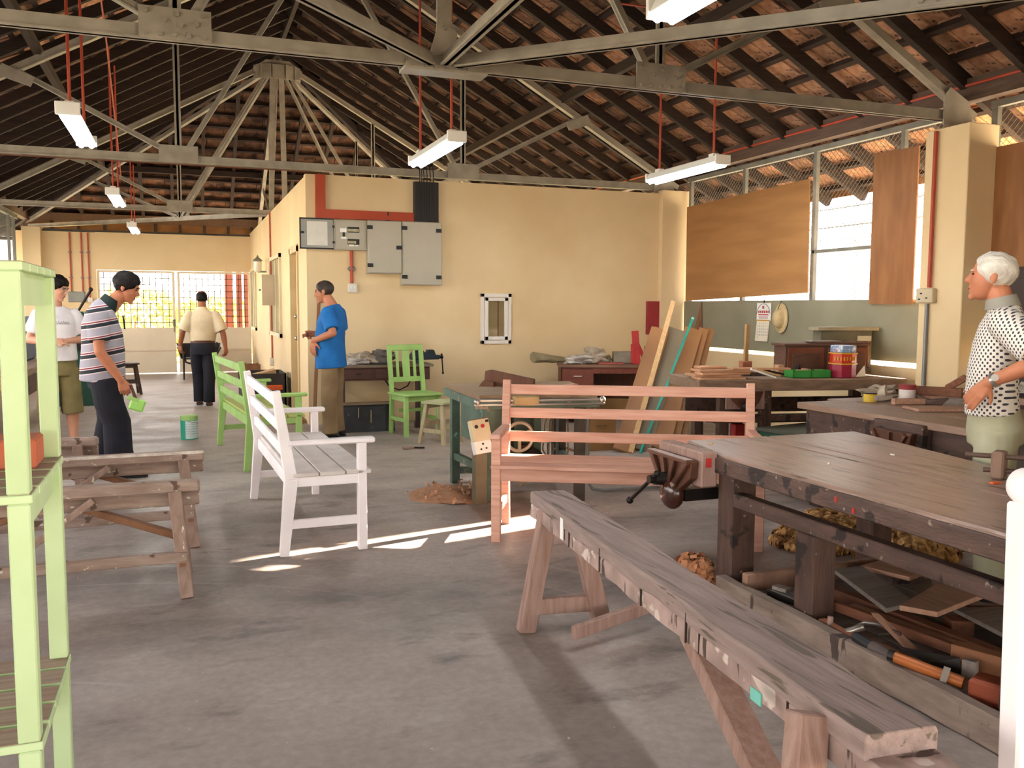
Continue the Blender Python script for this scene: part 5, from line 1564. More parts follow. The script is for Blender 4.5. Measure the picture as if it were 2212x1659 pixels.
# ================================================================ LEANING PLANKS
def lean(name, label, cat, b, t, w, th, m, group=None, wv=(0.985, -0.17, 0)):
    o = T(name, label, cat, (b[0], b[1], 0), 0, group)
    b, t = Vector(b), Vector(t)
    z = (t-b).normalized()
    x = Vector(wv)
    x = (x-z*x.dot(z)).normalized()
    y = z.cross(x)
    vs = [p+x*a*w/2+y*c*th/2 for p in (b, t) for c in (-1, 1) for a in (-1, 1)]
    G().add(vs, [(0, 2, 3, 1), (4, 5, 7, 6), (0, 1, 5, 4), (2, 6, 7, 3), (0, 4, 6, 2), (1, 3, 7, 5)]).obj('plank' if cat == 'plank' else name.split('_')[-1], m, o, world=True, bev=0.002)
    return o
for nm, bx_, tx, w_, m, dy_, lab in (('A', 4.00, 4.97, 0.20, plank_a, 0.0, 'leftmost brown plank of the leaning row'), ('B', 4.19, 5.19, 0.22, plank_b, 0.02, 'grey brown plank right of the pale batten'),
                          ('C', 4.40, 5.40, 0.20, plank_a, 0.0, 'wide brown plank right of the teal pipe'), ('D', 4.57, 5.56, 0.11, plank_a, 0.04, 'narrow brown plank second from the right of the leaning row'), ('E', 4.68, 5.67, 0.10, plank_a, 0.08, 'rightmost narrow brown plank of the leaning row')):
    lean('timber_plank', lab, 'plank', (bx_, 7.6+dy_, 0.012), (tx, 8.6+dy_, 1.172), w_, 0.028, m, 'planks leaning behind the pink bench')
for k, (bx_, tx, dy_) in enumerate(((4.06, 5.03, 0.05), (4.45, 5.46, 0.06))):
    lean('timber_plank', ['brown plank mostly hidden behind the leftmost leaning plank', 'brown plank hidden behind the wide brown leaning plank'][k], 'plank', (bx_, 7.6+dy_, 0.012), (tx, 8.6+dy_, 1.17), 0.18, 0.026, plank_a, 'planks leaning behind the pink bench')
lean('pale_batten', 'pale narrow batten leaning in front of the planks', 'batten', (4.05, 7.53, 0.006), (5.10, 8.55, 1.48), 0.05, 0.03, pale_wood)
tp = T('teal_pipe', 'teal plastic pipe leaning in front of the planks', 'pipe', (4.15, 7.5, 0))
G().cyl((4.14, 7.50, 0.0), (5.325, 8.50, 1.297), 0.014, n=10).obj('pipe', teal_m, tp, world=True, smooth=True)
G().cyl((5.31, 8.487, 1.281), (5.328, 8.503, 1.301), 0.016, n=10).obj('pipe_cap', mat('pale_teal', '8fd0c4', '84c6ba'), tp, world=True, smooth=True)
ct = T('cardboard_box', 'brown printed cardboard box behind the pink bench', 'box', (3.86, 7.95, 0))
g = G().span((3.70, 7.78, 0), (4.02, 8.08, 0.35))
g.obj('box', cardboard, ct, world=True, bev=0.003)
for p in (([(3.70, 7.78, 0.35), (4.02, 7.78, 0.35), (4.04, 7.70, 0.40), (3.70, 7.70, 0.40)], (0, 0.004, 0.003)), ([(3.70, 7.78, 0.35), (3.70, 8.08, 0.35), (3.62, 8.08, 0.39), (3.62, 7.78, 0.39)], (0.003, 0, 0.004))):
    G().prism(*p).obj('flap', mat('pale_cardboard', 'c7a887', 'b89a78', rough=0.9), ct, world=True)
prm = mat('carton_print', '8a6a44', '7d5f3c')
for x0, x1, z0, z1 in ((3.80, 3.92, 0.235, 0.255), (3.81, 3.91, 0.215, 0.222), (3.79, 3.85, 0.12, 0.16), (3.87, 3.94, 0.15, 0.157), (3.87, 3.92, 0.135, 0.142), (3.87, 3.93, 0.12, 0.127)):
    G().span((x0, 7.777, z0), (x1, 7.780, z1)).obj('print', prm, ct, world=True)
# cable stand behind the pink bench
cs = T('cable_stand', 'dark steel floor stand draped with pale cable coils behind the pink bench', 'stand', (2.98, 6.9, 0))
G().span((2.95, 6.86, 0), (3.01, 6.92, 0.62)).obj('post', steel_dark, cs, world=True)
G().cyl((3.02, 6.85, 0.05), (3.02, 6.85, 0.62), 0.016).obj('conduit', steel_bright, cs, world=True, smooth=True)
G().prism([(2.88, 6.85, 0.66), (3.10, 6.85, 0.66), (3.06, 6.85, 0.56), (2.93, 6.85, 0.56)], (0, 0.06, 0)).obj('head', mat('beige_head', 'c0a688', 'ad9476'), cs, world=True)
cab_m = mat('pale_brown_cable', '9d876a', '8c775b', rough=0.7)
rr = random.Random(4)
for k in range(9):
    a0 = rr.uniform(-0.20, 0.30)
    lo = rr.uniform(0.05, 0.22)
    G().tube([(2.98+0.03*math.sin(k), 6.84, 0.68), (2.98+a0*0.4, 6.80, 0.62), (2.98+a0*0.9, 6.78, 0.45), (2.98+a0, 6.78, lo+0.1), (2.98+a0*0.6, 6.79, lo), (2.98+a0*0.1, 6.80, lo+0.05)], 0.007, 6).obj('cable', cab_m, cs, world=True, smooth=True)
G().tube([(2.30, 6.0, 0.10), (2.5, 6.05, 0.16), (2.62, 6.2, 0.24), (2.7, 6.4, 0.33)], 0.008, 6).obj('cable', cab_m, cs, world=True, smooth=True)

# ================================================================ REAR WORKBENCH BY THE RIGHT WALL
O_ = Vector((4.235, 6.64, 0))
EU, EV = Vector((0.980, -0.200, 0)), Vector((0.200, 0.980, 0))
def rpt(u, v, z):
    p = O_+EU*u+EV*v
    return (p.x, p.y, z)
rb = T('workbench', 'dark rear workbench against the right wall under the calendar', 'workbench', rpt(1.0, 0.35, 0))
def rbox(nm, u0, u1, v0, v1, z0, z1, m, parent, bev=0.003):
    return G().prism([rpt(u0, v0, z0), rpt(u1, v0, z0), rpt(u1, v1, z0), rpt(u0, v1, z0)], (0, 0, z1-z0)).obj(nm, m, parent, world=True, bev=bev)
rbox('bench_top', 0.0, 2.0, 0.0, 0.80, 0.68, 0.78, mat('rear_bench_wood', '8d7360', '77604f', rough=0.6, vscale=3, stretch=(1.2, 10, 10), bump=0.2, bscale=12), rb, 0.006)
rbox('front_rail', 0.10, 1.95, 0.05, 0.09, 0.40, 0.46, old_dark, rb)
rbox('lower_rail', 0.10, 1.95, 0.60, 0.64, 0.42, 0.56, old_dark, rb)
for u in (0.22, 0.62, 1.85):
    for v in (0.05, 0.66):
        rbox('leg', u, u+0.09, v, v+0.09, 0.0, 0.68, old_dark_z, rb)
rbox('shelf_board', 0.2, 1.9, 0.12, 0.60, 0.38, 0.40, old_dark, rb)
vg = G().prism([rpt(0.28, -0.02, 0.68), rpt(0.60, -0.02, 0.68), rpt(0.56, -0.02, 0.58), rpt(0.48, -0.02, 0.52), rpt(0.40, -0.02, 0.52), rpt(0.31, -0.02, 0.60)], (0, 0.05, 0))
rv = vg.obj('vise', iron_m, rb, world=True, bev=0.004)
G().cyl(rpt(0.47, -0.02, 0.57), rpt(0.47, -0.10, 0.57), 0.025).ball(rpt(0.44, -0.02, 0.545), 0.05).obj('screw_head', iron_dark, rv, world=True, smooth=True)
rbox('wooden_jaw', 0.26, 0.62, 0.0, 0.03, 0.52, 0.70, leg_pink, rv)
# boards stacked on its left end
stack_m = mat('stacked_board_wood', 'c99a78', 'b78763', rough=0.6, vscale=3, stretch=(1.2, 9, 9), rand=0.2)
labs = ['lowest board of the stack on the rear bench left end', 'second board from the bottom of the stack on the rear bench', 'middle board of the stack on the rear bench', 'wide pale board near the top of the rear bench stack', 'short topmost board of the stack on the rear bench', 'narrow batten lying across the right of the board stack']
for k, (u0, u1, v0, v1, z0, sk_) in enumerate(((0.02, 0.46, 0.02, 0.24, 0.781, 0.03), (0.0, 0.42, 0.10, 0.36, 0.802, -0.04), (0.05, 0.52, 0.04, 0.24, 0.823, 0.05), (0.05, 0.56, 0.10, 0.34, 0.844, -0.03), (0.10, 0.36, 0.22, 0.40, 0.865, 0.02), (0.36, 0.86, 0.10, 0.16, 0.866, -0.10))):
    t = T('loose_board', labs[k], 'board', rpt((u0+u1)/2, (v0+v1)/2, z0), 0, 'boards stacked on the rear bench')
    G().prism([rpt(u0, v0, z0), rpt(u1, v0+sk_, z0), rpt(u1, v1+sk_, z0), rpt(u0, v1, z0)], (0, 0, 0.019)).obj('board', stack_m, t, world=True, bev=0.002)
ml = T('mallet', 'wooden mallet standing upright on its head at the back of the rear bench', 'mallet', rpt(0.74, 0.62, 0.781))
c = Vector(rpt(0.72, 0.66, 0))
G().box((c.x, c.y, 0.845), (0.10, 0.09, 0.125), rz=-0.2).obj('head', mat('mallet_red_wood', 'a5674c', '94573e', rough=0.55), ml, world=True, bev=0.006)
G().bar((c.x, c.y, 0.90), (c.x+0.012, c.y, 1.26), 0.045, 0.032, up=(0, 1, 0), w2=0.04).obj('handle', mat('mallet_handle_wood', 'a9855c', '98744c', rough=0.6), ml, world=True, bev=0.004)
bc = T('tool_cabinet', 'low brown wooden cabinet with two doors on the rear workbench', 'cabinet', rpt(1.4, 0.5, 0.78))
cabm = mat('dark_cabinet_wood', '63463a', '54392e', rough=0.6, vscale=3, stretch=GX)
rbox('body', 0.98, 1.80, 0.36, 0.60, 0.785, 1.065, cabm, bc)
rbox('cabinet_top', 0.96, 1.83, 0.34, 0.62, 1.065, 1.085, cabm, bc)
for u0, u1 in ((1.0, 1.36), (1.40, 1.59), (1.61, 1.79)):
    d_ = rbox('door', u0, u1, 0.345, 0.36, 0.80, 1.05, mat('reddish_door_wood', '74432f', '653825', rough=0.55), bc)
    rbox('door_panel', u0+0.04, u1-0.04, 0.34, 0.345, 0.85, 1.0, cabm, d_)
bk_ = T('wall_cabinet', 'grey green wooden cabinet with pale top shelf standing at the back of the rear bench', 'cabinet', rpt(1.75, 0.7, 0.78))
gg = mat('grey_green_wood', '6a6553', '5a5646', rough=0.7, vscale=3)
rbox('body', 1.48, 2.02, 0.645, 0.80, 0.785, 1.20, gg, bk_)
rbox('top_shelf', 1.44, 2.08, 0.62, 0.82, 1.20, 1.235, mat('pale_shelf_wood', '9a907a', '8a806b', rough=0.5), bk_)
G().prism([rpt(1.86, 0.62, 1.10), rpt(2.0, 0.62, 1.10), rpt(2.0, 0.645, 1.10), rpt(1.86, 0.645, 1.10)], (0, 0, 0.05)).obj('tool_rack', box_grey, bk_, world=True)
for u in (1.885, 1.965):
    G().bar(rpt(u, 0.625, 1.10), rpt(u+0.01, 0.625, 0.86), 0.022, 0.018).ball(rpt(u+0.01, 0.625, 0.86), (0.02, 0.02, 0.03)).obj('hanging_tool', horse_brown, bk_, world=True)
bd = T('thin_boards', 'two thin dark boards lying on top of the low brown cabinet', 'board', rpt(1.5, 0.48, 1.086))
rbox('board', 1.28, 1.84, 0.36, 0.56, 1.086, 1.098, cabm, bd)
rbox('board', 1.25, 1.55, 0.38, 0.58, 1.099, 1.112, mat('grey_thin_board', '8b8078', '7a7068', rough=0.4), bd)
# tins
def tin(name, label, c, prof, m, n=20, extra=None, cat='tin'):
    t = T(name, label, cat, c)
    G().lathe((0, 0, 0), prof, n).obj('tin', m, t, smooth=True)
    return t
tc_ = rpt(1.475, 0.21, 0.782)
oc = lambda r: r
t1 = tin('sweet_tin', 'dark red eight sided tin at the bottom of the tin stack on the rear bench', tc_, [(0.113, 0), (0.118, 0.004), (0.118, 0.125), (0.12, 0.127), (0.001, 0.128)], mat('dark_red_tin', '9d2740', '8f2138', rough=0.35), 8)
G().lathe((0, 0, 0), [(0.123, 0.119), (0.129, 0.123), (0.129, 0.132), (0.121, 0.134)], 8).obj('gold_rim', mat('gold_rim', 'd9a03c', 'c98f30', rough=0.35), t1)
t2 = tin('sweet_tin', 'orange red eight sided tin with gold rims in the middle of the stack', (tc_[0], tc_[1], tc_[2]+0.135), [(0.113, 0), (0.118, 0.003), (0.118, 0.088), (0.001, 0.089)], mat('orange_red_tin', 'cf3f24', 'bf361f', rough=0.35), 8)
G().lathe((0, 0, 0), [(0.121, 0.080), (0.129, 0.085), (0.129, 0.093), (0.118, 0.095)], 8).obj('gold_rim', MATS['gold_rim'], t2)
for k in range(8):
    a = -2.9+k*0.24
    G().box((0.1185*math.cos(a)*0.96, 0.1185*math.sin(a)*0.96, 0.04), (0.012, 0.012, 0.034), rz=a).obj('letter_mark', MATS['gold_rim'], t2)
t3 = tin('sweet_tin', 'blue and white tin lid box on top of the tin stack', (tc_[0], tc_[1], tc_[2]+0.231), [(0.109, 0), (0.113, 0.003), (0.113, 0.062), (0.104, 0.065), (0.001, 0.065)], mat('pale_blue_tin', '8ba3c4', '7690b4', rough=0.4, vscale=30, specks=('d7dbe4', 26, 0.56), specks2=('c05a5a', 20, 0.66)), 8)
gc = T('green_tray', 'bright green plastic tray of small things left of the tin stack', 'tray', rpt(1.2, 0.25, 0.782))
gm = mat('bright_green_plastic', '3f9a45', '35893b', rough=0.4)
for (u0, u1, v0, v1) in ((0.95, 1.32, 0.13, 0.14), (0.95, 1.32, 0.32, 0.33), (0.95, 0.96, 0.13, 0.33), (1.31, 1.32, 0.13, 0.33), (1.12, 1.13, 0.13, 0.33)):
    rbox('tray_wall', u0, u1, v0, v1, 0.782, 0.852, gm, gc, 0.0)
rbox('tray_floor', 0.95, 1.32, 0.13, 0.33, 0.782, 0.79, gm, gc, 0.0)
for k in range(7):
    rbox('tool_piece', 0.97+k*0.045, 1.0+k*0.045, 0.16+0.02*(k % 3), 0.31, 0.79, 0.825+0.012*(k % 4), [offcut_m, iron_dark, pale_wood][k % 3], gc, 0.0)
pb = T('pale_box', 'small peach coloured box behind the green tray', 'box', rpt(1.0, 0.38, 0.782))
rbox('box', 0.92, 1.03, 0.37, 0.46, 0.782, 0.885, mat('peach_card', 'c79b78', 'b88c69', rough=0.8), pb)
ds = T('dark_bottles', 'small dark bottle between peach box and cabinet', 'bottle', rpt(1.10, 0.30, 0.782))
G().lathe(rpt(1.09, 0.31, 0.79), [(0.02, 0), (0.022, 0.07), (0.008, 0.09), (0.008, 0.11)], 10).obj('bottle', iron_dark, ds, world=True, smooth=True)
pc = T('paper_card', 'folded white paper card leaning on the low cabinet right of the tins', 'paper', rpt(1.66, 0.27, 0.782))
G().prism([rpt(1.61, 0.22, 0.782), rpt(1.74, 0.26, 0.782), rpt(1.73, 0.27, 0.885)], (0.002, 0.006, 0)).obj('card', paper_m, pc, world=True)
for k, (u, v, lab) in enumerate(((0.60, 0.42, 'dark wooden hand plane lying beyond the board stack on the rear bench'), (0.78, 0.40, 'second dark hand tool left of the green tray on the rear bench'))):
    t = T('hand_plane', lab, 'tool', rpt(u, v, 0.782))
    rbox('body', u, u+0.20, v, v+0.06, 0.782, 0.815, old_dark, t)
    G().prism([rpt(u+0.06, v+0.01, 0.815), rpt(u+0.10, v+0.01, 0.815), rpt(u+0.06, v+0.01, 0.85)], (0.01, 0.04, 0)).obj('iron', iron_dark, t, world=True)
for k, (u, v, lab) in enumerate(((0.50, 0.30, 'white cloth strip with chisels beside the board stack'),)):
    t = T('chisel_roll', lab, 'tool', rpt(u, v, 0.866))
    for j in range(3):
        G().bar(rpt(0.50+j*0.05, 0.04+j*0.02, 0.874), rpt(0.72+j*0.05, -0.0+j*0.03, 0.80+0.012*j), 0.03, 0.016).obj('chisel', [paper_m, pale_wood, iron_dark][j], t, world=True)
# calendar and hat on the grey sheet
cl_ = T('wall_calendar', 'white hanging wall calendar with red print on the grey sheet wall', 'calendar', (6.425, 8.70, 1.02))
G().span((6.422, 8.575, 1.27), (6.428, 8.845, 1.475)).obj('header_card', paper_m, cl_, world=True)
G().prism([(6.420, 8.60, 1.27), (6.420, 8.835, 1.27), (6.412, 8.855, 1.025), (6.412, 8.625, 1.025)], (0.012, 0, 0)).obj('date_pad', mat('calendar_paper', 'e6dcc8', 'dacfb9', rough=0.9), cl_, world=True)
G().span((6.417, 8.60, 1.262), (6.423, 8.835, 1.278)).obj('gold_strip', mat('ochre_strip', 'c9973f', 'bb8a36'), cl_, world=True)
G().cyl((6.43, 8.72, 1.475), (6.43, 8.715, 1.51), 0.006).obj('hanger', iron_dark, cl_, world=True)
redp = mat('calendar_red', 'b23a48', 'a5323f')
navp = mat('calendar_navy', '474a68', '3d405c')
Rm = Matrix(((0, 0, -1, 0), (-1, 0, 0, 0), (0, 1, 0, 0), (0, 0, 0, 1)))
G().box((6.420, 8.72, 1.425), (0.003, 0.03, 0.035)).obj('red_emblem', redp, cl_, world=True)
for k in range(6):
    G().box((6.420, 8.80-k*0.035, 1.372), (0.003, 0.02, 0.028)).obj('heading_mark', redp, cl_, world=True)
G().box((6.420, 8.715, 1.338), (0.003, 0.19, 0.012)).obj('heading_line', redp, cl_, world=True)
G().box((6.420, 8.715, 1.305), (0.003, 0.17, 0.03)).obj('faint_block', mat('faint_lilac', 'c9b4b6', 'bda7aa'), cl_, world=True)
G().tube([(6.42, 8.715+0.125*math.cos(a), 1.34+0.125*math.sin(a)) for a in [0.05+0.15*k for k in range(21)]], 0.003, 5).obj('arch_line', navp, cl_, world=True)
gn, gr_ = G(), G()
num = 1
for r_ in range(6):
    for c_ in range(6):
        z = 1.235-r_*0.034
        y = 8.815-c_*0.036-0.0025*r_
        if num <= 31:
            text_mesh(gr_ if c_ == 0 or (c_ == 5 and r_ in (3, 4)) else gn, str(num), 0.026, Matrix.Translation((6.4182-0.0080*(1.27-z)/0.245, y, z)) @ Rm)
        num += 1
for g_, m_ in ((gn, navp), (gr_, redp)):
    o = g_.obj('date_numbers', m_, cl_, world=True)
    o['kind'] = 'stuff'
ht_ = T('sun_hat', 'cream sun hat hanging beside the wall calendar', 'hat', (6.42, 8.38, 1.30))
M3 = Matrix.Rotation(math.radians(-90), 3, 'Y')
g = G()
g.lathe((0, 0, 0), [(0.165, 0.0), (0.160, 0.012), (0.11, 0.016), (0.10, 0.055), (0.075, 0.085), (0.03, 0.098), (0.001, 0.10)], 26)
g.v = [Vector((-v.z*1.0, v.x*0.72, v.y*1.05)) for v in g.v]
g.obj('hat', mat('cream_straw', 'c3ad84', 'b29c73', rough=0.9, vscale=14), ht_, smooth=True)
G().tube([(-0.05, 0.0, 0.10), (-0.02, 0.0, 0.17), (0.0, 0, 0.20)], 0.003, 5).obj('cord', iron_dark, ht_)
# saw-like dark wedge leaning on column and small things under the rear bench
hs = T('hand_saw', 'dark brown hand saw hanging at the left of the grey sheet wall', 'saw', (6.42, 10.1, 1.2))
G().prism([(6.42, 10.05, 1.50), (6.42, 10.20, 1.12), (6.42, 10.02, 1.10)], (0.008, 0, 0)).obj('blade', horse_brown, hs, world=True)
G().box((6.415, 10.1, 1.08), (0.025, 0.16, 0.09)).obj('handle', drawer_w, hs, world=True, bev=0.01)
gcr = T('green_chest', 'dark green chest with grey lid under the rear workbench', 'chest', (5.0, 6.1, 0))
chm = mat('dark_green_paint', '24513f', '1e4435', rough=0.6, vscale=4)
G().prism([(4.72, 6.42, 0), (4.98, 5.45, 0), (5.72, 5.62, 0), (5.45, 6.58, 0)], (0, 0, 0.34)).obj('body', chm, gcr, world=True, bev=0.004)
G().prism([(4.70, 6.44, 0.34), (4.97, 5.43, 0.34), (5.74, 5.61, 0.34), (5.46, 6.60, 0.34)], (0, 0, 0.03)).obj('lid', mat('grey_green_lid', '5b5d50', '4d4f44', rough=0.7), gcr, world=True, bev=0.003)
bsk = T('white_basket', 'pale ribbed basket on the floor left of the green chest', 'basket', (4.62, 6.5, 0))
G().lathe((4.50, 6.42, 0), [(0.10, 0), (0.13, 0.10), (0.145, 0.24), (0.135, 0.24), (0.10, 0.02)], 20).obj('basket', mat('pale_plastic', 'b9b0a3', 'a89f92', rough=0.6), bsk, world=True, smooth=True)
for z in (0.05, 0.09, 0.13, 0.17, 0.21):
    G().lathe((4.50, 6.42, z), [(0.116+z*0.14, 0), (0.124+z*0.14, 0.008), (0.116+z*0.14, 0.016)], 20).obj('rib', MATS['pale_plastic'], bsk, world=True)
cf = T('cardboard_flap_box', 'open brown cardboard box on the floor before the green chest', 'box', (4.8, 5.75, 0))
G().prism([(4.28, 5.60, 0), (4.68, 5.50, 0), (4.74, 5.75, 0), (4.34, 5.85, 0)], (0, 0, 0.24)).obj('box', cardboard, cf, world=True)
G().prism([(4.28, 5.60, 0.24), (4.68, 5.50, 0.24), (4.68, 5.40, 0.31), (4.30, 5.50, 0.29)], (0, 0.004, 0.004)).obj('flap', mat('brown_card', 'a06a48'), cf, world=True)
btl = T('white_bottle', 'white plastic bottle with red cap on the floor right of the planks', 'bottle', (4.75, 7.15, 0))
G().lathe((4.72, 7.05, 0), [(0.055, 0), (0.06, 0.02), (0.06, 0.15), (0.025, 0.19), (0.02, 0.20)], 16).obj('bottle', white_metal, btl, world=True, smooth=True)
G().lathe((4.72, 7.05, 0.20), [(0.024, 0), (0.024, 0.03), (0.001, 0.032)], 12).obj('cap', red_m, btl, world=True, smooth=True)
btl2 = T('white_bottle', 'squat white and teal bottle left of the red capped bottle', 'bottle', (4.6, 7.1, 0))
G().lathe((4.58, 7.12, 0), [(0.05, 0), (0.055, 0.10), (0.03, 0.15), (0.02, 0.17)], 14).obj('bottle', white_metal, btl2, world=True, smooth=True)
G().lathe((4.58, 7.12, 0.17), [(0.022, 0), (0.022, 0.025), (0.001, 0.026)], 10).obj('cap', teal_m, btl2, world=True, smooth=True)
rdp = T('red_post', 'red painted timber block under the rear workbench', 'post', (4.75, 6.75, 0))
G().span((4.70, 6.74, 0), (4.80, 6.82, 0.36)).obj('block', red_m, rdp, world=True, bev=0.004)

# ================================================================ MIDDLE RIGHT WORKBENCH
mw = T('workbench', 'cluttered brown workbench in the middle right beside the old man', 'workbench', (4.8, 4.5, 0))
mtop = mat('dusty_mid_top', '9a7e6c', '836957', rough=0.5, vscale=3, stretch=(10, 1, 10), bump=0.2, bscale=10)
for x0, x1, yy in ((4.16, 4.52, 5.22), (4.53, 4.90, 5.34), (4.91, 5.32, 5.40)):
    G().span((x0, 3.55, 0.695), (x1, yy, 0.74)).obj('top_plank', mtop, mw, world=True, bev=0.005)
G().span((4.20, 3.7, 0.50), (4.25, 5.15, 0.69)).obj('front_apron', old_dark, mw, world=True, bev=0.004)
G().span((4.22, 5.14, 0.42), (5.25, 5.19, 0.69)).obj('end_apron', old_dark, mw, world=True, bev=0.004)
for x, y in ((4.22, 5.02), (5.14, 5.02), (4.22, 4.62), (4.22, 3.80), (5.14, 3.80)):
    G().span((x, y, 0), (x+0.11, y+0.11, 0.69)).obj('leg', old_dark_z, mw, world=True, bev=0.004)
v2 = G().prism([(4.07, 4.05, 0.67), (4.07, 4.40, 0.67), (4.07, 4.37, 0.58), (4.07, 4.28, 0.49), (4.07, 4.17, 0.49), (4.07, 4.08, 0.56)], (0.05, 0, 0)).obj('vise', iron_m, mw, world=True, bev=0.004)
for (ya, za, yb_, zb) in ((4.09, 0.66, 4.18, 0.52), (4.36, 0.66, 4.27, 0.52), (4.225, 0.66, 4.225, 0.53)):
    G().bar((4.06, ya, za), (4.06, yb_, zb), 0.02, 0.03, up=(0, 1, 0)).obj('rib', iron_m, v2, world=True)
G().cyl((4.08, 4.25, 0.55), (3.99, 4.25, 0.55), 0.03).ball((4.08, 4.22, 0.50), 0.06).obj('screw_head', iron_dark, v2, world=True, smooth=True)
G().span((4.12, 4.02, 0.52), (4.20, 4.42, 0.72)).obj('wooden_jaw', old_dark, v2, world=True, bev=0.006)
tb_ = T('wooden_crate_stool', 'small brown topped white stool under the middle right workbench', 'stool', (4.45, 4.75, 0))
G().span((4.36, 4.64, 0.36), (4.68, 4.95, 0.41)).obj('seat', horse_brown, tb_, world=True, bev=0.01)
for x in (4.38, 4.62):
    for y in (4.66, 4.90):
        G().span((x, y, 0), (x+0.04, y+0.04, 0.36)).obj('leg', white_paint, tb_, world=True)
G().span((4.38, 4.66, 0.26), (4.66, 4.685, 0.36)).obj('apron', white_paint, tb_, world=True)
G().span((4.38, 4.685, 0.26), (4.405, 4.93, 0.36)).obj('apron', white_paint, tb_, world=True)
yt = T('yellow_tin', 'small yellow paint tin on the middle right workbench', 'paint tin', (4.68, 5.06, 0.741))
G().lathe((0, 0, 0), [(0.046, 0), (0.046, 0.062), (0.040, 0.062), (0.040, 0.05), (0.001, 0.048)], 20).obj('tin', mat('yellow_tin_paint', 'd2b23c', 'c4a432', rough=0.4), yt, smooth=True)
G().lathe((0, 0, 0.058), [(0.0465, 0), (0.048, 0.006), (0.044, 0.008)], 20).obj('rim', iron_dark, yt)
G().box((0.012, -0.0445, 0.03), (0.03, 0.005, 0.035)).obj('label', mat('lilac_label', 'c9c3cf', 'bcb6c4'), yt)
rt2 = T('red_white_tin', 'white paint tin with red top on the middle right workbench', 'paint tin', (4.935, 4.97, 0.741))
G().lathe((0, 0, 0), [(0.058, 0), (0.058, 0.125), (0.001, 0.126)], 22).obj('tin', mat('white_tin_paint', 'ddd3cc', 'cfc4bd', rough=0.45, specks=('a53a3f', 14, 0.60)), rt2, smooth=True)
G().lathe((0, 0, 0.092), [(0.0588, 0), (0.0588, 0.03), (0.06, 0.034), (0.05, 0.036)], 22).obj('red_band', mat('dull_red_band', '97393c', '8b3235', rough=0.5), rt2, smooth=True)
tag(lump('crumpled_cloth', rag_m, (4.85, 5.15, 0.79), (0.12, 0.11, 0.065), seed=71, amp=0.9, freq=5, flat=0.2), 'crumpled beige cloth between the two tins on the middle right workbench', 'cloth')
wdp = [((4.70, 4.86), (4.92, 4.80), 0.05, 0.04, offcut_m, 'short pale wood block in front of the white and red tin'),
       ((5.02, 5.10), (5.24, 4.86), 0.07, 0.035, offcut_red, 'brown wood strip lying behind the dark hand plane'),
       ((4.55, 4.55), (5.2, 4.35), 0.22, 0.018, offcut_m, 'wide thin board lying across the middle right workbench'),
       ((5.0, 4.72), (5.20, 4.60), 0.06, 0.05, offcut_grey, 'grey wood block near the old man on the bench')]
for k, (a, b, w_, h_, m, lab) in enumerate(wdp):
    t = T('timber_offcut', lab, 'offcut', ((a[0]+b[0])/2, (a[1]+b[1])/2, 0.741), 0, 'offcuts on the middle right workbench')
    G().bar((a[0], a[1], 0.742+h_/2), (b[0], b[1], 0.742+h_/2), w_, h_).obj('offcut', m, t, world=True, bev=0.002)
jp = T('wooden_plane', 'long reddish wooden plane with raised handle behind the old man belly', 'tool', (5.1, 5.0, 0.741))
G().bar((5.02, 5.13, 0.815), (5.26, 4.78, 0.815), 0.06, 0.065).obj('body', offcut_red, jp, world=True, bev=0.004)
G().bar((5.02, 5.13, 0.762), (5.26, 4.78, 0.762), 0.06, 0.04).obj('sole_block', offcut_m, jp, world=True, bev=0.004)
G().bar((5.19, 4.86, 0.84), (5.27, 4.76, 0.93), 0.03, 0.05).obj('handle', offcut_red, jp, world=True, bev=0.008)
pln = T('block_plane', 'dark stubby hand plane near the edge of the middle right workbench', 'tool', (4.95, 4.70, 0.741))
G().prism([(4.90, 4.80, 0.742), (4.98, 4.70, 0.742), (5.00, 4.66, 0.80), (4.96, 4.70, 0.79), (4.93, 4.76, 0.775), (4.88, 4.84, 0.81)], (0.05, 0.04, 0)).obj('body', old_dark, pln, world=True, bev=0.003)
# right edge: wall bench, dark cabinet and boards
wbn = T('wall_bench', 'long brown bench along the right wall beyond the old man', 'workbench', (5.9, 4.2, 0))
for k in range(3):
    G().span((5.42+k*0.32, 2.2, 0.755), (5.73+k*0.32, 5.0, 0.80)).obj('top_plank', mtop, wbn, world=True, bev=0.004)
G().span((5.46, 2.3, 0.60), (5.50, 4.9, 0.755)).obj('apron', old_dark, wbn, world=True)
for y in (2.4, 4.75):
    for x in (5.47, 6.25):
        G().span((x, y, 0), (x+0.1, y+0.1, 0.755)).obj('leg', old_dark_z, wbn, world=True)
dc = T('dark_cabinet', 'dark brown wooden cabinet standing on the wall bench behind the old man', 'cabinet', (6.15, 4.5, 0.80))
G().span((5.98, 3.7, 0.93), (6.38, 5.08, 1.74)).obj('body', mat('very_dark_wood', '3d2d27', '33251f', rough=0.6, vscale=2), dc, world=True, bev=0.004)
for y in (4.92, 4.3, 3.75):
    for x in (6.0, 6.3):
        G().span((x, y, 0.801), (x+0.05, y+0.06, 0.93)).obj('leg', MATS['very_dark_wood'], dc, world=True)
for y0, y1 in ((3.72, 4.38), (4.40, 5.06)):
    d_ = G().span((5.965, y0, 0.95), (5.98, y1, 1.72)).obj('door', MATS['very_dark_wood'], dc, world=True, bev=0.003)
    G().span((5.958, y0+0.08, 1.02), (5.965, y1-0.08, 1.65)).obj('door_panel', MATS['very_dark_wood'], d_, world=True, bev=0.003)
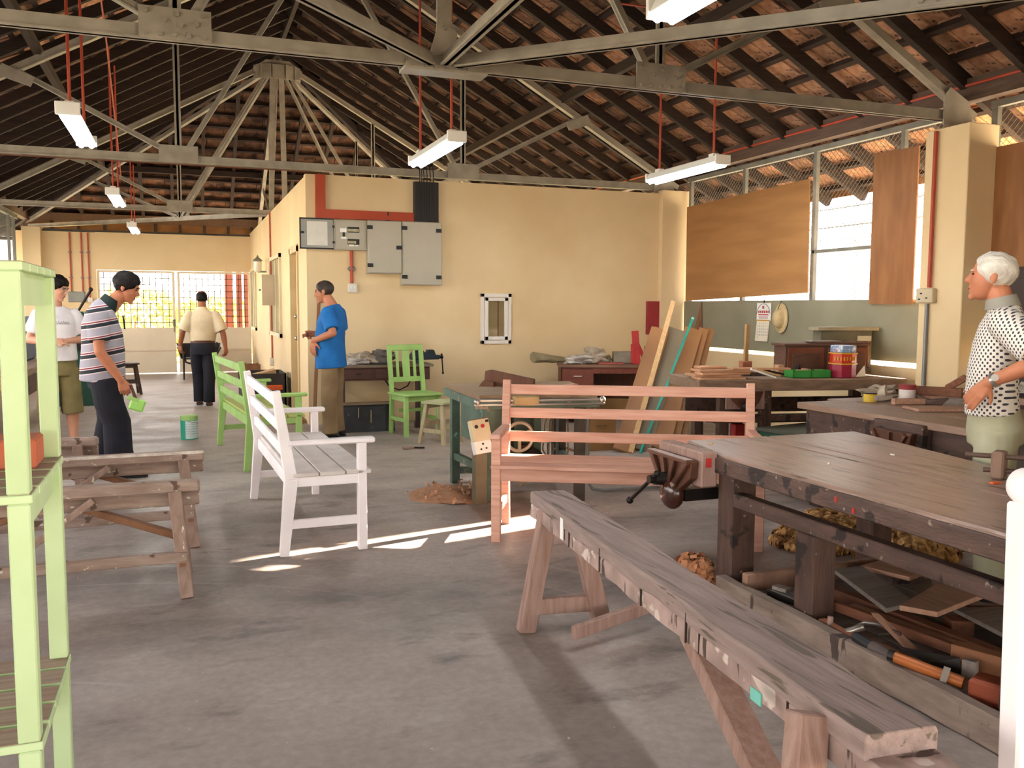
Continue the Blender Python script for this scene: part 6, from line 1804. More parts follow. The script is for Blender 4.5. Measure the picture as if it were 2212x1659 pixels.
tag(lump('crumpled_cloth', mat('pale_crumple', 'c9c3b6', 'aaa497', rough=0.9), (5.66, 4.55, 0.84), (0.10, 0.12, 0.045), seed=81, amp=0.8, freq=6, flat=0.2), 'pale crumpled paper on the wall bench right of the old man', 'paper')
for k, (y, zz, m, lab) in enumerate(((4.30, 0.0, offcut_m, 'pale stick at the front of the wall bench'), (4.62, 0.02, iron_dark, 'dark tool bar lying on the wall bench'))):
    t = T('loose_stick', lab, 'stick', (5.6, y, 0.801))
    G().bar((5.46, y, 0.815), (5.85, y-0.35, 0.815), 0.05, 0.026).obj('stick', m, t, world=True)
ld = T('leaning_sheet', 'pale grey scuffed sheet standing under the wall bench', 'panel', (5.40, 4.0, 0))
G().span((5.38, 3.2, 0.0), (5.40, 4.55, 0.52)).obj('sheet', mat('scuffed_white', 'b9b3ac', 'a39d96', rough=0.7, vscale=5, specks=('7d766f', 8, 0.66)), ld, world=True)

# ================================================================ THINGS ON AND IN THE FOREGROUND WORKBENCH
cp2 = T('wooden_clamp', 'small wooden screw clamp standing on the big workbench near the right edge', 'clamp', (3.28, 2.75, 0.701))
G().box((3.235, 2.735, 0.760), (0.085, 0.05, 0.118), rz=0.5).obj('jaw', mat('clamp_wood', '7f6555', '6d5546', rough=0.6, vscale=4), cp2, world=True, bev=0.008)
G().box((3.235+0.19, 2.735-0.20, 0.760), (0.085, 0.05, 0.118), rz=0.5).obj('jaw', MATS['clamp_wood'], cp2, world=True, bev=0.008)
for z, a in ((0.795, 0.13), (0.735, 0.06)):
    G().cyl((3.235-a*0.69, 2.735+a*0.72, z), (3.235+0.30, 2.735-0.315, z), 0.011, n=10).obj('screw', mat('clamp_screw', '59443b', '4b3932', rough=0.5), cp2, world=True, smooth=True)
for k, (x, y, m, s_) in enumerate(((3.13, 2.66, MATS['orange_plastic'], 0.028), (2.78, 3.25, paper_m, 0.012), (3.25, 3.35, paper_m, 0.014), (2.6, 3.95, pale_wood, 0.016))):
    t = T('wood_chip', ['orange chip beside the wooden clamp', 'tiny pale chip on the middle of the big workbench', 'tiny pale chip on the far half of the big workbench', 'pale chip at the vise end of the big workbench'][k], 'chip', (x, y, 0.7))
    G().box((x, y, 0.704), (s_*1.6, s_*0.7, 0.006), rz=k*0.7).obj('chip', m, t, world=True)
def slab(label, pts, z, th, m, cat='offcut', name='timber_offcut', grp='offcuts on the shelf of the big workbench', dz=None):
    """board from its four top corners"""
    t = T(name, label, cat, (sum(p[0] for p in pts)/4, sum(p[1] for p in pts)/4, z), 0, grp)
    dz = dz or [0, 0, 0, 0]
    top_ = [Vector((p[0], p[1], z+th+d)) for p, d in zip(pts, dz)]
    G().prism(top_, (0, 0, -th)).obj('board', m, t, world=True, bev=0.002)
    return t
slab('grey board lying slanted on the offcuts behind the middle leg', [(2.80, 3.22), (2.96, 3.20), (2.87, 2.80), (2.69, 2.77)], 0.175, 0.02, offcut_grey, dz=[0.02, 0.02, -0.01, -0.01])
slab('pale board lying crosswise on top of the offcuts', [(2.69, 2.70), (3.24, 2.95), (3.27, 2.73), (2.77, 2.585)], 0.20, 0.022, offcut_m)
slab('square pinkish board at the back of the offcuts', [(2.98, 3.24), (3.24, 3.31), (3.29, 3.10), (3.06, 3.02)], 0.185, 0.02, offcut_m)
slab('dark grey board under the pale crosswise board', [(3.00, 2.72), (3.22, 2.66), (3.13, 2.28), (2.93, 2.36)], 0.15, 0.018, offcut_grey)
slab('dark brown board at the right of the offcuts', [(3.12, 2.78), (3.30, 2.70), (3.20, 2.30), (3.05, 2.40)], 0.13, 0.018, offcut_red)
slab('short brown block under the pale crosswise board', [(2.95, 2.72), (3.03, 2.68), (3.00, 2.61), (2.92, 2.65)], 0.085, 0.06, offcut_red)
slab('dark plank end at the very back of the shelf', [(3.05, 3.38), (3.34, 3.30), (3.30, 3.12), (3.10, 3.16)], 0.12, 0.04, old_dark)
def stick(label, a, b, w_, h_, z, m, z2=None):
    t = T('timber_stick', label, 'stick', ((a[0]+b[0])/2, (a[1]+b[1])/2, z), 0, 'sticks on the shelf of the big workbench')
    G().bar((a[0], a[1], z+h_/2), (b[0], b[1], (z2 if z2 is not None else z)+h_/2), w_, h_).obj('stick', m, t, world=True, bev=0.002)
    return t
stick('long squared brown stick running along the middle of the shelf', (2.76, 3.30), (2.86, 2.05), 0.055, 0.06, 0.085, offcut_red)
stick('long reddish stick nearer the front of the shelf', (2.60, 3.10), (2.72, 2.35), 0.028, 0.04, 0.115, offcut_red)
stick('pinkish stick between the two long reddish sticks', (2.70, 2.98), (2.78, 2.40), 0.05, 0.045, 0.09, offcut_m)
stick('brown stick lying tight behind the lower board', (2.50, 2.93), (2.47, 2.45), 0.035, 0.03, 0.082, offcut_red)
stick('stubby plank with sawn end at the front right of the shelf', (2.66, 2.40), (2.84, 1.95), 0.06, 0.10, 0.083, mat('warm_block_wood', '9a6a4c', '885a3d', rough=0.6, vscale=3))
stick('thin pale stick slanting on the back rail', (3.20, 3.66), (3.40, 3.10), 0.03, 0.012, 0.402, pale_wood)
stick('rough dark block near the right end of the shelf', (2.98, 2.20), (3.18, 1.95), 0.09, 0.06, 0.085, old_dark)
jk = T('jack_plane', 'dark metal hand plane at the left end of the shelf', 'tool', (2.60, 3.22, 0.081), 0, 'tools on the shelf of the big workbench')
G().bar((2.53, 3.32, 0.10), (2.60, 3.10, 0.10), 0.06, 0.035).obj('body', iron_dark, jk, world=True, bev=0.004)
G().box((2.55, 3.26, 0.135), (0.05, 0.075, 0.016), rz=0.3).obj('iron', offcut_grey, jk, world=True)
G().ball((2.60, 3.14, 0.145), (0.018, 0.018, 0.03)).obj('knob', iron_dark, jk, world=True, smooth=True)
br_ = T('bulb_scraper', 'scraper with round dark wooden bulb handle beside the metal plane', 'tool', (2.52, 3.05, 0.12), 0, 'tools on the shelf of the big workbench')
G().ball((2.53, 3.02, 0.135), (0.035, 0.045, 0.032), 12, 8).obj('bulb', mat('dark_bulb_wood', '6b4f42', '57402f', rough=0.3, spec=0.6), br_, world=True, smooth=True)
G().bar((2.52, 3.05, 0.135), (2.46, 3.22, 0.15), 0.022, 0.006, w2=0.006).obj('blade', steel_dark, br_, world=True)
mlt = T('mallet', 'orange brown handled mallet lying at the front of the shelf', 'mallet', (2.50, 2.35, 0.1), 0, 'tools on the shelf of the big workbench')
G().cyl((2.405, 2.44, 0.150), (2.515, 2.22, 0.120), 0.020, 0.022, 12).obj('handle', mat('orange_handle', 'a8602e', '985424', rough=0.4), mlt, world=True, smooth=True)
G().cyl((2.400, 2.45, 0.151), (2.410, 2.43, 0.150), 0.0215, n=12).obj('handle_cap', iron_dark, mlt, world=True)
G().box((2.545, 2.13, 0.125), (0.10, 0.13, 0.085), rz=0.45).obj('head', mat('red_mallet_wood', '94492f', '833e27', rough=0.5), mlt, world=True, bev=0.012)
sqr = T('try_square', 'dark bladed tool with grey wooden stock behind the mallet', 'tool', (2.58, 2.38, 0.12), 0, 'tools on the shelf of the big workbench')
G().prism([(2.49, 2.50, 0.150), (2.60, 2.32, 0.160), (2.60, 2.30, 0.105), (2.53, 2.40, 0.12)], (0.006, 0.004, 0)).obj('blade', iron_dark, sqr, world=True)
G().box((2.615, 2.285, 0.135), (0.03, 0.05, 0.06), rz=0.5).obj('stock', offcut_grey, sqr, world=True, bev=0.003)
fil = T('steel_rule', 'short pale metal strip standing up in front of the mallet handle', 'tool', (2.47, 2.25, 0.09), 0, 'tools on the shelf of the big workbench')
G().bar((2.455, 2.265, 0.082), (2.475, 2.255, 0.170), 0.022, 0.006, up=(1, 1, 0)).obj('strip', mat('dull_strip', '8d847c', '7d746c', rough=0.4, metal=0.3), fil, world=True)
ham = T('black_handle_tool', 'hand tool with fat black handle behind the lower board', 'tool', (2.46, 2.58, 0.1), 0, 'tools on the shelf of the big workbench')
G().caps((2.44, 2.66, 0.135), (2.445, 2.57, 0.125), 0.020, 0.022).obj('handle', black_m, ham, world=True, smooth=True)
G().caps((2.445, 2.57, 0.125), (2.46, 2.45, 0.118), 0.026, 0.016).obj('body', mat('grey_brown_casting', '574b46', '483d39', rough=0.5), ham, world=True, smooth=True)
clp = T('steel_clamp', 'small bright steel clamp lying on the shelf', 'clamp', (2.60, 2.80, 0.1), 0, 'tools on the shelf of the big workbench')
G().tube([(2.52, 2.80, 0.10), (2.57, 2.76, 0.145), (2.63, 2.70, 0.145), (2.66, 2.68, 0.115), (2.60, 2.71, 0.105)], 0.008, 8).cyl((2.50, 2.78, 0.105), (2.55, 2.74, 0.135), 0.016).obj('clamp', steel_bright, clp, world=True, smooth=True)
G().cyl((2.48, 2.86, 0.085), (2.485, 2.86, 0.145), 0.012).obj('clamp_screw', leg_pink, clp, world=True)
gau = T('marking_gauge', 'thin pale pointed wooden tool with a slot leaning on the sticks', 'tool', (2.56, 2.56, 0.12), 0, 'tools on the shelf of the big workbench')
G().prism([(2.565, 2.72, 0.20), (2.585, 2.70, 0.20), (2.60, 2.52, 0.13), (2.555, 2.52, 0.125)], (0.006, 0.0, -0.012)).obj('blade', offcut_m, gau, world=True)
G().box((2.577, 2.60, 0.160), (0.008, 0.05, 0.012), rz=0.1).obj('slot', old_dark, gau, world=True)
slab('pale thin board lying flat behind the black handled tool', [(2.47, 2.80), (2.56, 2.80), (2.58, 2.58), (2.48, 2.60)], 0.082, 0.012, offcut_m)
# white post with round top at the right edge
wp_ = T('white_post', 'white painted post with round knob top at the right picture edge', 'post', (1.622, 1.28, 0))
G().bar((1.618, 1.28, 0.0), (1.590, 1.28, 1.03), 0.05, 0.05, up=(0, 1, 0)).obj('post', white_paint, wp_, world=True, bev=0.006)
G().ball((1.590, 1.28, 1.062), (0.038, 0.034, 0.038), 18, 12).obj('knob', white_paint, wp_, world=True, smooth=True)

# ================================================================ LEFT SIDE AND FAR END
lb_ = T('workbench', 'cluttered workbench at the far left behind the green tables', 'workbench', (-2.2, 11.5, 0))
G().span((-2.75, 9.6, 0.72), (-1.42, 13.2, 0.79)).obj('bench_top', mtop, lb_, world=True, bev=0.005)
for x in (-2.7, -1.55):
    for y in (9.7, 13.0):
        G().span((x, y, 0), (x+0.1, y+0.1, 0.72)).obj('leg', old_dark_z, lb_, world=True)
G().span((-1.52, 9.75, 0.5), (-1.48, 13.0, 0.72)).obj('apron', old_dark, lb_, world=True)
gm_ = T('green_machine', 'dark green machine stand behind the woman', 'machine', (-1.35, 13.8, 0))
G().prism([(-1.75, 13.6, 0), (-1.05, 13.6, 0), (-1.15, 13.6, 0.80), (-1.65, 13.6, 0.80)], (0, 0.5, 0)).obj('stand', mat('dark_green_machine', '2f5a4c', '284d41', rough=0.5), gm_, world=True, bev=0.01)
G().span((-1.75, 13.5, 0.80), (-0.95, 14.15, 0.90)).obj('table', iron_dark, gm_, world=True, bev=0.006)
G().span((-1.62, 13.75, 0.90), (-1.30, 14.05, 1.32)).obj('head', MATS['dark_green_machine'], gm_, world=True, bev=0.02)
G().cyl((-1.42, 13.75, 1.25), (-1.20, 13.72, 1.62), 0.018).ball((-1.2, 13.72, 1.63), 0.03).obj('lever', iron_dark, gm_, world=True, smooth=True)
G().span((-1.5, 13.74, 1.45), (-1.28, 13.9, 1.60)).obj('guard', frame_grey, gm_, world=True, bev=0.01)
bb_ = T('blue_machine', 'blue machine body at the far left behind the green tables', 'machine', (-2.2, 11.6, 0.79))
G().span((-2.05, 10.9, 0.79), (-1.62, 11.6, 1.28)).obj('body', mat('machine_blue', '2c4a6e', '253f5f', rough=0.5), bb_, world=True, bev=0.02)
G().span((-1.95, 10.95, 1.28), (-1.72, 11.4, 1.42)).obj('head', MATS['machine_blue'], bb_, world=True, bev=0.02)
G().box((-1.61, 11.2, 1.0), (0.01, 0.08, 0.05)).obj('badge', MATS['gold_rim'], bb_, world=True)
bl_ = T('blue_tarp', 'bright blue tarpaulin edge hanging outside the far left mesh', 'tarpaulin', (-4.6, 21.0, 0))
g = G()
for i in range(9):
    for j in range(7):
        pass
rows = [[Vector((-5.3+0.16*i, 21.0+0.05*math.sin(i*1.3), 1.7+0.2*j-0.07*i*(1 if j > 3 else 0.4))) for i in range(9)] for j in range(7)]
for j in range(6):
    for i in range(8):
        g.quad(rows[j][i], rows[j][i+1], rows[j+1][i+1], rows[j+1][i])
g.obj('tarpaulin', mat('tarp_blue', '2f6fb0', '2862a0', rough=0.6), bl_, world=True, smooth=True)
for x in (-5.3, -4.05):
    G().bar((x, 21.0, 0), (x, 21.0, 2.9), 0.06, 0.06).obj('pole', frame_grey, bl_, world=True)
# wheelbarrow beyond the walking man
wbw = T('wheelbarrow', 'dark wheelbarrow parked before the far gate beyond the walking man', 'wheelbarrow', (0.24, 18.0, 0))
G().prism([(0.20, 17.9, 0.38), (0.75, 17.9, 0.38), (0.80, 18.7, 0.36), (0.15, 18.7, 0.36)], (0, 0, 0.03)).prism([(0.15, 17.85, 0.41), (0.20, 17.9, 0.38), (0.15, 18.7, 0.36), (0.05, 18.7, 0.66), (0.08, 17.8, 0.62)], (0.02, 0, 0)).prism([(0.75, 17.9, 0.38), (0.80, 18.7, 0.36), (0.90, 18.7, 0.66), (0.87, 17.8, 0.62)], (0.02, 0, 0)).prism([(0.15, 18.7, 0.36), (0.80, 18.7, 0.36), (0.90, 18.75, 0.66), (0.05, 18.75, 0.66)], (0, 0.02, 0)).obj('tub', iron_dark, wbw, world=True)
for s_ in (-1, 1):
    x = 0.475+s_*0.30
    G().tube([(x*1.0, 17.05, 0.72), (x, 17.2, 0.70), (x-s_*0.02, 17.5, 0.58), (x-s_*0.06, 18.4, 0.30), (0.475+s_*0.05, 19.0, 0.20)], 0.018, 8).obj('handle', iron_dark, wbw, world=True, smooth=True)
    G().tube([(x-s_*0.02, 17.55, 0.56), (x-s_*0.02, 17.45, 0.05), (x-s_*0.02, 17.60, 0.02), (x-s_*0.03, 17.95, 0.46)], 0.015, 8).obj('stand_leg', iron_dark, wbw, world=True, smooth=True)
    G().cyl((x, 17.0, 0.722), (x, 17.14, 0.712), 0.024).obj('grip', black_m, wbw, world=True)
g = G()
g.lathe((0.475, 19.05, 0.19), [(0.02, -0.05), (0.15, -0.05), (0.19, -0.03), (0.19, 0.03), (0.15, 0.05), (0.02, 0.05)], 20, 'X')
g.obj('wheel', black_m, wbw, world=True, smooth=True)
for _c in wbw.children:
    _c.matrix_basis = Matrix.Translation((-0.20, 0, 0))
bxs = T('brown_crate', 'brown slatted crate against the side wall before the far gate', 'crate', (1.15, 17.2, 0))
for k in range(4):
    G().span((1.08, 16.9, 0.03+k*0.075), (1.33, 16.92, 0.09+k*0.075)).obj('slat', horse_brown, bxs, world=True)
    G().span((1.08, 17.4, 0.03+k*0.075), (1.33, 17.42, 0.09+k*0.075)).obj('slat', horse_brown, bxs, world=True)
for x in (1.08, 1.30):
    for y in (16.92, 17.37):
        G().span((x, y, 0), (x+0.03, y+0.03, 0.33)).obj('corner_post', horse_brown, bxs, world=True)
G().span((1.09, 16.92, 0.03), (1.32, 17.4, 0.05)).obj('crate_floor', horse_brown, bxs, world=True)
# ================================================================ PEOPLE
def remeshed(name, g, m, parent, voxel, it=4, fac=0.5):
    o = g.obj(name, m, parent)
    md = o.modifiers.new('remesh', 'REMESH')
    md.mode = 'VOXEL'
    md.voxel_size = voxel
    md.use_smooth_shade = True
    if it:
        ms = o.modifiers.new('smooth', 'SMOOTH')
        ms.factor = fac
        ms.iterations = it
    dg = bpy.context.evaluated_depsgraph_get()
    me = bpy.data.meshes.new_from_object(o.evaluated_get(dg))
    old = o.data
    o.modifiers.clear()
    o.data = me
    me.name = name
    bpy.data.meshes.remove(old)
    if not me.materials:
        me.materials.append(m)
    me.polygons.foreach_set('use_smooth', [True]*len(me.polygons))
    return o
def hand(g, w, d, n, t, curl=0.35, s=1.0, spread=0.12, thumb_open=0.8):
    """w wrist, d finger direction, n back of the hand, t thumb side"""
    w, d, n, t = Vector(w), Vector(d).normalized(), Vector(n), Vector(t)
    n = (n-d*n.dot(d)).normalized()
    t = (t-d*t.dot(d)-n*t.dot(n)).normalized()
    offs = (0.030, 0.010, -0.011, -0.030)
    lens = (0.92, 1.0, 0.95, 0.76)
    for k in range(4):
        kn = w+d*(0.082-0.004*abs(k-1))*s+t*offs[k]*s
        g.caps(w+t*offs[k]*0.45*s+d*0.008, kn, 0.017*s, 0.0125*s, 8)
        p = kn
        dirv = (d+t*offs[k]*spread*12).normalized()
        a = curl*(1+0.12*k)
        for L, r0, r1 in ((0.044, 0.0098, 0.0092), (0.027, 0.0092, 0.0085), (0.021, 0.0085, 0.0074)):
            ax = n.cross(dirv).normalized()
            dirv = Matrix.Rotation(a, 3, ax) @ dirv if (Matrix.Rotation(a, 3, ax) @ dirv).dot(n) < dirv.dot(n) else Matrix.Rotation(-a, 3, ax) @ dirv
            q = p+dirv*L*lens[k]*s
            g.caps(p, q, r0*s, r1*s, 8)
            p = q
    b = w+d*0.022*s+t*0.022*s-n*0.004
    m_ = b+(t*thumb_open+d*0.75-n*0.25).normalized()*0.045*s
    e = m_+(t*thumb_open*0.55+d*0.9-n*0.35).normalized()*0.032*s
    g.caps(w+d*0.01*s, b, 0.017*s, 0.016*s, 8).caps(b, m_, 0.0155*s, 0.0115*s, 8).caps(m_, e, 0.0115*s, 0.0085*s, 8)
    return g
def head_rot(yaw, pitch, roll=0.0):
    return Matrix.Rotation(math.radians(yaw), 3, 'Z') @ Matrix.Rotation(math.radians(pitch), 3, 'X') @ Matrix.Rotation(math.radians(roll), 3, 'Y')
def head(g, c, R, s=1.0, jaw=1.0, nose=1.0):
    c = Vector(c)
    def E(p, r, n=14, m=10):
        g.ball(c+R @ (Vector(p)*s), [x*s for x in r], n, m, M=R)
    def K(p, q, r0, r1):
        g.caps(c+R @ (Vector(p)*s), c+R @ (Vector(q)*s), r0*s, r1*s, 10)
    E((0, -0.012, 0.036), (0.074, 0.094, 0.082), 18, 12)
    E((0, 0.030, -0.020), (0.063, 0.062, 0.085), 16, 12)
    E((0, 0.036, -0.066), (0.050*jaw, 0.052, 0.046), 14, 10)
    E((0, 0.074, -0.098), (0.023, 0.018, 0.017))
    E((0.030, 0.064, -0.022), (0.026, 0.022, 0.024))
    E((-0.030, 0.064, -0.022), (0.026, 0.022, 0.024))
    E((0, 0.080, 0.030), (0.046, 0.013, 0.010))
    K((0, 0.084, 0.016), (0, 0.103*nose+0.003, -0.022), 0.0085, 0.0125)
    E((0.011, 0.092, -0.027), (0.008, 0.009, 0.007))
    E((-0.011, 0.092, -0.027), (0.008, 0.009, 0.007))
    E((0, 0.086, -0.053), (0.023, 0.010, 0.0065))
    E((0, 0.084, -0.067), (0.020, 0.010, 0.007))
    for sx in (-1, 1):
        E((sx*0.074, -0.010, -0.002), (0.009, 0.019, 0.031))
        E((sx*0.076, -0.004, -0.026), (0.007, 0.010, 0.012))
def face_parts(t, c, R, s=1.0, brow=hair_black, lip=True):
    c = Vector(c)
    def at(p):
        return c+R @ (Vector(p)*s)
    for sx in (-1, 1):
        G().ball(at((sx*0.029, 0.0815, 0.012)), [0.0125*s, 0.006*s, 0.005*s], 10, 6, M=R).obj('eye', eye_m, t, smooth=True)
        G().bar(at((sx*0.014, 0.091, 0.029)), at((sx*0.046, 0.080, 0.030)), 0.006*s, 0.006*s).obj('eyebrow', brow, t)
    if lip:
        G().ball(at((0, 0.0905, -0.0595)), [0.021*s, 0.0065*s, 0.006*s], 12, 6, M=R).obj('lips', lip_m, t, smooth=True)
def hair(t, c, R, m, s=1.0, front=0.066, back=-0.062, puff=1.07, side=0.0, seed=1, amp=0.006, lift=0.0, fwd=0.0, name='hair'):
    """cap of hair: everything of a puffed skull above a slanting hairline"""
    c = Vector(c)
    g = G()
    g.ball((0, -0.012+fwd, 0.034+lift), (0.074*puff, 0.094*puff, 0.082*puff), 40, 28)
    keep, idx = [], {}
    for i, v in enumerate(g.v):
        yy = (v.y+0.10)/0.18
        line = back+(front-back)*max(0, min(1, yy))**1.6
        if abs(v.x) > 0.045 and v.y > -0.02:
            line -= side
        if v.z < line:
            v = Vector((v.x*0.90, -0.012+(v.y+0.012)*0.90, max(v.z, line-0.004)))
        else:
            nn = noise.noise(Vector((v.x*70+seed, v.y*30, v.z*40)))
            nr = Vector((v.x, v.y+0.012, v.z-0.034)).normalized()
            ed = min(1.0, (v.z-line)/0.035)
            v = v-nr*0.085*(puff-1.0)*(1-ed)*0.9+nr*(nn*amp+amp*0.3)*(0.4+0.6*ed)
        g.v[i] = c+R @ (v*s)
    return g.obj(name, m, t, smooth=True)
def shoe(t, c, rz, m, L=0.27, sole=None, name='shoe'):
    g = G()
    Rz = Matrix.Rotation(rz, 3, 'Z')
    prof = [(-0.09, 0.032, 0.05), (-0.07, 0.040, 0.075), (-0.02, 0.040, 0.085), (0.05, 0.046, 0.062), (0.11, 0.050, 0.048), (0.155, 0.040, 0.036), (0.178, 0.016, 0.022)]
    rings = []
    for y, rx, h in prof:
        ring = []
        for k in range(14):
            a = 2*math.pi*k/14
            zz = h*0.5+math.sin(a)*h*0.5
            ring.append(Vector(c)+Rz @ Vector((math.cos(a)*rx, y*L/0.27, max(0.002, zz)+0.012)))
        rings.append(ring)
    o = g.loft(rings).obj(name, m, t, smooth=True)
    g = G()
    pts = [(-0.03, -0.095), (0.03, -0.095), (0.042, -0.02), (0.05, 0.09), (0.04, 0.155), (0.012, 0.185), (-0.012, 0.185), (-0.04, 0.155), (-0.05, 0.09), (-0.042, -0.02)]
    g.prism([Vector(c)+Rz @ Vector((x, y*L/0.27, 0.0)) for x, y in pts], (0, 0, 0.018))
    g.obj('sole', sole or black_m, o)
    return o
def person(label, loc, hd):
    return T('person', label, 'person', (loc[0], loc[1], 0), math.atan2(-hd[0], hd[1]), 'people in the workshop')
def arm(g, s_, e, w, r=(0.047, 0.040, 0.028)):
    mid = Vector(e).lerp(Vector(w), 0.35)
    g.caps(s_, e, r[0], r[1], 12).caps(e, mid, r[1], r[1]*1.02, 12).caps(mid, w, r[1]*1.02, r[2], 12)
def sleeve(g, s_, e, frac, r0, r1):
    s_, e = Vector(s_), Vector(e)
    q = s_.lerp(e, frac)
    g.caps(s_+(s_-e).normalized()*0.0, s_.lerp(e, 0.3), r0, r0, 12)
    g.tube([s_, s_.lerp(e, frac*0.5), q], [r0, (r0+r1)/2*1.02, r1], 14)
def leg_tube(g, pts, rad):
    g.etube(pts, [(r, r*1.04) for r in rad], (1, 0, 0), 16)
VB, VC = 0.0062, 0.0095

# ---- old man with white hair, hands on hips
pm = person('white haired old man in dark dotted short sleeved shirt, hands on his hips', (3.735, 3.185), (-0.66, 0.75))
g = G()
hc, HR = (0, 0.055, 1.572), head_rot(0, 4)
head(g, hc, HR, 1.0)
g.caps((0, 0.02, 1.50), (0, -0.005, 1.40), 0.056, 0.064, 14)
g.etube([(0, 0, 0.80), (0, 0.01, 1.10), (0, 0, 1.30), (0, -0.005, 1.40)], [(0.115, 0.075), (0.12, 0.08), (0.14, 0.08), (0.09, 0.06)], (1, 0, 0), 18)
SL, EL, WL = (-0.185, -0.01, 1.365), (-0.315, -0.175, 1.195), (-0.215, 0.045, 1.075)
SR, ER, WR_ = (0.185, -0.01, 1.365), (0.33, -0.165, 1.205), (0.20, 0.05, 1.075)
arm(g, SL, EL, WL)
arm(g, SR, ER, WR_)
hand(g, WL, (0.10, 0.62, -0.78), (-0.95, 0.1, 0.1), (0.1, -0.7, -0.6), 0.20, 0.98, 0.2, 0.9)
hand(g, WR_, (-0.10, 0.62, -0.78), (0.95, 0.1, 0.1), (-0.1, -0.7, -0.6), 0.20, 0.98, 0.2, 0.9)
leg_tube(g, [(-0.08, 0, 0.84), (-0.10, 0.01, 0.48), (-0.10, -0.01, 0.05)], [0.06, 0.05, 0.035])
leg_tube(g, [(0.08, 0, 0.84), (0.10, 0.01, 0.48), (0.10, -0.01, 0.05)], [0.06, 0.05, 0.035])
remeshed('body', g, skin_tan, pm, VB)
g = G()
g.etube([(0, 0.022, 0.905), (0, 0.028, 1.02), (0, 0.028, 1.12), (0, 0.012, 1.24), (0, -0.005, 1.33), (0, -0.012, 1.395), (0, -0.005, 1.435)],
        [(0.164, 0.122), (0.158, 0.118), (0.156, 0.114), (0.162, 0.112), (0.172, 0.104), (0.145, 0.082), (0.080, 0.068)], (1, 0, 0), 22)
sleeve(g, (-0.165, -0.01, 1.355), EL, 0.80, 0.078, 0.082)
sleeve(g, (0.165, -0.01, 1.355), ER, 0.80, 0.078, 0.082)
remeshed('shirt', g, dot_m, pm, VC, 3)
g = G()
g.etube([(0, 0.0, 1.425), (0, 0.006, 1.462), (0, 0.010, 1.478)], [(0.088, 0.080), (0.076, 0.072), (0.070, 0.067)], (1, 0, 0), 24)
g.obj('collar', collar_grey, pm, smooth=True)
g = G()
g.etube([(0, 0.015, 0.985), (0, 0.012, 0.90), (0, 0.005, 0.84), (0, 0.0, 0.76)], [(0.140, 0.100), (0.154, 0.118), (0.164, 0.130), (0.160, 0.126)], (1, 0, 0), 22)
for sx in (-1, 1):
    leg_tube(g, [(sx*0.088, -0.005, 0.84), (sx*0.096, 0.005, 0.62), (sx*0.10, 0.012, 0.46), (sx*0.103, 0.0, 0.24), (sx*0.105, -0.01, 0.075)], [0.092, 0.092, 0.080, 0.073, 0.075])
    shoe(pm, (sx*0.105, 0.0, 0), sx*-0.12, leather_b)
remeshed('trousers', g, sage_trs, pm, VC, 3)
hair(pm, hc, HR, hair_white, 1.0, front=0.075, back=-0.075, puff=1.085, side=0.035, seed=3, amp=0.007)
face_parts(pm, hc, HR, 1.0, hair_white)
wv_ = (Vector(EL)-Vector(WL)).normalized()
c0 = Vector(WL)+wv_*0.03
g = G().tube([c0-wv_*0.009, c0+wv_*0.009], 0.036, 18).cyl(c0+Vector((-0.030, 0.0, 0.012)), c0+Vector((-0.042, 0, 0.014)), 0.017, n=14)
g.obj('wrist_watch', steel_bright, pm, smooth=True)

# ---- man in the blue T-shirt
pb_ = person('man in bright blue T-shirt and brown trousers standing by the wall corner', (1.50, 9.52), (-0.88, 0.475))
g = G()
hc, HR = (0, 0.085, 1.565), head_rot(6, -10)
head(g, hc, HR, 1.0)
g.caps((0, 0.045, 1.49), (0, -0.01, 1.39), 0.057, 0.068, 14)
g.etube([(0, 0, 0.80), (0, 0.01, 1.10), (0, 0, 1.30), (0, -0.005, 1.40)], [(0.115, 0.075), (0.12, 0.08), (0.14, 0.08), (0.09, 0.06)], (1, 0, 0), 18)
SL, EL, WL = (-0.19, -0.015, 1.345), (-0.265, -0.10, 1.135), (-0.185, 0.145, 1.05)
SR, ER, WR_ = (0.19, -0.015, 1.345), (0.25, -0.02, 1.11), (0.12, 0.235, 1.115)
arm(g, SL, EL, WL)
arm(g, SR, ER, WR_)
hand(g, WL, (0.0, 0.10, -0.99), (-0.9, 0.35, 0), (-0.15, -1, 0), 0.22, 1.02, 0.25, 1.1)
hand(g, WR_, (-0.25, 0.95, -0.05), (0.75, 0.2, 0.6), (-0.6, 0, 0.75), 1.35, 1.12, 0.0, 0.5)
for sx in (-1, 1):
    leg_tube(g, [(sx*0.08, 0, 0.84), (sx*0.10, 0.01, 0.48), (sx*0.10, -0.01, 0.05)], [0.06, 0.05, 0.035])
remeshed('body', g, skin_tan, pb_, VB)
g = G()
g.etube([(0, 0.015, 0.755), (0, 0.022, 0.88), (0, 0.03, 1.0), (0, 0.025, 1.12), (0, 0.008, 1.24), (0, -0.010, 1.33), (0, -0.018, 1.39), (0, -0.010, 1.425)],
        [(0.196, 0.162), (0.192, 0.160), (0.190, 0.158), (0.190, 0.152), (0.196, 0.144), (0.194, 0.124), (0.152, 0.092), (0.078, 0.072)], (1, 0, 0), 22)
sleeve(g, (-0.170, -0.015, 1.335), EL, 0.82, 0.080, 0.078)
sleeve(g, (0.170, -0.015, 1.335), ER, 0.78, 0.080, 0.078)
remeshed('t_shirt', g, blue_tee, pb_, VC, 3)
g = G()
g.etube([(0, 0.01, 0.92), (0, 0.0, 0.85), (0, 0.0, 0.76)], [(0.140, 0.110), (0.150, 0.118), (0.150, 0.120)], (1, 0, 0), 22)
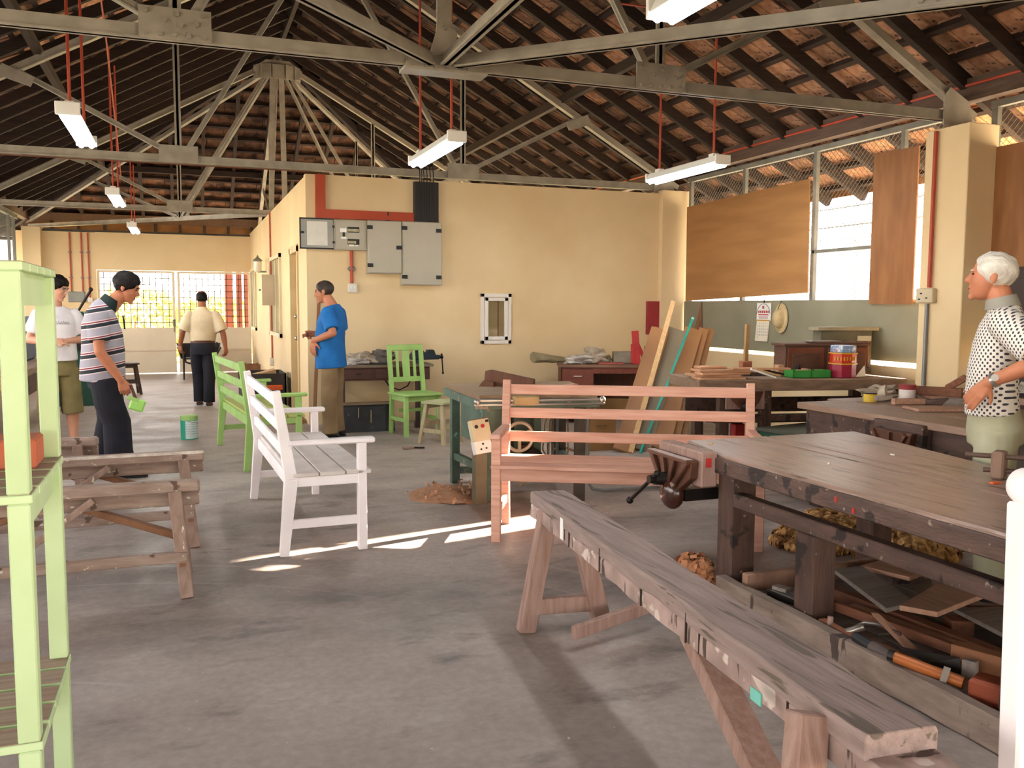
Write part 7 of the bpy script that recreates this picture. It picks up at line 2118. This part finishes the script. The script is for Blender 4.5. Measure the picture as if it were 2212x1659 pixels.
for sx in (-1, 1):
    leg_tube(g, [(sx*0.086, -0.005, 0.82), (sx*0.094, 0.005, 0.62), (sx*0.10, 0.012, 0.46), (sx*0.103, 0.005, 0.24), (sx*0.105, -0.005, 0.055)], [0.084, 0.088, 0.082, 0.078, 0.082])
    shoe(pb_, (sx*0.105, 0.0, 0), sx*-0.12, leather_k)
remeshed('trousers', g, brown_trs, pb_, VC, 3)
hair(pb_, hc, HR, hair_grey, 1.0, front=0.068, back=-0.085, puff=1.06, side=0.012, seed=9, amp=0.003)
face_parts(pb_, hc, HR)

# ---- man in the striped polo shirt with a paint brush
ps = person('stooping man in striped polo shirt and dark trousers holding a paint brush', (-0.575, 7.92), (1.0, 0.05))
g = G()
hc, HR = (0.0, 0.150, 1.560), head_rot(-12, -24)
head(g, hc, HR, 1.02)
g.caps((0, 0.095, 1.49), (0, 0.0, 1.385), 0.058, 0.070, 14)
g.etube([(0, -0.03, 0.80), (0, -0.05, 1.10), (0, -0.05, 1.28), (0, -0.02, 1.38)], [(0.115, 0.075), (0.12, 0.08), (0.14, 0.08), (0.09, 0.06)], (1, 0, 0), 18)
SR, ER, WR_ = (0.195, -0.075, 1.335), (0.245, -0.06, 1.045), (0.215, 0.085, 0.815)
SL, EL, WL = (-0.195, -0.06, 1.335), (-0.24, -0.10, 1.05), (-0.22, -0.02, 0.81)
arm(g, SR, ER, WR_, (0.050, 0.042, 0.030))
arm(g, SL, EL, WL, (0.050, 0.042, 0.030))
hand(g, WR_, (0.0, 0.30, -0.95), (0.95, 0.1, 0), (0.0, 1, 0.3), 0.62, 1.05, 0.0, 0.5)
hand(g, WL, (0.0, 0.30, -0.95), (-0.95, 0.1, 0), (0.0, 1, 0.3), 0.4, 1.05)
for sx in (-1, 1):
    leg_tube(g, [(sx*0.08, -0.03, 0.84), (sx*0.10, 0.02+sx*0.024, 0.46), (sx*0.108, sx*0.06, 0.05)], [0.06, 0.05, 0.035])
remeshed('body', g, skin_tan, ps, VB)
g = G()
g.etube([(0, -0.055, 0.795), (0, -0.05, 0.92), (0, -0.042, 1.05), (0, -0.045, 1.16), (0, -0.055, 1.26), (0, -0.045, 1.34), (0, -0.025, 1.395), (0, 0.0, 1.42)],
        [(0.185, 0.175), (0.184, 0.172), (0.184, 0.165), (0.188, 0.158), (0.195, 0.145), (0.190, 0.120), (0.140, 0.095), (0.085, 0.080)], (1, 0, 0), 22)
sleeve(g, (0.172, -0.07, 1.33), ER, 0.70, 0.084, 0.084)
sleeve(g, (-0.172, -0.06, 1.33), EL, 0.70, 0.084, 0.084)
remeshed('polo_shirt', g, stripe_m, ps, VC, 3)
g = G()
g.etube([(0, -0.002, 1.405), (0, 0.028, 1.448), (0, 0.045, 1.472)], [(0.090, 0.082), (0.080, 0.076), (0.074, 0.070)], (1, 0, 0), 24)
g.obj('collar', navy_cloth, ps, smooth=True)
G().bar((0.02, 0.115, 1.33), (0.015, 0.125, 1.22), 0.035, 0.012, up=(0, 1, 0)).obj('placket', navy_cloth, ps)
g = G()
g.etube([(0, -0.05, 0.92), (0, -0.045, 0.85), (0, -0.03, 0.76)], [(0.145, 0.120), (0.160, 0.135), (0.160, 0.135)], (1, 0, 0), 22)
for sx, fy in ((1, 0.06), (-1, -0.06)):
    leg_tube(g, [(sx*0.086, -0.04, 0.82), (sx*0.094, -0.01, 0.62), (sx*0.10, 0.02+fy*0.4, 0.46), (sx*0.105, fy*0.8, 0.24), (sx*0.108, fy, 0.045)], [0.108, 0.108, 0.104, 0.106, 0.116])
    shoe(ps, (sx*0.108, fy+0.02, 0), sx*-0.10, leather_k)
remeshed('trousers', g, navy_trs, ps, VC, 3)
hair(ps, hc, HR, hair_black, 1.02, front=0.060, back=-0.095, puff=1.13, side=0.022, seed=15, amp=0.009)
face_parts(ps, hc, HR, 1.02)
pbx = T('paint_brush', 'broad paint brush loaded with bright green paint held by the striped man', 'brush', (-0.45, 7.7, 0.6))
Mi = wmat(ps)
hp = Mi @ Vector((0.20, 0.155, 0.735))
G().cyl(hp+Vector((0.0, 0, 0.04)), hp+Vector((0.035, -0.01, -0.075)), 0.012, 0.014, 10).obj('handle', leather_b, pbx, world=True, smooth=True)
G().box(hp+Vector((0.045, -0.01, -0.125)), (0.115, 0.03, 0.10), M=Matrix.Rotation(0.35, 3, 'Y')).obj('bristles', mat('wet_green_paint', '9ed66a', '90cc58', rough=0.35), pbx, world=True, bev=0.012)
G().box(hp+Vector((0.015, -0.01, -0.075)), (0.09, 0.034, 0.03), M=Matrix.Rotation(0.35, 3, 'Y')).obj('ferrule', green_paint2, pbx, world=True, bev=0.004)

# ---- woman in white T-shirt and khaki shorts
pw = person('short haired woman in white T-shirt and khaki shorts behind the green tables', (-1.13, 9.42), (0.22, -0.975))
g = G()
hc, HR = (-0.015, 0.05, 1.575), head_rot(50, -20)
head(g, hc, HR, 0.97, 0.92)
g.caps((0, 0.025, 1.50), (0, -0.005, 1.39), 0.048, 0.056, 14)
g.etube([(0, 0, 0.80), (0, 0.01, 1.10), (0, 0, 1.30), (0, -0.005, 1.385)], [(0.105, 0.07), (0.105, 0.07), (0.12, 0.07), (0.08, 0.055)], (1, 0, 0), 18)
SL, EL, WL = (-0.165, -0.01, 1.335), (-0.255, -0.02, 1.085), (-0.05, 0.175, 1.075)
SR, ER, WR_ = (0.165, -0.01, 1.335), (0.235, -0.02, 1.085), (0.045, 0.18, 1.07)
arm(g, SL, EL, WL, (0.040, 0.036, 0.025))
arm(g, SR, ER, WR_, (0.040, 0.036, 0.025))
hand(g, WL, (0.92, 0.35, 0.1), (0.0, 0.5, 0.8), (0, 0.8, 0.5), 0.65, 0.9)
hand(g, WR_, (-0.92, 0.35, 0.15), (0.0, 0.5, 0.8), (0, 0.8, 0.5), 0.65, 0.9)
for sx in (-1, 1):
    leg_tube(g, [(sx*0.085, 0, 0.84), (sx*0.105, 0.02, 0.50), (sx*0.107, -0.012, 0.34), (sx*0.11, -0.015, 0.20), (sx*0.11, -0.01, 0.07)], [0.065, 0.055, 0.058, 0.046, 0.034])
    g.caps((sx*0.11, -0.03, 0.045), (sx*0.125, 0.13, 0.032), 0.032, 0.026, 10)
remeshed('body', g, skin_pale, pw, VB)
g = G()
g.etube([(0, 0.01, 0.885), (0, 0.012, 1.0), (0, 0.015, 1.12), (0, 0.015, 1.22), (0, 0.0, 1.31), (0, -0.008, 1.365), (0, -0.004, 1.405)],
        [(0.172, 0.138), (0.165, 0.130), (0.160, 0.128), (0.165, 0.128), (0.165, 0.108), (0.130, 0.080), (0.072, 0.066)], (1, 0, 0), 22)
sleeve(g, (-0.150, -0.01, 1.32), EL, 0.72, 0.066, 0.076)
sleeve(g, (0.150, -0.01, 1.32), ER, 0.72, 0.066, 0.076)
remeshed('t_shirt', g, white_tee, pw, VC, 3)
g = G()
g.etube([(0, 0.0, 0.93), (0, 0.0, 0.84), (0, 0.0, 0.74)], [(0.140, 0.105), (0.165, 0.128), (0.168, 0.130)], (1, 0, 0), 22)
for sx in (-1, 1):
    leg_tube(g, [(sx*0.088, 0, 0.80), (sx*0.100, 0.012, 0.58), (sx*0.108, 0.015, 0.37)], [0.098, 0.094, 0.098])
remeshed('shorts', g, khaki_m, pw, VC, 3)
hair(pw, hc, HR, hair_black, 0.97, front=0.050, back=-0.075, puff=1.13, side=0.012, seed=21, amp=0.012)
face_parts(pw, hc, HR, 0.97)
g = G()
for sx in (-1, 1):
    ring = [Vector(hc)+HR @ Vector((sx*0.030+0.021*math.cos(a), 0.094-0.12*abs(sx*0.030+0.021*math.cos(a))**1.0*0.3, 0.010+0.017*math.sin(a))) for a in [2*math.pi*k/14 for k in range(15)]]
    g.tube(ring, 0.0013, 5)
    g.tube([Vector(hc)+HR @ Vector((sx*0.051, 0.088, 0.012)), Vector(hc)+HR @ Vector((sx*0.076, 0.0, 0.012))], 0.0013, 5)
g.tube([Vector(hc)+HR @ Vector((-0.009, 0.097, 0.013)), Vector(hc)+HR @ Vector((0.009, 0.097, 0.013))], 0.0013, 5)
g.obj('glasses', steel_bright, pw)
# script print on the shirt front
g = G()
pts = []
for k in range(60):
    x = 0.085-0.0031*k
    z = 1.245+0.012*math.sin(k*0.95)*(1 if k % 7 else 1.8)+0.004*math.sin(k*2.3)
    y = 0.015+0.131*math.sqrt(max(0, 1-(x/0.168)**2))+0.004
    pts.append((x, y, z))
g.tube(pts, 0.0016, 5)
g.obj('script_print', mat('print_grey', '6f6a74', '625d67'), pw)
G().ball((0.035, 0.146, 1.295), (0.010, 0.004, 0.010), 8, 6).obj('print_emblem', mat('print_olive', 'a9a94a', '9a9a3e'), pw)
G().tube([(0.012, 0.143, 1.315), (0.002, 0.147, 1.29)], 0.002, 5).obj('print_emblem', MATS['print_olive'], pw)
for sx in (-1, 1):
    g = G()
    g.prism([Vector((sx*0.118+x, y, 0.002)) for x, y in ((-0.035, -0.07), (0.035, -0.07), (0.045, 0.08), (0.03, 0.16), (-0.03, 0.16), (-0.045, 0.08))], (0, 0, 0.014))
    s_ = g.obj('sandal', leather_k, pw)
    G().tube([(sx*0.118-0.042, 0.09, 0.014), (sx*0.118-0.02, 0.085, 0.062), (sx*0.118+0.02, 0.085, 0.062), (sx*0.118+0.042, 0.09, 0.014)], 0.008, 6).obj('strap', leather_b, s_)

# ---- man walking away in a cream shirt
pk_ = person('man walking away in cream short sleeved shirt and dark trousers', (0.26, 13.25), (0.03, 1.0))
g = G()
hc, HR = (0, 0.03, 1.500), head_rot(0, -4)
head(g, hc, HR, 0.98)
g.caps((0, 0.0, 1.43), (0, -0.02, 1.33), 0.058, 0.068, 14)
g.etube([(0, 0, 0.75), (0, 0.01, 1.05), (0, 0, 1.22), (0, -0.005, 1.32)], [(0.115, 0.075), (0.12, 0.08), (0.14, 0.08), (0.09, 0.06)], (1, 0, 0), 18)
SL, EL, WL = (-0.19, -0.01, 1.275), (-0.27, -0.02, 1.03), (-0.305, 0.06, 0.86)
SR, ER, WR_ = (0.19, -0.01, 1.275), (0.275, -0.05, 1.02), (0.305, -0.06, 0.82)
arm(g, SL, EL, WL)
arm(g, SR, ER, WR_)
hand(g, WL, (-0.05, 0.1, -0.98), (-0.7, -0.6, 0), (0.3, 0.9, 0), 0.5)
hand(g, WR_, (0.05, 0.1, -0.98), (0.7, -0.6, 0), (-0.3, 0.9, 0), 0.5)
for sx in (-1, 1):
    fy_ = 0.06 if sx < 0 else -0.10
    leg_tube(g, [(sx*0.078, 0, 0.78), (sx*0.075, fy_*0.8+0.03, 0.44), (sx*0.068, fy_, 0.05)], [0.06, 0.045, 0.03])
remeshed('body', g, skin_dark, pk_, VB)
g = G()
g.etube([(0, 0.01, 0.905), (0, 0.015, 0.98), (0, 0.015, 1.08), (0, 0.0, 1.18), (0, -0.012, 1.26), (0, -0.018, 1.315), (0, -0.012, 1.355)],
        [(0.172, 0.140), (0.185, 0.148), (0.188, 0.142), (0.195, 0.132), (0.198, 0.112), (0.150, 0.085), (0.082, 0.072)], (1, 0, 0), 22)
sleeve(g, (-0.172, -0.01, 1.265), EL, 0.86, 0.080, 0.090)
sleeve(g, (0.172, -0.01, 1.265), ER, 0.86, 0.080, 0.090)
remeshed('shirt', g, cream_shirt, pk_, VC, 3)
G().etube([(0, -0.012, 1.345), (0, -0.006, 1.385)], [(0.084, 0.076), (0.072, 0.070)], (1, 0, 0), 24).obj('collar', cream_shirt, pk_, smooth=True)
G().etube([(0, 0.008, 0.885), (0, 0.008, 0.922)], [(0.168, 0.138), (0.168, 0.138)], (1, 0, 0), 26).obj('belt', leather_b, pk_, smooth=True)
g = G()
g.etube([(0, 0.008, 0.90), (0, 0.0, 0.82), (0, 0.0, 0.72)], [(0.164, 0.133), (0.172, 0.144), (0.164, 0.136)], (1, 0, 0), 22)
for sx, fy, by in ((-1, 0.06, 0.02), (1, -0.10, 0.0)):
    leg_tube(g, [(sx*0.082, 0, 0.78), (sx*0.080, fy*0.5+0.03, 0.58), (sx*0.075, fy*0.8+0.03, 0.44), (sx*0.070, fy, 0.24), (sx*0.066, fy, 0.045)], [0.098, 0.092, 0.082, 0.076, 0.080])
    shoe(pk_, (sx*0.066, fy+0.01, 0), 0, leather_b)
remeshed('trousers', g, navy_trs, pk_, VC, 3)
hair(pk_, hc, HR, hair_black, 0.98, front=0.060, back=-0.062, puff=1.06, side=0.012, seed=33, amp=0.003)
G().ball(Vector(hc)+Vector((0, -0.055, 0.108)), (0.032, 0.035, 0.012), 12, 8).obj('bald_spot', skin_dark, pk_, smooth=True)
face_parts(pk_, hc, HR, 0.98)
